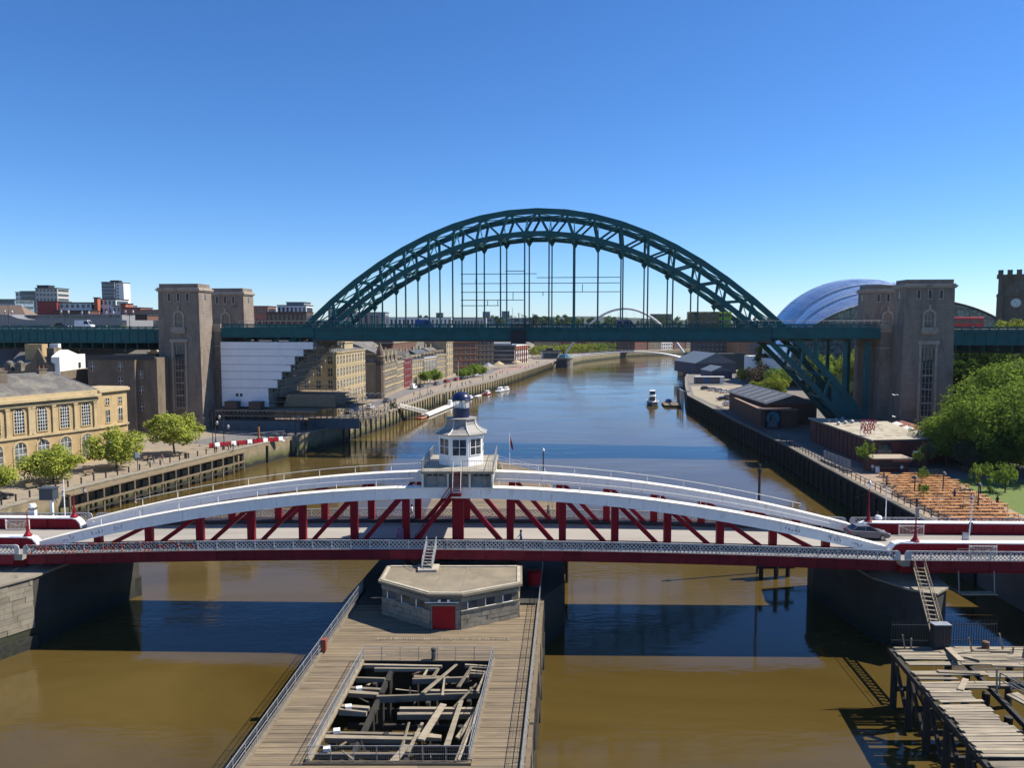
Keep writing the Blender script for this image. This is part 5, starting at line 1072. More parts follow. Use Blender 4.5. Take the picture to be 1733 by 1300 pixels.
# ------------------------------------------------------------------ quayside terrace, near to far
G = 'buildings along the quayside street'
bld('stone_office', 'cream classical office with many tall windows next to the scaffold', (-51.8, 226), (-49, 256), 18, 4.6, 23.4, cream, 5, 10, 1.25, 2.3, 'hip', rh=2.2, group=G, chim=3, ends=5)
t = thing('attic_block', 'square attic block on the roof of the cream classical office', 'roof block', (-52.3, 240, 23.6), R(85)); obj('wall', MB().b(0, 9, 0, 5, 0, 2.4), cream, t); obj('cornice', MB().b(-.3, 9.3, -.3, 5.3, 2.4, 2.8), trim, t)
bld('turreted_office', 'brown stone office with mansard roof, dormers and corner turret', (-48.3, 281), (-46.7, 310), 16, 4.6, 17.4, pale, 4, 12, 1.45, 2.4, 'mansard', rh=3.6, group=G, chim=3)
t = thing('corner_turret', 'dark stone turret at the corner beside the shaded alley', 'turret', (-48.2, 280.6, 0)); obj('shaft', MB().lathe([(1.6, 4.6), (1.6, 19.5), (1.9, 19.7), (1.9, 20.2), (1.4, 20.4), (1.3, 22), (.9, 23.2), (.15, 25.0), (.05, 26)], 10), brown, t)
obj('window', MB().lathe([(1.63, 17), (1.63, 18.6)], 10, rot=.3), win, t)
for i, lb in enumerate(('first roof dormer of the turreted office', 'second roof dormer of the turreted office', 'third roof dormer of the turreted office', 'fourth roof dormer of the turreted office')):
    t = thing('dormer', lb, 'dormer', (-47.6 + i * .42, 285 + i * 7, 17.6), R(86.8)); obj('wall', MB().b(-1.5, 1.5, -.1, 3, 0, 2.4), pale, t); obj('gable', MB().ext([(-1.7, -.2, 2.4), (1.7, -.2, 2.4), (0, -.2, 4.6)], (0, 3, 0)), pale, t); obj('window', MB().b(-.6, .6, -.16, -.1, .3, 2.0), win, t)
bld('dark_side_house', 'dark shaded gable house filling the alley beside the turret', (-66, 281.5), (-50.2, 281.5), 20, 4.6, 21.0, brown, 4, 3, 1.1, 1.9, 'gable_y', rh=3.5, group=G)
bld('narrow_office', 'narrow pale stone office left of the red house', (-46.7, 310.3), (-46.3, 328), 14, 4.6, 16.0, pale, 4, 6, 1.4, 2.0, 'gable', rh=4.0, group=G, chim=2, dorm=3)
bld('red_house', 'dark red painted house with gable in the quayside row', (-46.2, 328.4), (-44.6, 340), 14, 4.6, 16.6, red_wall, 4, 4, 1.2, 1.9, 'gable_y', slate, 3.4, red_wall, group=G, chim=1)
bld('yellow_house', 'yellow stone house right of the red one', (-44.5, 341), (-41.2, 356), 14, 4.6, 15.4, cream, 3, 6, 1.2, 2.4, 'hip', slate_b, 3, group=G, chim=2, dorm=3)
bld('columned_house', 'white office with tall column strips beyond the yellow house', (-41, 357), (-37, 374), 14, 4.6, 16.0, pale, 1, 8, 1.0, 9.0, 'gable', slate_b, 3.4, render_w, group=G, bars=(0, 3), chim=2, dorm=4)
bld('grey_house', 'dull grey stone house beyond the columned office', (-37, 375), (-33.6, 388), 14, 4.6, 16.4, pale, 4, 5, 1.2, 1.7, 'gable', slate, 3.6, group=G, chim=2, dorm=3)
bld('tall_house', 'tall thin cream house closing the quayside row', (-33.2, 389), (-30.6, 397.5), 12, 4.6, 22.6, cream, 5, 3, 1.2, 2.0, 'gable_y', slate, 3, group=G)
bld('rear_block', 'plain brown block rising behind the turreted office', (-66, 300), (-60, 345), 12, 4.6, 22, brown, 3, 8, 1.1, 1.6, 'gable', slate, 4, group=G)
bld('rear_block', 'red brick block behind the yellow house roofs', (-56, 362), (-50, 400), 12, 4.6, 23, brick_d, 4, 8, 1.1, 1.6, 'gable', slate_b, 4, group=G, chim=2)
bld('brick_flats', 'orange brick flats with balconies beyond the quayside row', (-33, 425), (-19, 430), 22, 4.6, 22, brick, 5, 5, 1.6, 1.7, 'flat', group=G, ends=4)
bld('dark_flats', 'dark grey apartment block left of the glazed court building', (-32, 505), (-12, 512), 20, 4.6, 21, wallmat('charcoal_brick', (.085, .08, .085), .5, .2, 1.2), 5, 8, 1.5, 1.6, 'flat', group=G)
bld('dark_flats', 'second dark apartment block behind the brick flats', (-44, 455), (-33, 460), 20, 4.6, 24, brick_d, 6, 5, 1.5, 1.6, 'flat', group=G)
t = thing('court_building', 'long court building with grey glazed front and brick river face', 'building', (-20, 519, 0)); obj('wall', MB().b(0, 21.8, 0, 30, 4.6, 16.5), mat('pale_panel', (.36, .36, .35), .7), t)
obj('roof', MB().b(-.8, 23, -1, 31, 17.2, 17.7).b(1, 20, 2, 28, 17.7, 18.6), mat('green_grey_roof', (.26, .30, .30), .5), t)
for r in range(4): obj('window_band', MB().b(.4, 21.4, -.12, -.02, 5.6 + r * 2.9, 7.5 + r * 2.9), win, t)
obj('wall', MB().prism([(21.85, 0), (31.2, 29), (25, 29), (21.85, 20)], 4.6, 17.15), render_w, t)
d_ = Vector((9.35, 29, 0)).normalized(); n_ = Vector((d_.y, -d_.x, 0))
for i in range(6):
    p = Vector((21.85, 0, 0)) + d_ * (1.2 + i * 5.0) + n_ * .1; 
    obj('brick_pier', MB().bar(p + Vector((0, 0, 4.6)), p + Vector((0, 0, 17)), 1.3, .5, up=(d_.x, d_.y, 0)), brick, t)
    for z in (5.4, 9.4, 13.4):
        q_ = p + d_ * 2.5; obj('window', MB().ext([q_ - d_ * .8 + Vector((0, 0, z)), q_ + d_ * .8 + Vector((0, 0, z)), q_ + d_ * .8 + Vector((0, 0, z + 2.2)), q_ - d_ * .8 + Vector((0, 0, z + 2.2))], n_ * .06), win, t)
obj('brick_band', MB().bar(Vector((21.85, 0, 15.6)) + n_ * .12, Vector((31.2, 29, 15.6)) + n_ * .12, .4, 2.4), brick, t)
t = thing('quay_pavilion', 'small flat roofed pavilion before the tree belt on the left bank', 'pavilion', (23, 598, 0)); obj('wall', MB().b(0, 14, 0, 12, 4.6, 10.5), mat('pale_panel', (.36, .36, .35), .7), t); obj('roof', MB().b(-1, 15, -1, 13, 10.5, 11.2).b(4, 9, 3, 8, 11.2, 13), dark_iron, t); obj('window_band', MB().b(1.5, 13, -.1, -.02, 5.4, 9.2), win, t); obj('portal', MB().b(-.6, .6, -.5, -.11, 4.6, 10.49), render_w, t)
# streets on the quay
rd = MB(); pts = [(-62, 170), (-47.5, 232), (-42.5, 275), (-39, 312), (-28, 362), (-12, 420), (2, 480)]; pts2 = [(-76, 176), (-51.5, 226), (-48.2, 270), (-45.6, 322), (-36, 372), (-22, 428), (-6, 484)]
for i in range(len(pts) - 1): rd.add([(*pts2[i], 4.606), (*pts[i], 4.606), (*pts[i + 1], 4.606), (*pts2[i + 1], 4.606)], [(0, 1, 2, 3)])
setting('quayside_road', rd, mat('quay_road', (.20, .19, .18), .85, .12, .3))
lawn = MB().add([(-12, 420, 4.61), (9, 470, 4.61), (19, 516, 4.61), (8, 512, 4.61), (-8, 462, 4.61)], [(0, 1, 2, 3, 4)]); setting('quayside_square', lawn, mat('pink_paving', (.36, .24, .19), .9, .15, .5))
# ------------------------------------------------------------------ quay edge furniture
def along(pts, step, off=0.0):
    out = []; acc = 0
    for (x0, y0), (x1, y1) in zip(pts, pts[1:]):
        d = Vector((x1 - x0, y1 - y0, 0)); L = d.length; d.normalize(); n = Vector((d.y, -d.x, 0)); s = acc
        while s < L: out.append((Vector((x0, y0, 0)) + d * s + n * off, d, n)); s += step
        acc = s - L
    return out
BLM = MB().lathe([(.13, 0), (.13, .8), (.16, .84), (.16, .95), (.08, 1.02)], 8).mesh('quay_post'); BLM.materials.append(dark_iron)
for i, (p, d, n) in enumerate(along(LQ[2:6], 2.6, -1.2)):
    tag(obj('quay_post', BLM, None, None, (p.x, p.y, 4.8), scale=(1, 1, 1.1)), 'black promenade bollard, %s in the row counted from the left' % ORD[i], 'bollard', 'bollards along the promenade')
for i, (p, d, n) in enumerate(along(LQ[6:9], 3.2, -1.0)):
    tag(obj('quay_post', BLM, None, None, (p.x, p.y, 4.8)), 'black quay bollard beyond the arch bridge, %s counted from the scaffold' % ORD[i], 'bollard', 'bollards beyond the arch bridge')
tf = thing('timber_fender', 'weathered timber fender walkway in front of the left quay wall', 'fender walkway')
fp = along([(-73.9, 123.5), (-59.6, 168)], 3.4, 2.2)
for p, d, n in fp:
    obj('pile', MB().tube([(p.x, p.y, -1), (p.x, p.y, 4.1)], .2, 7), timber, tf); q_ = p - n * 1.6; obj('pile', MB().tube([(q_.x, q_.y, -1), (q_.x, q_.y, 3.9)], .18, 6), timber_dark, tf)
    obj('cross_beam', MB().bar((p.x, p.y, 3.6), (q_.x - n.x * .6, q_.y - n.y * .6, 3.6), .25, .3), timber_dark, tf)
a, c = fp[0][0], fp[-1][0]; n = fp[0][2]
for o_, z in ((0, 4.2), (-.5, 4.22), (-1.0, 4.2)): obj('top_beam', MB().bar((a.x + n.x * o_, a.y + n.y * o_, z), (c.x + n.x * o_, c.y + n.y * o_, z), .38, .28), timber, tf)
obj('low_beam', MB().bar((a.x + .2, a.y, 2.2), (c.x + .2, c.y, 2.2), .3, .35), timber, tf)
obj('rail', MB().bar((a.x, a.y, 1.0), (c.x, c.y, 1.0), .25, .3), timber_dark, tf)
t = thing('quay_fenders', 'row of dark upright fender timbers along the left quay wall', 'fender')
for i, (p, d, n) in enumerate(along(LQ[6:12], 3.6, .55)):
    obj('fender_timber', MB().bar((p.x, p.y, -.5), (p.x, p.y, 4.3), .42, .35, up=(0, 1, 0)), timber_dark, t)
for p, d, n in along([LQ[4], LQ[5]], 9, .55): obj('fender_timber', MB().bar((p.x, p.y, -.5), (p.x, p.y, 4.0), .45, .4, up=(0, 1, 0)), timber_dark, t)
railing('quay_railing', 'thin rail along the left quay edge beyond the arch bridge', [(LQ[7][0] - .9, 238, 4.8), (LQ[8][0] - .9, 300, 4.8), (LQ[9][0] - .9, 367, 4.8), (LQ[10][0] - .9, 445, 4.8), (LQ[11][0] - .9, 545, 4.8)], 1.1, 4.0, False, galv, r=.05)
# promenade trees
for i, (x, y, h, r, lb) in enumerate(((-71, 160, 10.0, 6.2, 'rounded spring-green tree nearest the left stone tower'), (-75, 144, 8.4, 5.6, 'spring-green tree before the end bay of the sandstone hall'), (-79.5, 131.5, 7.2, 5.2, 'spring-green tree before the tall arched windows'), (-82.5, 119, 6.6, 4.4, 'spring-green tree cut by the left frame edge'))):
    tree('promenade_tree', lb, (x, y, 4.6), h, r, spring, 'near', i, 'promenade trees', rzs=.80, cz=h - r * .74)
for i, (x, y, h, r) in enumerate(((-39.5, 346, 6.5, 3.4), (-35.5, 352, 7, 3.8), (-22.5, 385, 6, 3.4), (-19.5, 392, 7.5, 4.2), (-15.5, 398, 6, 3.2), (-25, 378, 5.5, 3))):
    tree('quayside_tree', ['leafy green tree first in the quayside row', 'leafy green tree second in the quayside row', 'leafy green tree third in the quayside row', 'leafy green tree fourth and tallest in the quayside row', 'leafy green tree fifth in the quayside row', 'small leafy tree between the quayside parking bays'][i], (x, y, 4.6), h, r, mid_l, 'thin' if i > 8 else 'near', i % 3, 'trees along the quayside')
tree('waterside_shrub', 'scraggy olive shrub on the quay edge by the gangway', (-37, 238, 4.6), 3.6, 1.8, grey_l, 'thin', 1, cat='shrub')
# red and white barriers, road works and fences under the tower
bw_, br_ = white_paint, bright_red
for i in range(14):
    x, y = -66.5 + i * .95, 168.5 + i * .75; red = i % 3 != 1
    t = thing('traffic_barrier', '%s plastic road barrier, %s from the left in the line before the gantry' % ('red' if red else 'white', ORD[i]), 'barrier', (x, y, 4.61), R(38), 'red road barriers' if red else 'white road barriers')
    obj('body', MB().ext([(-.55, -.25, 0), (.55, -.25, 0), (.55, -.1, .5), (.55, -.1, 1.0), (-.55, -.1, 1.0), (-.55, -.1, .5)][0:2] + [(.55, -.25, .35), (.5, -.12, 1.0), (-.5, -.12, 1.0), (-.55, -.25, .35)], (0, .3, 0)), br_ if red else bw_, t); obj('foot', MB().c(0, 0, 0, 1.0, .6, .1), dark_iron, t)
for i in range(7):
    x, y = -69 + i * 2.3, 171.5 + i * 1.5; t = thing('mesh_fence_panel', 'temporary mesh fence panel, %s from the left behind the road barriers' % ORD[i], 'fence', (x, y, 4.61), R(33), 'temporary mesh fence panels')
    obj('frame', MB().tube([(-1.3, 0, .1), (-1.3, 0, 2), (1.3, 0, 2), (1.3, 0, .1), (-1.3, 0, .1)], .03, 5), galv, t); m_ = MB()
    for k in range(1, 14): m_.tube([(-1.3 + k * .186, 0, .1), (-1.3 + k * .186, 0, 2)], .008, 3, cap=False)
    obj('mesh_infill', m_, galv, t); obj('foot', MB().c(-1.3, 0, 0, .2, .7, .12), bright_red, t)
for x, y, h, lb in ((-66, 168, 8.5, 'tall street lamp left of the red barriers'), (-63, 166.5, 7.4, 'street lamp in front of the red barriers'), (-68.5, 176, 9, 'street lamp behind the rounded tree'), (-53, 186.5, 6.5, 'post by the corner of the quay wall'), (-44.5, 228, 8, 'quayside lamp below the cream office'), (-33, 300, 8, 'quayside lamp near the turreted office'), (-23.5, 335, 11, 'tall white mast near the moored boats')):
    street_lamp((x, y, 4.6), h, lb, 'quayside lamp posts', arms=1 if h < 10 else 0, m=dark_iron if h < 10 else white_paint)
t = thing('orange_post', 'orange capped timber post by the barrier line', 'post', (-58.5, 176, 4.6)); obj('shaft', MB().c(0, 0, 0, .35, .35, 3.6), mat('orange_post_paint', (.50, .20, .05), .7), t); obj('base', MB().c(0, 0, 0, .9, .9, 1.0), dark_iron, t)
t = thing('road_sign', 'white road sign on a dark post on the promenade', 'sign', (-69.5, 141, 4.6)); obj('post', MB().tube([(0, 0, 0), (0, 0, 3.6)], .06, 6), dark_iron, t); obj('plate', MB().c(0, -.06, 2.6, .75, .05, 1.0), white_paint, t)
# parked motorcycle-like cart at far left
# ------------------------------------------------------------------ hills and high ground
def smooth(t): t = max(0, min(1, t)); return t * t * (3 - 2 * t)
def field(name, x0, x1, y0, y1, nx, ny, f, m):
    v = []; fs = []
    for j in range(ny + 1):
        for i in range(nx + 1): x = x0 + (x1 - x0) * i / nx; y = y0 + (y1 - y0) * j / ny; v.append((x, y, f(x, y)))
    for j in range(ny):
        for i in range(nx): o = j * (nx + 1) + i; fs.append((o, o + 1, o + nx + 2, o + nx + 1))
    mb = MB(); mb.add(v, fs); return setting(name, mb, m, True)
bankgrass = mat('rough_grass', (.04, .055, .016), .95, .3, .4, stain=(.03, .035, .014), ss=.15, spec=.05)
def hz_r(x, y): e = 88 + max(0, y - 150) * .13 + max(0, y - 300) * .12; return -3 + 28.5 * smooth((x - e + 12) / 67) + .5 * math.sin(x * .21) * smooth((x - e) / 30)
field('south_hillside', 78, 620, 96, 700, 90, 60, hz_r, bankgrass)
def hz_l(x, y): e = -80 - max(0, 330 - y) * .35 + max(0, y - 420) * .22; return -3 + 31.2 * smooth((e - x + 15) / 125) * smooth((y - 285) / 100)
field('north_hillside', -900, 60, 215, 1200, 70, 60, hz_l, mat('town_ground', (.17, .155, .135), .9, .2, .05, stain=(.10, .11, .05), ss=.02))
far_m = mat('far_woodland', (.035, .055, .03), .95, .4, .03, stain=(.07, .08, .05), ss=.008)
def hz_f(x, y): return -3 + 31 * smooth((y - 950) / 300) + 26 * smooth((y - 1500) / 1600) * (.6 + .4 * math.sin(x * .0021 + 1.2) + .25 * math.sin(x * .006)) + 2 * math.sin(x * .03 + y * .01)
field('far_hills', -3500, 3500, 940, 5200, 160, 30, hz_f, far_m)
# lawns and paving on the right bank
lw = MB().add([(77.3, 132.5, 4.62), (73.5, 110.5, 4.62), (72.5, 100, 4.62), (92, 100, 4.62), (96, 128, 4.62), (82, 135, 4.62)], [(0, 1, 2, 3, 4, 5)])
setting('beer_garden_lawn', lw, mat('mown_grass', (.13, .19, .03), .95, .2, 1.5, stain=(.09, .14, .025), ss=.3, bump=.3, bs=20))
pv = MB().add([(58.5, 100, 4.615), (72.4, 100, 4.615), (77.2, 132.5, 4.615), (82, 144, 4.615), (60.6, 144, 4.615)], [(0, 1, 2, 3, 4)]); setting('beer_garden_paving', pv, mat('beer_paving', (.36, .27, .19), .9, .2, .6))
pv = MB().add([(68.2, 248, 4.615), (92, 250, 4.615), (112, 345, 4.615), (78.5, 336, 4.615), (69.5, 292, 4.615)], [(0, 1, 2, 3, 4)]); setting('car_park', pv, mat('sandy_car_park', (.38, .32, .22), .9, .15, .3))
# ------------------------------------------------------------------ bar buildings on the right quay
dark_wood = mat('dark_cladding', (.06, .05, .05), .8, .2, 1); rust = mat('rust_cladding', (.13, .035, .03), .7, .25, .7); roof_felt = mat('weathered_felt_roof', (.50, .45, .34), .9, .16, .35, stain=(.30, .25, .17), ss=.25, stain_lo=.5)  # dark cladding colour for roof edge and battens
t = thing('bar_building', 'flat roofed dark red bar building with pale roof and red sign', 'building'); P0 = [(68.7, 144.3), (79.8, 145.8), (84.5, 172.5), (70.0, 179)]
obj('wall', MB().prism(P0, 4.6, 9.7), rust, t); P1 = [(68.3, 143.9), (80.2, 145.4), (84.9, 172.9), (69.6, 179.4)]
rf = obj('roof', MB().prism(P1, 9.7, 10.0), roof_felt, t); rf2 = obj('roof_edge', MB().prism([(68.2, 143.8), (80.3, 145.3), (80.2, 145.6), (68.4, 144.15)], 9.6, 10.06), dark_wood, rf)
rnd = random.Random(2)
for i in range(9): obj('roof_patch', MB().c(71 + rnd.random() * 9, 147 + rnd.random() * 20, 10.002, rnd.uniform(.6, 2.0), rnd.uniform(.4, 1.2), .03, rnd.random()), mat('felt_patch', (.30, .25, .16), .9), rf)
for i in range(14):
    y = 146 + i * 2.2; x = 68.7 + (y - 144.3) * .0375 - .05
    obj('cladding_batten', MB().c(x, y, 4.7, .1, .25, 4.8), dark_wood, t)
obj('window', MB().b(69.3, 72.0, 144.25, 144.4, 6.4, 9.2), win, t); obj('door', MB().b(75.2, 76.6, 145.0, 145.25, 4.65, 7.0), dark_iron, t); obj('sign_panel', MB().b(76.6, 77.8, 145.1, 145.3, 7.4, 7.8), white_paint, t)
for i in range(6): obj('roof_vent', MB().lathe([(.35, 0), (.35, .5), (.5, .55), (.1, .8)], 10, (71 + (i % 3) * 2.2, 166 + i * 1.6, 10.0)), galv, t)
t = thing('bar_extension', 'second bar shed with rusty roof and pale roof lights', 'building'); P0 = [(81.4, 148.5), (88, 152.5), (93, 181), (86.3, 179)]
obj('wall', MB().prism(P0, 4.6, 9.0), rust, t); obj('roof', MB().add([(81.1, 148.1, 9.0), (88.3, 152.2, 9.0), (93.4, 181.4, 9.0), (86, 179.4, 9.0), (84.8, 149.9, 10.1), (89.8, 180.3, 10.1)], [(0, 1, 4), (1, 2, 5, 4), (2, 3, 5), (3, 0, 4, 5)]), mat('orange_rust_roof', (.36, .15, .09), .7, .2, .6), t)
for k in range(3): y = 154 + k * 7; obj('roof_light', MB().add([(82.6 + k * 1.2, y, 9.5), (84.0 + k * 1.2, y + .3, 9.92), (84.9 + k * 1.2, y + 5.2, 9.92), (83.5 + k * 1.2, y + 4.9, 9.5)], [(0, 1, 2, 3)]), render_w, t)
obj('water_tank', MB().lathe([(1.8, 4.6), (1.8, 8.6)], 16, (89.5, 150.5, 0)), mat('navy_tank', (.03, .04, .08), .5), t)
# rooftop lettering on its frame
sg_ = thing('rooftop_sign', 'red lettered sign standing on the pale bar roof', 'sign', (70.3, 150.6, 10.0), R(-12)); fr = MB()
for x in (-1.3, -.45, .45, 1.3): fr.tube([(x, 0, 0), (x, 0, 3.0)], .04, 5); fr.tube([(x, .9, 0), (x, 0, 2.2)], .03, 4)
for z in (.3, 1.05, 1.8, 2.55): fr.tube([(-1.3, 0, z), (1.3, 0, z)], .03, 5)
obj('sign_frame', fr, white_paint, sg_)
for txt, z in (('BY THE', 2.42), ('RIVER', 1.72), ('BREW', 1.02), ('CO.', .32)):
    cu = bpy.data.curves.new('letters', 'FONT'); cu.body = txt; cu.size = .98; cu.extrude = .05; cu.align_x = 'CENTER'; cu.offset = .035
    o = bpy.data.objects.new('letters', cu); COL.objects.link(o); dg = bpy.context.evaluated_depsgraph_get(); me = bpy.data.meshes.new_from_object(o.evaluated_get(dg)); bpy.data.objects.remove(o)
    obj('letters', me, mat('sign_red', (.62, .05, .07), .5), sg_, (0, -.1, z), (R(90), 0, 0))
# kiosk
t = thing('drinks_kiosk', 'small timber drinks kiosk with pale flat roof in the beer garden', 'kiosk', (69.8, 141.6, 4.6)); obj('body', MB().b(-3.3, 3.3, -1.6, 1.8, 0, 2.5), rust, t); obj('roof', MB().b(-3.7, 3.7, -2.6, 2.1, 2.6, 2.8), mat('kiosk_roof', (.45, .37, .27), .8), t)
obj('serving_hatch', MB().b(-2.4, 2.6, -1.66, -1.58, 1.05, 2.2), dark_iron, t); obj('counter', MB().b(-2.6, 2.8, -2.1, -1.665, .95, 1.04), timber, t); obj('sign_board', MB().b(-.2, 3.3, -2.7, -2.62, 2.25, 2.55), mat('kiosk_sign', (.36, .12, .07), .6), t); obj('fridge', MB().b(-2.9, -2.2, -2.0, -1.66, 0, 1.2), white_paint, t)
# grey-roofed shed with the wall painting
t = thing('river_shed', 'long shed with dark grey roof and pale roof light strips', 'building'); obj('wall', MB().b(69.6, 82.6, 207, 245, 4.6, 10.4), brick_d, t)
obj('roof', MB().add([(68.6, 206.3, 10.4), (83.6, 206.3, 10.4), (83.6, 245.6, 10.4), (68.6, 245.6, 10.4), (76.1, 206.3, 12.8), (76.1, 245.6, 12.8)], [(0, 4, 5, 3), (1, 2, 5, 4), (0, 1, 4), (2, 3, 5), (0, 3, 2, 1)]), mat('charcoal_sheet_roof', (.11, .115, .125), .6, .1, .5), t)
for k in range(6): y = 210 + k * 6; obj('roof_light', MB().add([(69.4, y, 10.69), (75.3, y, 12.58), (75.3, y + .9, 12.58), (69.4, y + .9, 10.69)], [(0, 1, 2, 3)]), mat('roof_light_pale', (.42, .40, .33), .5), t)
t = thing('brick_annex', 'low brick annex at the river corner carrying a painted disc', 'building'); obj('wall', MB().prism([(65.3, 200.6), (75, 200.6), (75, 206), (69.3, 206.5), (69.3, 232), (67.6, 232)], 4.6, 9.4), brick_d, t); obj('coping', MB().prism([(65.1, 200.4), (75.1, 200.4), (75.1, 201), (65.9, 201), (68.2, 232.2), (67.4, 232.2)], 9.4, 9.6), mat('coping_tan', (.42, .28, .2), .8), t)
mu = thing('wall_painting', 'teal disc with seated figure painted on a dark panel', 'mural', (68.6, 200.5, 0)); obj('panel', MB().b(-2.2, 2.1, -.06, 0, 4.7, 9.2), mat('mural_black', (.012, .012, .02), .8), mu)
obj('disc', MB().ext([(1.75 * math.cos(R(a)), -.1, 7.25 + 1.75 * math.sin(R(a))) for a in range(0, 360, 15)], (0, .035, 0)), mat('mural_teal', (.03, .22, .30), .7), mu)
hair = [(-.75, 6.2), (-.8, 7.2), (-.55, 8.0), (0, 8.35), (.5, 8.0), (.62, 7.3), (.4, 6.8), (.1, 7.0), (-.3, 6.6)]; obj('figure_hair', MB().ext([(x - .2, -.125, z) for x, z in hair], (0, .02, 0)), mat('mural_navy', (.01, .015, .05), .8), mu)
obj('figure_face', MB().ext([(-.05 + .38 * math.cos(R(a)), -.15, 7.55 + .5 * math.sin(R(a))) for a in range(0, 360, 24)], (0, .02, 0)), mat('mural_skin', (.30, .24, .22), .8), mu)
obj('figure_glasses', MB().b(-.38, .3, -.175, -.155, 7.55, 7.75), mat('mural_black', (.012, .012, .02), .8), mu); obj('figure_body', MB().ext([(x, -.14, z) for x, z in ((-1.7, 4.9), (1.3, 4.9), (.9, 6.0), (.35, 6.9), (-.4, 7.0), (-.9, 6.2))], (0, .02, 0)), mat('mural_grey', (.16, .18, .22), .8), mu)
# blue boat sheds, container and quay stores
navy = mat('navy_sheet', (.055, .075, .12), .6, .12, .6); navy_r = mat('blue_grey_roof', (.17, .21, .24), .55, .1, .4)
bld('boat_shed', 'dark blue gabled boat shed on the right bank', (100, 418), (123, 421), 34, 4.6, 10.5, navy, 0, 0, roof='gable_y', roofm=navy_r, rh=5.6, cornice=False)
bld('boat_store', 'small dark blue gabled store before the boat shed', (99.5, 382), (110, 383), 16, 4.6, 8.4, navy, 0, 0, roof='gable_y', roofm=navy_r, rh=2.4, cornice=False)
bld('boat_store', 'flat dark green shed behind the boat sheds', (108, 458), (140, 460), 20, 4.6, 13.5, mat('dark_green_shed', (.03, .06, .06), .6), 0, 0, roof='flat', cornice=False)
t = thing('container', 'grey shipping container with blue door on the quay', 'container', (83.8, 350, 4.6)); obj('box', MB().b(0, 13, 0, 3, .1, 3.1), mat('container_grey', (.16, .16, .18), .6), t); obj('door', MB().b(4, 6, -.08, -.005, .2, 2.9), mat('container_blue', (.04, .16, .32), .5), t); obj('roof', MB().b(-.2, 13.4, -.2, 3.2, 3.1, 3.3), render_w, t); obj('end_panel', MB().b(11.2, 13.1, -.1, -.01, .15, 3.05), render_w, t)
for i, (x0, x1, y, z, lb) in enumerate(((135, 158, 560, 19, 'dark flats with balconies beyond the boat sheds'), (160, 169, 545, 22, 'orange clad stair tower of the far flats'), (172, 215, 580, 17, 'long grey flats right of the orange stair tower'), (150, 186, 500, 10, 'low white office before the far flats'), (230, 268, 470, 14, 'pale round roofed depot on the right bank'))):
    bld('far_flats' if i < 3 else 'far_office', lb, (x0, y), (x1, y + 2), 16, 4.6, z, [wallmat('charcoal_brick', (.085, .08, .085)), mat('orange_cladding', (.42, .20, .09), .7), mat('grey_panel', (.20, .20, .22), .7), render_w, mat('pale_panel', (.36, .36, .35), .7)][i], max(2, int((z - 4.6) / 3)), [7, 2, 9, 8, 7][i], 1.7, 1.5, 'flat', cornice=False, group='buildings on the far right bank', strings=False)
# ------------------------------------------------------------------ beer garden
orange = mat('orange_stained_wood', (.52, .235, .07), .7, .2, 2, rnd=.32)
def picnic_master():
    t = thing('picnic_table', 'orange wooden picnic table in the packed beer garden rows', 'picnic table', (0, 0, 0), 0, 'beer garden picnic tables')
    m_ = MB()
    for i in range(4): m_.b(-.95, .95, -.36 + i * .185, -.19 + i * .185, .72, .76)
    obj('tabletop', m_, orange, t)
    for s_ in (-1, 1): obj('bench', MB().b(-.95, .95, s_ * .72 - .13, s_ * .72 + .13, .42, .46), orange, t)
    for x in (-.7, .7): obj('leg_frame', MB().bar((x, -.6, 0), (x, -.2, .72), .06, .1).bar((x, .6, 0), (x, .2, .72), .06, .1).bar((x, -.8, .38), (x, .8, .38), .05, .09), orange, t)
    return t
pm_ = picnic_master(); first = True; rnd = random.Random(8); y = 104.5; row = 0
while y < 137.5:
    xl = 60.6 + (y - 106) * .045 + (1.6 if y > 124 else 0) + (2.2 if y > 131 else 0); xr = 71.0 + (y - 104) * .17
    x = xl + (row % 2) * .4
    while x < xr - .5:
        if rnd.random() > .05:
            loc = (x + .95 + rnd.uniform(-.12, .12), y + rnd.uniform(-.12, .12), 4.62); rz = R(rnd.uniform(-4, 4) - 2)
            lb = 'orange picnic table, %s from the river in the %s row from the front' % (ORD[round((x - xl - (row % 2) * .4) / 2.12)], ORD[row])
            if first: pm_.location = loc; pm_.rotation_euler = (0, 0, rz); pm_['label'] = lb; first = False
            else: copy_tree(pm_, lb, loc, rz)
        x += 2.12
    y += 1.95; row += 1
for i, (x, y, h, r, m, lb) in enumerate(((65.6, 141.5, 5.8, 2.0, mid_l, 'young bushy tree left of the drinks kiosk'), (74.2, 138.6, 4.6, 1.1, mid_l, 'slim sapling at the right end of the kiosk'), (76.6, 140.2, 6.0, 1.9, grey_l, 'grey green bushy sapling before the bar wall'), (75.2, 139.0, 5.6, .8, grey_l, 'thin upright sapling between kiosk and bar wall'), (84.2, 140.5, 6.4, 2.6, grey_l, 'pale leafed tree at the top of the lawn'), (75.9, 122.6, 5.4, 2.0, mid_l, 'round young tree on the lawn beside the tables'), (80.3, 123.4, 5.2, 2.1, mid_l, 'second round young tree farther right on the lawn'), (69.2, 128, 3.4, 1.1, mid_l, 'planter shrub in the middle of the far tables'), (63.9, 117.5, 2.8, 1.0, mid_l, 'planter shrub among the near tables'), (76.4, 121.0, 1.6, .6, dark_l, 'small dark topiary ball by the lawn edge'))):
    tree('young_tree' if h > 4 else 'planter_shrub', lb, (x, y, 4.62), h, r, m, 'near' if r > 2.3 else 'thin', i % 3, 'beer garden trees', cz=h - r * 1.05, rzs=1.25, cat='tree' if h > 4 else 'shrub')
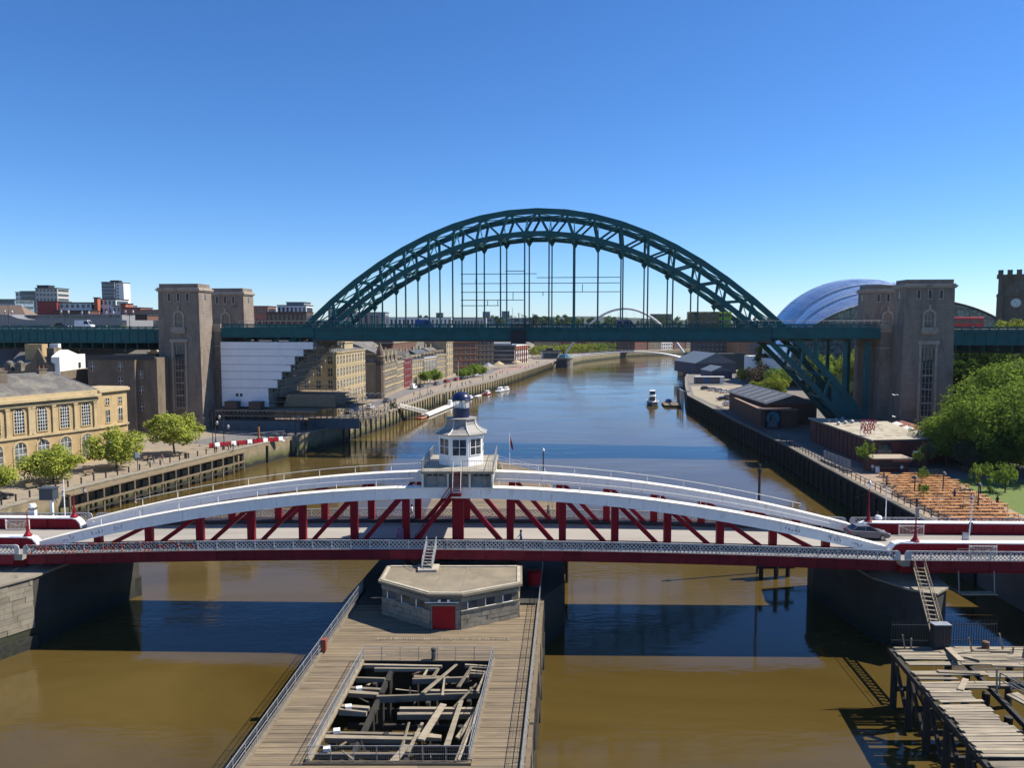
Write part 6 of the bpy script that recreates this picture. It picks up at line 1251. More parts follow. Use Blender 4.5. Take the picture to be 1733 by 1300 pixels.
railing('river_railing', 'black posts and rails along the right quay beside the beer garden', [(58.6, 100, 4.8), (59.6, 128, 4.8), (60.6, 144, 4.8), (62.3, 171, 4.8), (63.6, 204, 4.8), (65.6, 246, 4.8)], 1.15, 2.0, False, dark_iron, r=.06)
wnd = thing('windbreak', 'pale translucent windbreak screens on the quay before the bar', 'windbreak')
for i in range(7): x, y = 62.9 + i * .05, 152 - i * 1.7; obj('screen', MB().b(x, x + .05, y, y + 1.5, 4.85, 6.5), mat('windbreak_cloth', (.42, .41, .38), .7), wnd); obj('post', MB().tube([(x, y, 4.7), (x, y, 6.8)], .04, 5), galv, wnd)
t = thing('cargo_ladder', 'pale timber ladder frame hung on the dark right quay wall', 'ladder', (59.0, 127.5, 2.2)); 
for k in range(5): obj('rung', MB().bar((-.5, -1 + k * .6, 1.2 - k * .25), (.3, -1 + k * .6, 1.2 - k * .25), .1, .1), timber_pale, t)
obj('rail', MB().bar((-.5, -1.2, 1.3), (-.5, 1.6, .1), .1, .12).bar((.3, -1.2, 1.3), (.3, 1.6, .1), .1, .12), timber_pale, t)
t = thing('quay_fenders', 'row of dark upright piles along the right quay wall', 'fender')
for p, d, n in along(RQ[1:6], 3.0, -.6): obj('fender_timber', MB().bar((p.x, p.y, -.5), (p.x, p.y, 4.2), .4, .4, up=(0, 1, 0)), timber_dark, t)
for i, (x, y, h, lb) in enumerate(((68.4, 111, 7.5, 'slim dark lamp between the near picnic tables'), (69.4, 122, 6.5, 'slim dark lamp in the middle of the tables'), (64.3, 121, 5.5, 'dark heater post near the river railing'))):
    t = thing('garden_lamp', lb, 'lamp post', (x, y, 4.62), 0, 'beer garden lamps'); obj('column', MB().tube([(0, 0, 0), (0, 0, h * .5)], .09, 6), dark_iron, t); obj('head', MB().lathe([(.5, 0), (.3, .3), (.05, .45)], 8, (0, 0, h * .5)), dark_iron, t)
# ------------------------------------------------------------------ trees and bushes of the right bank
for i, (x, y, zb, h, r, m, lb) in enumerate(((87.5, 142, 4.6, 15.8, 7.6, mid_l, 'big bright green tree at the left of the right bank thicket'), (95.5, 136.5, 4.6, 18.2, 9.0, mid_l, 'largest green tree filling the right frame edge'), (96, 154, 5, 17, 8.6, mid_l, 'broad green tree behind the lawn trees'), (101, 143, 6, 19, 9.5, mid_l, 'green tree crown at the far right of the thicket'), (89, 139, 4.6, 9.5, 5.5, dark_l, 'dark lower tree in the shade of the thicket'), (84.5, 148, 4.6, 11.5, 6.3, mid_l, 'lower green tree at the left edge of the thicket'), (104, 160, 8, 18, 9, mid_l, 'green tree climbing the slope behind the thicket'))):
    tree('broadleaf_tree', lb, (x, y, zb), h, r, m, 'big', i % 3, 'thicket on the right bank', rzs=.95, cz=h - r * .9)
for i, (x, y, zb, h, r, m, lb) in enumerate(((106, 262, 6, 13, 6.5, mid_l, 'green tree seen through the right arch foot'), (116, 256, 9, 15, 7.5, spring, 'pale green tree left of the far right tower'), (112, 280, 8, 14, 7, mid_l, 'tall green tree behind the arch struts'), (122, 268, 10, 14, 7, spring, 'pale tree between spandrel posts'), (99, 288, 4.6, 8.5, 5.2, yellow_l, 'yellow green bush before the arch foot'), (104, 300, 4.6, 11, 5.5, mid_l, 'bright green bush beside the grey roofed shed'), (94.5, 296, 4.6, 6, 4, yellow_l, 'low yellow green bush at the car park edge'), (108, 330, 5, 11, 5, twig_l, 'bare brown twiggy tree behind the bushes'), (101, 322, 4.6, 10, 4.5, twig_l, 'bare brown tree left of the arch struts'), (120, 365, 6, 13, 5, dark_l, 'dark conifer-like tree above the car park'), (126, 380, 8, 15, 5.5, dark_l, 'tall dark tree by the pale depot'), (113, 352, 5, 7, 5, dark_l, 'dark round bush beside the boat sheds'), (109, 360, 5, 7, 4.5, yellow_l, 'olive bush next to the boat store'), (131, 215, 17, 11, 7, dark_l, 'dark shaded tree under the right viaduct'), (143, 208, 18, 9, 6, dark_l, 'second dark shaded tree under the right viaduct'), (120, 205, 12, 12, 6.5, dark_l, 'dark tree beside the near right tower'), (133, 190, 14, 10, 7, dark_l, 'ivy dark tree on the slope below the viaduct'), (120, 182, 9, 11, 7, dark_l, 'dark tree on the lower slope right of the tower'), (129, 203, 13, 9, 6.5, dark_l, 'ivy tree filling the slope right of the near tower'), (137, 212, 17, 8, 6, dark_l, 'ivy tree directly below the viaduct girder'), (146, 218, 19, 8, 6, dark_l, 'ivy tree left of the lower church slope'), (141, 203, 16, 8, 6.5, dark_l, 'round ivy tree above the thicket crowns'), (160, 212, 20, 9, 7, dark_l, 'dark ivy tree under the right end of the viaduct'), (150, 196, 16, 10, 7, dark_l, 'dark tree low on the slope at the right edge'), (165, 200, 19, 10, 8, dark_l, 'dark tree at the right edge below the viaduct'), (140, 178, 12, 10, 7, dark_l, 'dark tree just above the thicket'), (148, 228, 25, 9, 5.5, spring, 'pale green tree in front of the church tower'), (157, 226, 25, 10, 6, spring, 'pale green tree at the right edge before the church'))):
    tree('bank_tree' if h > 7.5 else 'bush', lb, (x, y, zb), h, r, m, 'near' if m is not twig_l else 'thin', i % 3, 'trees on the right bank slope', cz=h - r * .85, cat='tree' if h > 7.5 else 'bush')
# ------------------------------------------------------------------ church tower, glass concert hall
t = thing('church_tower', 'dark stone church tower with white clock at the right edge', 'church tower', (150.9, 240, 0), R(-32)); obj('wall', MB().b(0, 13, 0, 13, 18, 47.2), brown, t)
obj('string_course', MB().b(-.4, 13.4, -.4, 13.4, 40.6, 41.2).b(-.3, 13.3, -.3, 13.3, 33, 33.4), brown, t)
for x in (0, 12): obj('buttress', MB().b(x - .3, x + 1.3, -.9, -.005, 18, 41).b(x, x + 1, -.5, -.005, 41.2, 47), brown, t)
for i in range(6): obj('battlement', MB().b(-.2 + i * 2.4, 1.2 + i * 2.4, -.4, .4, 47.2, 48.6), brown, t)
obj('parapet', MB().b(-.5, 13.5, -.45, 13.4, 46.5, 47.19), brown, t); obj('louvre', MB().ext([(4.6, -.1, 41.6), (8.0, -.1, 41.6), (8.0, -.1, 44.4), (6.3, -.1, 45.6), (4.6, -.1, 44.4)], (0, .08, 0)), slate, t)
ck = obj('clock_face', MB().ext([(4.8 + 1.35 * math.cos(R(a)), -.2, 38.4 + 1.35 * math.sin(R(a))) for a in range(0, 360, 15)], (0, .18, 0)), render_w, t); hm = MB()
for i in range(12): a = R(i * 30); hm.bar((4.8 + 1.0 * math.cos(a), -.23, 38.4 + 1.0 * math.sin(a)), (4.8 + 1.28 * math.cos(a), -.23, 38.4 + 1.28 * math.sin(a)), .05, .12, up=(0, 1, 0))
obj('hour_mark', hm, dark_iron, ck); obj('clock_hand', MB().bar((4.8, -.26, 38.4), (4.3, -.26, 39.0), .05, .14, up=(0, 1, 0)).bar((4.8, -.26, 38.4), (5.3, -.26, 37.5), .05, .1, up=(0, 1, 0)), dark_iron, ck)
shell_m = mat('steel_shell', (.80, .86, .92), .26, .06, .2, metal=.85); sg = thing('concert_hall', 'curved silvery blue glass concert hall shell behind the right towers', 'building')
RG = [(395, 170, 36, 26), (372, 166.5, 45.7, 38.6), (360, 165.5, 44.6, 37.6), (353, 164.9, 42.9, 35.2), (352.5, 164.9, 41.8, 34.2), (344, 163, 42.5, 33.4), (337, 161.2, 41.6, 31.2), (336.5, 161.2, 40.6, 30.3), (329, 163.5, 47, 30.0), (322, 167, 50.5, 27.8)]
K = 48; v = []; 
for yy_, cx, a_, c_ in RG:
    for i in range(K + 1): th = math.pi * (1 - i / K); v.append((cx + a_ * math.cos(th), yy_, 15 + c_ * math.sin(th)))
for band, (i0, i1) in enumerate(((0, 3), (4, 6), (7, 9))):
    f = []
    for r_ in range(i0, i1):
        for i in range(K): o = r_ * (K + 1) + i; f.append((o, o + 1, o + K + 2, o + K + 1))
    used = v[i0 * (K + 1):(i1 + 1) * (K + 1)]; off = i0 * (K + 1); obj('shell_band', MB().add(used, [tuple(q - off for q in ff) for ff in f]), shell_m, sg, smooth=True)
    r_ = i1; cx, a_, c_, yy_ = RG[r_][1], RG[r_][2], RG[r_][3], RG[r_][0]
    obj('shell_rim', MB().tube([(cx + a_ * math.cos(math.pi * (1 - i / K)), yy_, 15 + c_ * math.sin(math.pi * (1 - i / K))) for i in range(K + 1)], .2, 5), render_w, sg)
    sm_ = MB()
    for i in range(2, K, 2):
        sm_.tube([v[r2 * (K + 1) + i] for r2 in range(i0, i1 + 1)], .05, 4, cap=False)
    for fr_ in (.33, .66):
        if i1 - i0 >= 2: sm_.tube([Vector(v[(i0 + 1) * (K + 1) + i]).lerp(Vector(v[(i0 + 2) * (K + 1) + i]), fr_) for i in range(K + 1)], .05, 4, cap=False)
    obj('panel_seam', sm_, mat('seam_grey', (.5, .56, .64), .5), sg)
for a, c in ((3, 4), (6, 7)):
    f = [(i, i + 1, i + K + 2, i + K + 1) for i in range(K)]; obj('shell_step', MB().add(v[a * (K + 1):(c + 1) * (K + 1)], f), shell_m, sg)
cx, a_, c_ = 167, 50, 27.4; gl = [(cx + a_ * math.cos(math.pi * (1 - i / 24)), 323.5, 15 + c_ * math.sin(math.pi * (1 - i / 24))) for i in range(25)]
gf = obj('glazed_front', MB().ext(gl, (0, .3, 0)), glass('green_glass', (.09, .13, .12)), sg); gm = MB()
for i in range(3, 22): x = gl[i][0]; gm.tube([(x, 323.4, 15), (x, 323.4, gl[i][2])], .12, 4)
for z in (24, 29, 34, 38): w_ = a_ * math.sqrt(1 - ((z - 15) / c_) ** 2); gm.tube([(cx - w_, 323.35, z), (cx + w_, 323.35, z)], .1, 4)
obj('mullion', gm, mat('grey_panel', (.20, .20, .22), .7), gf); obj('base', MB().b(118, 214, 326, 390, 8, 16), render_w, sg)
# ------------------------------------------------------------------ tilting footbridge downstream
fb = thing('tilt_footbridge', 'white tilting footbridge with slender arch far downstream', 'bridge'); A = Vector((38.5, 563, 9)); B_ = Vector((119, 523, 9)); mid = Vector((79, 541, 42.6)); ar = []
for i in range(33):
    t_ = i / 32; base = A.lerp(B_, t_); k = 4 * t_ * (1 - t_); ar.append(base + (mid - A.lerp(B_, .5)) * k)
obj('arch', MB().tube(ar, .8, 8), render_w, fb, smooth=True); dk = []
for i in range(33):
    t_ = i / 32; dk.append(A.lerp(B_, t_) + Vector((-14, -24, 0)) * (4 * t_ * (1 - t_)) * -1 + Vector((0, 0, 3.5 * (4 * t_ * (1 - t_)) - 1.2)))
dm = MB()
for a, c in zip(dk, dk[1:]): dm.bar(a, c, 4.0, .6)
obj('deck', dm, render_w, fb)
for i in range(4, 29, 2): obj('cable', MB().tube([ar[i], dk[i]], .06, 4), galv, fb)
hr = MB().tube([p + Vector((0, 0, 1.6)) for p in dk], .08, 4); obj('handrail', hr, galv, fb)
for p, lb in ((A, 'round stone pier with green glass at the left end of the footbridge'), (B_, 'round stone pier at the right end of the footbridge')):
    t = thing('footbridge_pier', lb, 'bridge pier', (p.x, p.y, 0)); obj('drum', MB().lathe([(6, -1), (6, 6.5), (6.4, 6.6), (6.4, 7.2)], 20), wallmat('pier_drum_stone', (.30, .27, .21), 1, .5), t); obj('glass_hall', MB().lathe([(5.2, 7.2), (4.6, 9.4), (1.5, 10)], 12), glass('teal_glass', (.12, .22, .22)), t)
    if p is A: obj('dark_fender', MB().c(-2.5, -6.2, -1, 7, 1, 7), dark_iron, t)
# ------------------------------------------------------------------ skyline
def far_block(name, label, x0, x1, y, d, z0, z1, m, floors, m2=None, roofm=None, group='skyline buildings', sidewin=True, cat='building', bars=0, band=win):
    t = thing(name, label, cat, (x0, y, 0), 0, group); w = x1 - x0; obj('wall', MB().b(0, w, 0, d, z0, z1), m, t); fh = (z1 - z0) / max(1, floors)
    for r in range(floors):
        a, c = z0 + r * fh + fh * .35, z0 + r * fh + fh * .85
        if bars:
            for i in range(bars): bw = w / bars; obj('window', MB().b(i * bw + bw * .25, i * bw + bw * .75, -.12, -.01, a, c), band, t)
        else: obj('window_band', MB().b(w * .04, w * .96, -.12, -.01, a, c), band, t)
        if sidewin: obj('window_band', MB().b(w + .01, w + .12, d * .06, d * .94, a, c), band, t)
    obj('roof', MB().b(-.3, w + .3, -.3, d + .3, z1, z1 + .5), roofm or dark_iron, t); return t
far_block('tower_block', 'tall white tower block on the left skyline', -371.5, -359.8, 700, 14, 20, 69.5, mat('grey_panel_far', (.30, .31, .33), .7), 16)
t = far_block('tower_block_core', 'white right flank of the tall tower block', -359.7, -352.6, 702, 12, 20, 69, render_w, 0); 
for i in range(15): obj('window', MB().b(1.2, 2.6, -.1, -.01, 24 + i * 3, 25.6 + i * 3), win, t)
obj('plant_room', MB().b(-6, 2, 2, 8, 69.6, 71.5), dark_iron, t)
far_block('flat_block', 'white balconied flats with dark roof box on the left skyline', -370, -353, 600, 16, 20, 59.4, mat('pale_flats', (.55, .52, .46), .8), 11, bars=6); far_block('roof_box', 'dark lift housing on the white balconied flats', -371, -362, 604, 8, 59.9, 61.6, dark_iron, 0, sidewin=False)
far_block('flat_block', 'grey glazed flats left of the white balconied ones', -385.5, -372.5, 606, 16, 20, 57.2, mat('grey_glazed', (.26, .28, .31), .5), 10); far_block('flat_block', 'leftmost white flats behind the glazed office', -397, -386.5, 618, 14, 20, 57, render_w, 9, bars=4)
far_block('glass_office', 'low blue glass office at the left frame edge', -352, -322, 500, 20, 20, 47.5, glass('sky_glass', (.12, .17, .22)), 8)
t = thing('spire', 'thin dark church spire on the left skyline', 'spire', (-376, 650, 0)); obj('cone', MB().lathe([(3.4, 44), (3.2, 47), (.1, 62)], 8), slate, t); obj('tower', MB().c(0, 0, 20, 6, 6, 24), brown, t)
st_red = mat('student_red', (.34, .05, .04), .7); st_or = mat('student_orange', (.48, .13, .06), .7)
far_block('student_flats', 'dark red gable end of the white student flats', -257, -246.5, 418, 14, 20, 43.8, st_red, 0); far_block('student_flats', 'white student flats with small windows behind the viaduct', -246.4, -229, 420, 14, 20, 43.2, render_w, 6, bars=6); far_block('student_flats', 'taller white student flats in the middle of the row', -228.8, -217.5, 424, 14, 20, 45.2, render_w, 6, bars=5); far_block('student_flats', 'narrow orange stair tower of the student flats', -227.4, -225.4, 420, 3, 20, 45.9, st_or, 0); far_block('student_flats', 'lower white student flats right of the orange stair', -217.3, -211, 420, 14, 20, 41.6, render_w, 5, bars=3); far_block('student_flats', 'bright orange fin wall ending the student flats', -211, -208.2, 416, 8, 20, 42.6, st_or, 0)
far_block('orange_offices', 'orange clad block right of the student flats', -208, -198.5, 412, 14, 20, 40.3, mat('salmon_cladding', (.46, .17, .11), .7), 1); far_block('orange_offices', 'pale and orange terrace ending behind the left tower', -198.4, -180, 410, 14, 20, 39, mat('peach_cladding', (.44, .26, .18), .7), 3, bars=9)
far_block('brown_offices', 'dark red block below the student flats', -240, -222, 405, 10, 20, 38.6, brick_d, 2, bars=5)
t = thing('station_roof', 'long grey curved shed roof behind the left viaduct', 'building', (-228, 340, 0)); pr3 = [(0, 24), (0, 33.5), (2, 36.2), (6, 36.0), (10, 34.4), (14, 33.8), (58, 33.6), (58, 24)]; obj('roof', MB().ext([(x, 0, z) for x, z in pr3], (0, 25, 0)), mat('zinc_roof', (.27, .27, .27), .5), t); obj('wall', MB().b(3, 57, -1, -.01, 22, 31), dark_iron, t); obj('clerestory', MB().b(8, 52, 8, 20, 33.6, 36.0), mat('zinc_roof', (.27, .27, .27), .5), t); obj('window_band', MB().b(9, 51, 7.8, 7.95, 34.6, 35.6), win, t)
far_block('brick_terrace', 'red brick terrace under brown tile roofs at far left', -275, -238, 352, 16, 20, 33.5, brick, 2, bars=10)
t = thing('tiled_roof', 'brown tiled hipped roof at the far left skyline', 'roof', (-262, 385, 0)); obj('roof', MB().add([(-24, 0, 34), (20, 0, 34), (20, 16, 34), (-24, 16, 34), (-16, 8, 41.5), (12, 8, 41.5)], [(0, 1, 5, 4), (1, 2, 5), (2, 3, 4, 5), (3, 0, 4)]), mat('brown_tiles', (.23, .16, .12), .85, .15, .6), t); obj('wall', MB().b(-23, 19, .5, 15, 20, 34), brick, t); obj('cupola', MB().lathe([(2, 38), (2, 43), (2.3, 43.2), (.3, 45.5)], 8, (-11, 8, 0)), mat('copper_green', (.20, .42, .33), .6), t)
far_block('red_terrace', 'long red brick range with gables behind the shed roof', -228, -176, 372, 12, 20, 36, brick_d, 1, bars=14)
sk = [('white clad flats right of the far left tower', -146, -128, 480, 43.2, render_w, 4, 7), ('grey penthouse on the white clad flats', -142, -131, 486, 45.2, mat('grey_panel_far', (.30, .31, .33), .7), 1, 5), ('orange brick flats right of the far left tower', -152.5, -143, 452, 42, mat('salmon_cladding', (.46, .17, .11), .7), 4, 5), ('brown brick offices by the left end of the arch', -143, -120, 450, 38.5, brick_d, 3, 9), ('pale cream hotel under the left arch rib', -124, -108, 520, 42, mat('pale_flats', (.55, .52, .46), .8), 3, 8), ('grey gabled hall behind the arch springing', -116, -92, 560, 40, mat('grey_panel_far', (.30, .31, .33), .7), 2, 6), ('long low white warehouse on the skyline', -130, -55, 700, 37.5, render_w, 2, 20), ('white sheds beyond the long warehouse', -75, -30, 900, 39, mat('pale_flats', (.55, .52, .46), .8), 1, 12), ('dark blue gabled block above the blue van', -128, -117, 1300, 50, mat('navy_sheet', (.055, .075, .12), .6), 4, 3), ('left of two grey towers behind the hangers', -57, -43, 1500, 55, mat('grey_tower', (.22, .23, .26), .7), 9, 4), ('right of two grey towers behind the hangers', -20, -5, 1500, 56, mat('grey_tower', (.22, .23, .26), .7), 9, 4), ('low pale flats between the two grey towers', -44, 30, 1250, 41, mat('pale_flats', (.55, .52, .46), .8), 3, 18), ('white house on the far ridge right of the scaffold', 37, 50, 1400, 42, render_w, 2, 3), ('castle-like dark mill left of the green bus', 262, 300, 1450, 50, brick_d, 5, 8)]
for lb, x0, x1, y, z, m, fl, nb in sk: far_block('skyline_block', lb, x0, x1, y, 16, 16, z, m, fl, bars=nb if y < 1000 else min(nb, 5), sidewin=y < 800)
# sunlit terraces on the bend of the river
for i in range(9):
    x = 96 + i * 15.5; y = 775 + i * 10; t = bld('river_terrace', 'pale sunlit apartment terrace on the river bend, %s from the left' % ['first', 'second', 'third', 'fourth', 'fifth', 'sixth', 'seventh', 'eighth', 'ninth'][i], (x, y), (x + 14, y + 9), 14, 4.6, 13 + (i * 37 % 5), [pale, render_w, brick][i % 3], 3, 5, 1.8, 1.8, 'gable', slate, 3, group='apartments on the river bend', cornice=False, strings=False)
for i in range(4): bld('river_offices', 'dark office block behind the tree belt, %s from the left' % ['first', 'second', 'third', 'last'][i], (24 + i * 24, 690 + i * 12), (44 + i * 24, 694 + i * 12), 18, 4.6, 19 + i % 2 * 3, [pale, brick, cream, brick_d][i], 4, 6, 1.8, 1.6, 'flat', group='offices behind the tree belt', cornice=False, strings=False)
rnd = random.Random(4)
for i in range(16):                                               # tree belt along the far left quay
    x = 16 + i * 5.2; y = 615 + i * 7.4; tree('belt_tree', 'round spring-green tree, %s from the left in the far quay belt' % ORD[i], (x, y, 4.6), 9.5 + rnd.uniform(-1, 1.2), 6.0, yellow_l if i < 12 else mid_l, 'thin', i % 3, 'tree belt on the far left quay', cz=6)
woods = MB()
for i in range(150):                                               # wooded ridge
    x = rnd.uniform(-260, 760); y = rnd.uniform(1000, 1500); r_ = rnd.uniform(7, 13); src = crown('far', dark_l, i % 3); a = rnd.uniform(0, 6); z_ = hz_f(x, y) + r_ * .6; cs_, sn_ = math.cos(a), math.sin(a)
    woods.add([(x + (q.co.x * cs_ - q.co.y * sn_) * r_, y + (q.co.x * sn_ + q.co.y * cs_) * r_, z_ + q.co.z * r_) for q in src.vertices], [tuple(p.vertices) for p in src.polygons])
o = obj('ridge_woodland', woods, dark_l); o['kind'] = 'stuff'; o['label'] = 'distant dark green woodland along the far ridge'
for i in range(14): x = -282 + i * 9.5; tree('hill_bush', 'leafy bush behind the left viaduct, %s counted from the left' % ORD[i], (x, 318 + rnd.uniform(-6, 6), 21), 10.5 + rnd.uniform(-1.5, 1.5) - (3 if i > 6 else 0), 5.5, yellow_l if i % 2 else mid_l, 'thin', i % 3, 'bushes behind the left viaduct', cz=6, cat='bush')
for i in range(12): x = -130 + i * 12; y = 560 + rnd.uniform(0, 120); tree('hill_tree', 'green tree among the skyline rooftops, %s counted from the left' % ORD[i], (x, y, hz_l(x, y)), 11 + rnd.uniform(-2, 2), 5, mid_l, 'thin', i % 3, 'trees among the rooftops', cz=7)
# ------------------------------------------------------------------ vehicles
tyre_m = mat('tyre_rubber', (.02, .02, .02), .85); rim_m = mat('alloy_rim', (.5, .5, .52), .35, metal=.7); car_glass = glass('car_glass', (.02, .025, .03), .05); tail_m = mat('tail_lamp', (.45, .01, .01), .3); head_m = mat('head_lamp', (.75, .75, .72), .2)
def paint(name, c, rough=.3): return mat(name, c, rough, .03, .5, metal=.0)
def car(label, loc, rz, pm, kind='hatch', group=None):
    t = thing('car' if kind != 'van' else 'van', label, 'car' if kind != 'van' else 'van', loc, rz, group)
    if kind == 'van': low = [(-2.5, .35), (2.45, .32), (2.5, .7), (2.3, 1.0), (-2.5, 1.0)]; gb, gt, zt = (-2.48, 2.05), (-2.45, 1.15), 2.2
    elif kind == 'saloon': low = [(-2.3, .38), (2.25, .3), (2.32, .55), (2.2, .74), (1.05, .93), (-1.6, .98), (-2.28, .9), (-2.36, .62)]; gb, gt, zt = (-1.85, 1.1), (-1.05, .3), 1.43
    else: low = [(-1.95, .30), (1.95, .24), (2.14, .34), (2.2, .52), (2.12, .70), (1.85, .82), (1.45, .90), (1.0, .96), (-1.2, 1.03), (-1.95, 1.04), (-2.1, .9), (-2.16, .62), (-2.1, .4)]; gb, gt, zt = (-2.0, 1.2), (-1.3, .05), 1.47
    n = len(low); v = []; ys = ((-.87, .93), (-.8, 1.0), (.8, 1.0), (.87, .93)); cz = .62
    for y, k in ys: v += [(x * (1 if k == 1 else .985), y, cz + (z - cz) * k) for x, z in low]
    f = [tuple(range(n - 1, -1, -1)), tuple(3 * n + i for i in range(n))]
    for r in range(3):
        for i in range(n): f.append((r * n + i, r * n + (i + 1) % n, (r + 1) * n + (i + 1) % n, (r + 1) * n + i))
    obj('body', MB().add(v, [q[::-1] for q in f]), pm, t); z0 = .93 if kind != 'van' else .99
    g = MB().add([(gb[0], -.77, z0), (gb[1], -.77, z0), (gb[1], .77, z0), (gb[0], .77, z0), (gt[0], -.6, zt), (gt[1], -.6, zt), (gt[1], .6, zt), (gt[0], .6, zt)], [(0, 1, 5, 4), (1, 2, 6, 5), (2, 3, 7, 6), (3, 0, 4, 7), (4, 5, 6, 7)])
    obj('windows' if kind != 'van' else 'cabin', g, car_glass if kind != 'van' else pm, t)
    r = MB(); r.b(gt[0] - .05, gt[1] + .05, -.61, .61, zt - .03, zt + .05)
    for s_ in (-1, 1):
        for (xb, xt) in ((gb[0], gt[0]), (gb[1], gt[1]), (-.45, -.45)): r.bar((xb, s_ * .77, z0), (xt, s_ * .61, zt), .07, .06 if xb != -.45 else .08)
    if kind == 'van': obj('windscreen', MB().add([(2.06, -.7, 1.15), (2.06, .7, 1.15), (1.25, .55, 2.1), (1.25, -.55, 2.1)], [(0, 1, 2, 3)]).add([(1.9, -.785, 1.2), (1.2, -.66, 2.0), (.2, -.66, 2.0), (.2, -.785, 1.2)], [(0, 1, 2, 3)]), car_glass, t)
    obj('roof', r, pm, t)
    wx = 1.32 if kind != 'van' else 1.6
    for x in (-wx, wx):
        for s_ in (-1, 1):
            w = obj('wheel', MB().add(*_cyl(x, s_ * .80, .31, .31, .2)), tyre_m, t); obj('rim', MB().add(*_cyl(x, s_ * .815, .31, .2, .2)), rim_m, w)
    for s_ in (-1, 1):
        obj('tail_light', MB().b(-2.2 if kind == 'hatch' else (-2.38 if kind == 'saloon' else -2.53), -1.95 if kind != 'van' else -2.45, s_ * .72 - .13, s_ * .72 + .13, .78, .98), tail_m, t)
        obj('headlight', MB().b(1.95 if kind != 'van' else 2.35, 2.19 if kind != 'van' else 2.5, s_ * .66 - .17, s_ * .66 + .17, .56, .72), head_m, t); obj('door_mirror', MB().c(.75, s_ * .92, .95, .14, .18, .12), pm, t)
    return t
def _cyl(x, y, z, r, w, n=14):
    v = []; 
    for dy in (-w / 2, w / 2): v += [(x + r * math.cos(2 * math.pi * k / n), y + dy, z + r * math.sin(2 * math.pi * k / n)) for k in range(n)]
    return v, [tuple(range(n)), tuple(range(2 * n - 1, n - 1, -1))] + [(k, k + n, (k + 1) % n + n, (k + 1) % n) for k in range(n)]
silver, greyc, whitec, blackc, bluec, redc = paint('silver_paint', (.45, .46, .48)), paint('grey_car_paint', (.17, .17, .18)), paint('white_car_paint', (.85, .85, .85)), paint('black_car_paint', (.015, .015, .018)), paint('blue_car_paint', (.03, .08, .28)), paint('red_car_paint', (.35, .02, .02))
car('dark grey hatchback driving off the right end of the swing bridge', bridge_pt(43.9, 1.7, ZD(43.2) + .01), R(-1.3), greyc)
CG = 'cars along the left quayside'
for x, y, a, pm, k, lb in ((-50.2, 235, 84, silver, 'saloon', 'silver car below the cream office'), (-49.5, 241, 84, bluec, 'hatch', 'blue car parked near the scaffold foot'), (-45.6, 246, 80, whitec, 'hatch', 'white car on the quayside road by the alley'), (-43.8, 268, 82, greyc, 'hatch', 'grey car on the quayside road before the turret'), (-41.5, 322, 78, whitec, 'van', 'white van parked before the red house'), (-39.3, 329, 76, blackc, 'saloon', 'black car just beyond the white van'), (-33.6, 343, 70, greyc, 'saloon', 'grey car under the quayside trees'), (-30.3, 357, 68, redc, 'hatch', 'red car parked near the first quayside trees'), (-26.6, 369, 68, redc, 'hatch', 'second red car farther along the quay'), (-24.2, 376, 66, blackc, 'hatch', 'black car between the quayside trees'), (-19.5, 405, 66, whitec, 'hatch', 'white car by the last quayside trees')): car(lb, (x, y, 4.615), R(a), pm, k, CG)
PG = 'cars in the right bank car park'
for x, y, a, pm, k, lb in ((80.5, 318, 20, blackc, 'hatch', 'black car at the back of the right car park'), (82.2, 313, 20, silver, 'saloon', 'silver car second from the back of the car park'), (83.6, 308, 20, silver, 'hatch', 'silver hatchback third from the back of the car park'), (84.2, 303, 20, whitec, 'saloon', 'white saloon fourth from the back of the car park'), (75.5, 273, 10, blackc, 'saloon', 'black car in the middle of the car park'), (72.5, 255, 10, whitec, 'hatch', 'white car nearest the grey roofed shed'), (76, 263, 10, silver, 'saloon', 'silver car beside the planted tubs'), (79.5, 280, 15, greyc, 'hatch', 'grey car in the middle of the car park')): car(lb, (x, y, 4.62), R(a), pm, k, PG)
for x, pm, lb in ((-124.5, whitec, 'white van crossing the left viaduct'), (-131, blackc, 'dark car crossing the left viaduct')): car(lb, tyne_pt(x, 3, 30.72), TA, pm, 'van' if pm is whitec else 'hatch')
car('blue van crossing the arch bridge at left', tyne_pt(-29.5, 3, 30.77), TA, bluec, 'van'); car('dark blue van crossing the arch bridge right of centre', tyne_pt(22.5, 3, 30.77), TA, paint('navy_car_paint', (.02, .03, .09)), 'van')
def bus(label, loc, rz, pm, pm2, dd=True, L=10.6):
    t = thing('bus', label, 'bus', loc, rz); H = 4.25 if dd else 3.0
    b = MB(); sec = [(-1.22, .35), (1.22, .35), (1.25, 1.2), (1.22, H - .35), (1.0, H), (-1.0, H), (-1.22, H - .35), (-1.25, 1.2)]
    b.ext([(-L / 2, y, z) for y, z in sec], (L, 0, 0)); obj('body', b, pm, t); obj('front_panel', MB().ext([(L / 2 - 3, y * 1.004, .4 + (z - .35) * .985) for y, z in sec], (3.02, 0, 0)), pm2, t)
    for z in ((1.35, 2.95) if dd else (1.4,)):
        for s_ in (-1, 1):
            n = 7
            for i in range(n): x0 = -L / 2 + .4 + i * (L - .8) / n; y0, y1 = sorted((s_ * 1.262, s_ * 1.275)); obj('window', MB().b(x0 + .06, x0 + (L - .8) / n - .06, y0, y1, z, z + .8), car_glass, t)
        obj('windscreen', MB().b(L / 2 + .025, L / 2 + .04, -1.05, 1.05, z, z + 1.0), car_glass, t)
    for x in (-L / 2 + 2.2, L / 2 - 2.4):
        for s_ in (-1, 1): w = obj('wheel', MB().add(*_cyl(x, s_ * 1.16, .48, .48, .25)), tyre_m, t); obj('rim', MB().add(*_cyl(x, s_ * 1.18, .48, .28, .25)), rim_m, w)
    return t
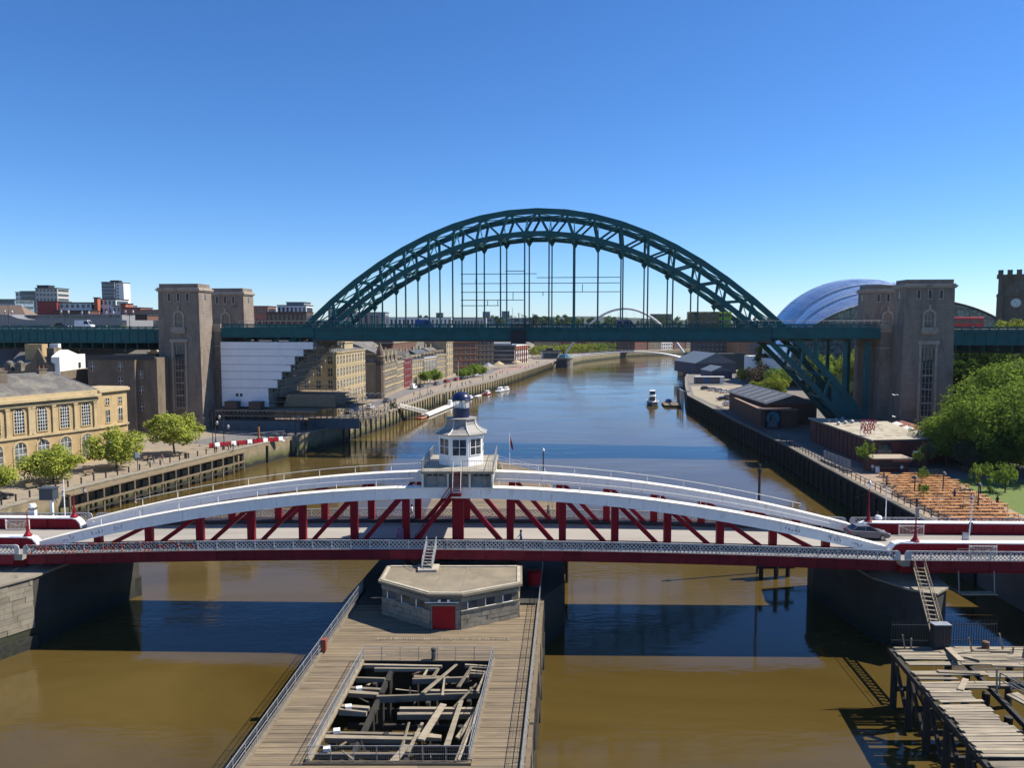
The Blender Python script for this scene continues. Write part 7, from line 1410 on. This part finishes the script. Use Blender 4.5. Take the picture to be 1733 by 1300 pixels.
bus('green and olive double-decker bus on the right half of the arch bridge', tyne_pt(43.2, 3.2, 30.77), TA, mat('olive_bus', (.16, .14, .05), .4), mat('lime_bus', (.28, .55, .03), .4))
bus('red bus crossing the viaduct right of the towers', tyne_pt(103, 3.2, 30.72), TA, mat('bus_red', (.42, .02, .03), .35), mat('bus_red', (.42, .02, .03), .35), False, 10)
car('black car parked under the leftmost promenade tree', (-80.2, 117.6, 4.62), R(62), blackc, 'saloon')
for x, y, lb in ((-76.6, 137.5, 'dark timber bench between the second and third promenade trees'), (-73, 152.5, 'dark timber bench left of the rounded promenade tree'), (-79.8, 126, 'dark timber bench left of the third promenade tree')):
    t = thing('park_bench', lb, 'bench', (x, y, 4.61), R(62), 'promenade benches'); obj('seat', MB().b(-.9, .9, -.25, .25, .42, .48), timber, t); obj('backrest', MB().b(-.9, .9, .22, .28, .55, .95), timber, t)
    for u in (-.7, .7): obj('leg', MB().b(u - .05, u + .05, -.22, .22, 0, .42), dark_iron, t)
for x, y, lb in ((-66.5, 155, 'dark litter bin by the bollards right of the rounded tree'), (-57, 177.3, 'dark litter bin beside the orange capped post')):
    t = thing('litter_bin', lb, 'bin', (x, y, 4.61), 0, 'litter bins'); obj('body', MB().lathe([(.3, 0), (.33, .9), (.36, .95)], 12), dark_iron, t); obj('lid', MB().lathe([(.36, .95), (.3, 1.1), (.05, 1.18)], 12), dark_iron, t)
# ------------------------------------------------------------------ people
def body_mesh(pose):
    """one continuous skinned figure, 1.75 m tall, facing +x"""
    J = {'pel': (0, 0, .95), 'waist': (0, 0, 1.1), 'chest': (0, 0, 1.32), 'neck': (.0, 0, 1.5), 'head': (.03, 0, 1.62), 'top': (.02, 0, 1.74)}
    st = .33 if pose == 'walk' else .04
    for s, sy in (('l', 1), ('r', -1)):
        k = st * sy
        J.update({'hip' + s: (0, .09 * sy, .9), 'kn' + s: (k * .6 + .04, .1 * sy, .5), 'an' + s: (k - (.06 if k < 0 else 0), .1 * sy, .09 if k > 0 or pose != 'walk' else .14), 'to' + s: (k + .17, .11 * sy, .04)})
        J.update({'sh' + s: (0, .19 * sy, 1.42), 'el' + s: (-k * .4, .26 * sy, 1.14), 'wr' + s: (-k * .8 + .1, .25 * sy, .92), 'ha' + s: (-k * .9 + .14, .24 * sy, .83)})
    rad = {'pel': .13, 'waist': .12, 'chest': .145, 'neck': .055, 'head': .095, 'top': .07, 'hip': .085, 'kn': .06, 'an': .042, 'to': .035, 'sh': .06, 'el': .045, 'wr': .032, 'ha': .035}
    E = [('pel', 'waist'), ('waist', 'chest'), ('chest', 'neck'), ('neck', 'head'), ('head', 'top')]
    for s in 'lr': E += [('pel', 'hip' + s), ('hip' + s, 'kn' + s), ('kn' + s, 'an' + s), ('an' + s, 'to' + s), ('chest', 'sh' + s), ('sh' + s, 'el' + s), ('el' + s, 'wr' + s), ('wr' + s, 'ha' + s)]
    ks = list(J); me = bpy.data.meshes.new('b'); me.from_pydata([J[k] for k in ks], [(ks.index(a), ks.index(b)) for a, b in E], []); o = bpy.data.objects.new('b', me); COL.objects.link(o)
    o.modifiers.new('s', 'SKIN'); sv = me.skin_vertices[0].data
    for i, k in enumerate(ks): r = rad.get(k, rad.get(k[:-1], .05)); sv[i].radius = (r, r); sv[i].use_root = k == 'pel'
    sb = o.modifiers.new('u', 'SUBSURF'); sb.levels = 1; dg = bpy.context.evaluated_depsgraph_get(); m2 = bpy.data.meshes.new_from_object(o.evaluated_get(dg)); bpy.data.objects.remove(o)
    for i in range(4): m2.materials.append(None)
    for p in m2.polygons:
        c = p.center; ar = abs(c.y) > .17
        p.material_index = 2 if c.z > 1.5 or (ar and c.z < .98 and c.z > .7) else (1 if c.z > .97 or (ar and c.z > .7) else (0 if c.z > .1 else 3)); p.use_smooth = True
    return m2
BODY = {'walk': body_mesh('walk'), 'stand': body_mesh('stand')}
skin_m = mat('skin', (.50, .30, .21), .6); shoe_m = mat('shoe_leather', (.03, .025, .02), .6)
HAIR = MB().lathe([(.1, -.12), (.115, -.03), (.105, .05), (.07, .11), (.02, .135)], 10, (-.015, 0, 1.66)).mesh('hair', True)
cl = {'white': mat('white_cloth', (.8, .8, .78), .8), 'black': mat('black_cloth', (.02, .02, .022), .8), 'navy': mat('navy_cloth', (.03, .045, .12), .8), 'blue': mat('blue_cloth', (.06, .16, .40), .8), 'grey': mat('grey_cloth', (.22, .22, .23), .8), 'red': mat('red_cloth', (.40, .04, .04), .8), 'tan': mat('tan_cloth', (.35, .27, .17), .8), 'pink': mat('pink_cloth', (.55, .22, .30), .8)}
hair_m = {'d': mat('dark_hair', (.03, .02, .015), .7), 'f': mat('fair_hair', (.30, .20, .09), .7)}
def person(label, loc, deg, top, bot, pose='walk', hair='d', group=None, s=1.0):
    o = obj('person', BODY[pose], None, None, loc, R(deg), scale=s); tag(o, label, 'person', group)
    for i, m in enumerate((cl[bot], cl[top], skin_m, shoe_m)): o.material_slots[i].link = 'OBJECT'; o.material_slots[i].material = m
    h = bpy.data.objects.new('hair', HAIR); COL.objects.link(h); h.parent = o
    if not HAIR.materials: HAIR.materials.append(None)
    h.material_slots[0].link = 'OBJECT'; h.material_slots[0].material = hair_m[hair]
    return o
person('person in white top and grey trousers walking on the far footway of the swing bridge', bridge_pt(-6.2, 5.3, ZD(6) + .13), 175, 'white', 'grey')
person('person in black running on the far footway right of the cabin', bridge_pt(9.4, 5.2, ZD(9) + .13), -20, 'black', 'black')
person('person in blue top crossing the near footway of the swing bridge', bridge_pt(6.4, -5.4, ZD(6) + .13), 175, 'blue', 'navy', 'walk', 'd')
QG = 'people on the left promenade'
for x, y, a, t_, b_, h, lb in ((-69.9, 115.5, 30, 'white', 'navy', 'f', 'person in white with another near the bollards at far left'), (-69.0, 116.3, 40, 'white', 'grey', 'd', 'second person in white near the bollards at far left'), (-67.2, 118.9, 60, 'white', 'black', 'd', 'lone person in white top walking by the left bollards'), (-70.4, 146.8, 60, 'navy', 'black', 'd', 'person in dark clothes under the second promenade tree'), (-69.8, 148, 60, 'grey', 'navy', 'd', 'person in grey beside the one in dark clothes'), (-68.8, 149.5, 60, 'pink', 'grey', 'f', 'person in pink top under the second promenade tree'), (-62.3, 160.2, 60, 'black', 'black', 'd', 'person in black right of the rounded tree'), (-60.9, 163.3, 60, 'tan', 'black', 'd', 'first of two people in dark clothes before the barriers'), (-60.2, 164.2, 60, 'black', 'navy', 'd', 'second of two people in dark clothes before the barriers')): person(lb, (x, y, 4.61), a, t_, b_, 'walk', h, QG)
rnd = random.Random(21); cs = list(cl)
sp_ = []
for i in range(39):
    f_ = rnd.random(); k = rnd.choice((7, 7, 8, 8, 9, 9, 10)); p = Vector((*LQ[k], 0)).lerp(Vector((*LQ[k + 1], 0)), f_); sp_.append((p.y, p.x - rnd.uniform(1.5, 7)))
for i, (py, pxx) in enumerate(sorted(sp_)):
    ct = rnd.choice(cs); cb_ = rnd.choice(('black', 'navy', 'grey', 'tan'))
    person('tiny stroller in %s top, %s along the far quay counted from the scaffold' % (ct, ORD[i]), (pxx, py, 4.62), rnd.choice((80, 260)) + rnd.uniform(-20, 20), ct, cb_, rnd.choice(('walk', 'stand')), rnd.choice('df'), 'strollers on the far quayside')
BGp = 'people in the beer garden'
for x, y, a, t_, b_, lb in ((71.2, 138.7, 90, 'white', 'navy', 'person in white shirt ordering at the kiosk counter'), (66.3, 139.6, 40, 'white', 'grey', 'person in white standing left of the kiosk'), (64.6, 131.8, 10, 'grey', 'navy', 'person in grey standing among the far tables'), (63.6, 128.4, 80, 'white', 'black', 'person in white near the river railing'), (65.4, 121.6, 80, 'red', 'black', 'person in red top among the tables'), (66.1, 120.9, 80, 'white', 'navy', 'person in white beside the one in red'), (68.6, 117.4, 200, 'navy', 'black', 'person in dark blue at the near tables'), (69.8, 115.0, 200, 'white', 'navy', 'person in white at the near tables'), (72.6, 113.2, 90, 'black', 'navy', 'person in dark clothes by the lawn edge'), (62.6, 126.7, 10, 'tan', 'black', 'person in tan jacket at the railing side table')): person(lb, (x, y, 4.62), a, t_, b_, 'stand', 'd', BGp)
person('person in tan top beside the white domed cabinet on the far right footway', bridge_pt(46.9, 5.9, ZD(43) + .13), 0, 'tan', 'red', 'stand')
# ------------------------------------------------------------------ boats, pontoons
def boat(label, loc, rz, L, W, hm, cabin=True, mast=0, group=None, name='motor_boat'):
    t = thing(name, label, 'boat', loc, rz, group); n = 9; v = []; f = []
    for i in range(n):
        u = i / (n - 1); x = (u - .5) * L; w = W / 2 * (1 - max(0, (u - .45) / .55) ** 2.2) * (.88 + .12 * min(1, u * 4)); sh = .12 * L * (.55 + .35 * u * u)
        for yy, zz in ((-w, sh), (-w * .92, sh * .35), (-w * .45, -.3), (w * .45, -.3), (w * .92, sh * .35), (w, sh)): v.append((x, yy, zz))
    for i in range(n - 1):
        for k in range(5): o = i * 6 + k; f.append((o, o + 6, o + 7, o + 1))
        f.append((i * 6 + 5, i * 6 + 11, i * 6 + 6, i * 6))
    f.append((0, 1, 2, 3, 4, 5)); obj('hull', MB().add(v, [q[::-1] for q in f]), hm, t); sh = .12 * L * .6
    g = []
    for i in range(n): g.append(Vector(v[i * 6]))
    rb = MB().tube([p + Vector((0, 0, .03)) for p in g] + [Vector(v[i * 6 + 5]) + Vector((0, 0, .03)) for i in range(n - 1, -1, -1)], .05 * W * .5, 5); obj('gunwale', rb, dark_iron if hm is white_paint else white_paint, t)
    if cabin:
        h = .16 * L; x0, x1, w = -.22 * L, .2 * L, W * .34
        c = obj('cabin', MB().add([(x0, -w, sh), (x1 + .08 * L, -w * .8, sh), (x1 + .08 * L, w * .8, sh), (x0, w, sh), (x0 + .02 * L, -w * .85, sh + h), (x1 - .06 * L, -w * .75, sh + h), (x1 - .06 * L, w * .75, sh + h), (x0 + .02 * L, w * .85, sh + h)], [(0, 1, 5, 4), (1, 2, 6, 5), (2, 3, 7, 6), (3, 0, 4, 7), (4, 5, 6, 7)]), white_paint, t)
        for s_ in (-1, 1): obj('window', MB().add([(x0 + .05 * L, s_ * w * .965, sh + h * .45), (x1 - .0 * L, s_ * w * .84, sh + h * .45), (x1 - .03 * L, s_ * w * .82, sh + h * .8), (x0 + .05 * L, s_ * w * .93, sh + h * .8)], [(0, 1, 2, 3)]), car_glass, c)
        obj('windscreen', MB().add([(x1 + .055 * L, -w * .7, sh + h * .3), (x1 + .055 * L, w * .7, sh + h * .3), (x1 - .03 * L, w * .66, sh + h * .9), (x1 - .03 * L, -w * .66, sh + h * .9)], [(0, 1, 2, 3)]), car_glass, c)
        if L > 12: u = obj('flybridge', MB().b(x0 + .06 * L, x1 - .1 * L, -w * .7, w * .7, sh + h, sh + h * 1.7), white_paint, c); obj('window', MB().b(x1 - .1 * L, x1 - .095 * L, -w * .62, w * .62, sh + h * 1.2, sh + h * 1.6), car_glass, u)
    if mast: obj('mast', MB().tube([(-.05 * L, 0, sh), (-.05 * L, 0, sh + mast)], .09, 6, .04).tube([(-.05 * L, -.8, sh + mast * .7), (-.05 * L, .8, sh + mast * .7)], .04, 4), white_paint, t)
    rl = MB().tube([p + Vector((0, 0, .7)) for p in g[3:]] , .03, 4); obj('pulpit_rail', rl, galv, t); return t
navy_h = mat('navy_hull', (.03, .04, .07), .35)
boat('white patrol boat with dark hull moored by the right pontoon', (55.8, 304, 0), R(-100), 16, 4.6, navy_h, True, 5.5)
MG = 'boats moored along the left quay'
for x, y, L, hm, cb, lb in ((-8.0, 362, 9.5, white_paint, True, 'white cabin cruiser farthest along the left quay'), (-5.2, 368, 8, white_paint, True, 'second white cruiser behind the first'), (-13.8, 348, 7.5, bright_red, True, 'red hulled boat between the white ones'), (-17.2, 336, 7, white_paint, False, 'open white boat near the blue lantern dome'), (-20.4, 326, 6.5, navy_h, True, 'dark boat moored below the quay railings')): boat(lb, (x + 2.6, y, 0), R(74), L, L * .33, hm, cb, 0, MG)
boat('orange inflatable boat at the end of the gangway', (-30.4, 259, 0), R(70), 6, 2.4, mat('orange_rubber', (.55, .13, .03), .6), False)
t = thing('gangway', 'white trussed gangway sloping from the left quay to the pontoon', 'gangway'); 
for s_ in (-.9, .9):
    m_ = MB().bar((-36.5 + s_ * .2, 247 + s_, 5.0), (-29.0 + s_ * .2, 262 + s_, 1.0), .14, .2).bar((-36.5 + s_ * .2, 247 + s_, 6.2), (-29.0 + s_ * .2, 262 + s_, 2.2), .1, .14)
    for i in range(12): a = Vector((-36.5 + s_ * .2, 247 + s_, 5.0)).lerp(Vector((-29.0 + s_ * .2, 262 + s_, 1.0)), i / 12); m_.bar(a, a + Vector((.62, 1.25, .87)), .06, .06)
    obj('side_truss', m_, render_w, t)
obj('deck', MB().bar((-36.5, 247, 5.0), (-29.0, 262, 1.0), 1.7, .1), render_w, t)
t = thing('pontoon', 'long white edged pontoon lying along the left quay wall', 'pontoon', (-25.2, 288, 0), R(-10.5)); obj('deck', MB().b(-1.4, 1.4, -26, 26, .3, .8), render_w, t); 
for k in range(7): obj('float', MB().b(-1.3, 1.3, -25 + k * 7.6, -20 + k * 7.6, -.4, .3), dark_iron, t)
obj('hut', MB().b(-.6, .6, 6, 8, .8, 2.6), render_w, t)
for k in range(4): obj('guide_pile', MB().tube([(-1.9, -22 + k * 14, -1), (-1.9, -22 + k * 14, 5.0)], .25, 8), dark_iron, t)
t = thing('landing_pontoon', 'timber landing pontoon beside the patrol boat', 'pontoon', (62.3, 300, 0), R(-6)); obj('deck', MB().b(-3, 3.5, -7, 7, .2, .8), timber, t); obj('cover', MB().lathe([(1.3, .8), (1.3, 1.5), (.9, 2.1), (.1, 2.3)], 12, (-.5, 4, 0)), bluec, t)
for x, y in ((4.0, -6), (4.0, 0), (4.0, 6)): obj('guide_pile', MB().tube([(x, y, -1), (x, y, 6.2)], .3, 8), galv, t)
obj('pile_cap_beam', MB().bar((4, -6, 6.1), (4, 6, 6.1), .4, .4).bar((4, -6, 6.1), (6.5, -6, 6.1), .4, .4), galv, t); obj('mooring_frame', MB().bar((3.2, 4, .8), (3.2, 4, 5.6), .8, .5), timber, t)
# marks, birds and flags
t = thing('flag_pole', 'white flagpole with dark red ensign beside the cabin platform', 'flagpole', bridge_pt(4.9, 9.5, 5.0)); obj('pole', MB().tube([(0, 0, 0), (0, 0, 14.0)], .08, 6, .04), white_paint, t); obj('flag', MB().add([(.06, 0, 13.7), (.06, 0, 12.7), (.22, .1, 12.2), (.42, 0, 11.9), (.40, 0, 12.5), (.22, .1, 13.2)], [(0, 1, 2, 5), (5, 2, 3, 4)]), mat('ensign_red', (.22, .02, .05), .8), t)
for x, y, h, lb in ((1.6, 130, 3.6, 'tiny dark conifer in a tub on the downstream jetty'),): tree('tub_conifer', lb, (x - 4, y, JZ), h, .8, dark_l, 'thin', 1, cz=1.8, rzs=2.0)
t = thing('signal_post', 'slim dark signal post with white lamp on the downstream jetty', 'signal post', (5.6, 136, JZ)); obj('shaft', MB().tube([(0, 0, 0), (0, 0, 4.2)], .12, 6), dark_iron, t); obj('lamp', MB().lathe([(.2, 4.2), (.25, 4.5), (.1, 4.8)], 8), white_paint, t)
t = thing('signal_post', 'dark mooring dolphin post beyond the right chord', 'signal post', (31.5, 96.5, 0)); obj('shaft', MB().tube([(0, 0, -1), (0, 0, 14.2)], .16, 6), dark_iron, t); obj('cap', MB().lathe([(.3, 13.2), (.3, 13.6)], 8), dark_iron, t)
gull_w = mat('gull_white', (.9, .9, .9), .8)
def gull(label, p, rz, s=1.0):
    t = thing('gull', label, 'gull', p, rz, 'flying gulls'); obj('body', MB().lathe([(.02, -.25), (.08, -.12), (.09, .05), (.05, .2), (.01, .27)], 8).mesh('b'), gull_w, t, rot=(0, R(90), 0))
    for s_ in (-1, 1): obj('wing', MB().add([(.1, s_ * .05, .03), (-.1, s_ * .05, .03), (-.06, s_ * .4, .15), (-.12, s_ * .8, .05), (.0, s_ * .78, .06), (.12, s_ * .38, .16)], [(0, 1, 2, 5), (5, 2, 3, 4)]), gull_w, t)
    t.scale = (s,) * 3
for lb, p, a in (('white gull gliding in front of the right tower', (72.5, 145, 18.5), 200), ('white gull over the water before the scaffold', (-45, 150, 9), 20), ('white gull low over the bar roof', (79, 158, 12.8), 170), ('white gull crossing below the left tower', (-77, 150, 15.5), 10), ('white gull above the quayside terrace', (-40, 240, 17), 60)): gull(lb, p, R(a), 1.2)
# umbrellas and awnings along the far quay
for i, (x, y, lb, c) in enumerate(((-21.5, 440, 'white market parasol before the brick flats', render_w), (-8, 470, 'cream parasol in front of the court building', trim), (-14, 452, 'grey parasol beside the white one', galv), (3, 490, 'tan parasol on the quayside square', trim))):
    t = thing('parasol', lb, 'parasol', (x, y, 4.61), 0, 'quayside parasols'); obj('canopy', MB().lathe([(3.4, 2.6), (3.3, 2.75), (.15, 4.6)], 8), c, t); obj('pole', MB().tube([(0, 0, 0), (0, 0, 2.8)], .08, 6), dark_iron, t)

# ------------------------------------------------------------------ thin air haze over the far distance
hb = obj('haze', MB().b(-3600, 3600, -320, 5600, -4, 90), None); hb.data.materials.clear(); hm_ = bpy.data.materials.new('haze_air'); hm_.use_nodes = True; nt = hm_.node_tree; nt.nodes.clear()
vo = nt.nodes.new('ShaderNodeVolumePrincipled'); ou = nt.nodes.new('ShaderNodeOutputMaterial'); vo.inputs['Color'].default_value = (.80, .88, 1, 1); vo.inputs['Density'].default_value = .000035; vo.inputs['Anisotropy'].default_value = .3
nt.links.new(vo.outputs[0], ou.inputs['Volume']); hb.data.materials.append(hm_); hb['kind'] = 'stuff'; hb['label'] = 'thin pale haze over the far distance'
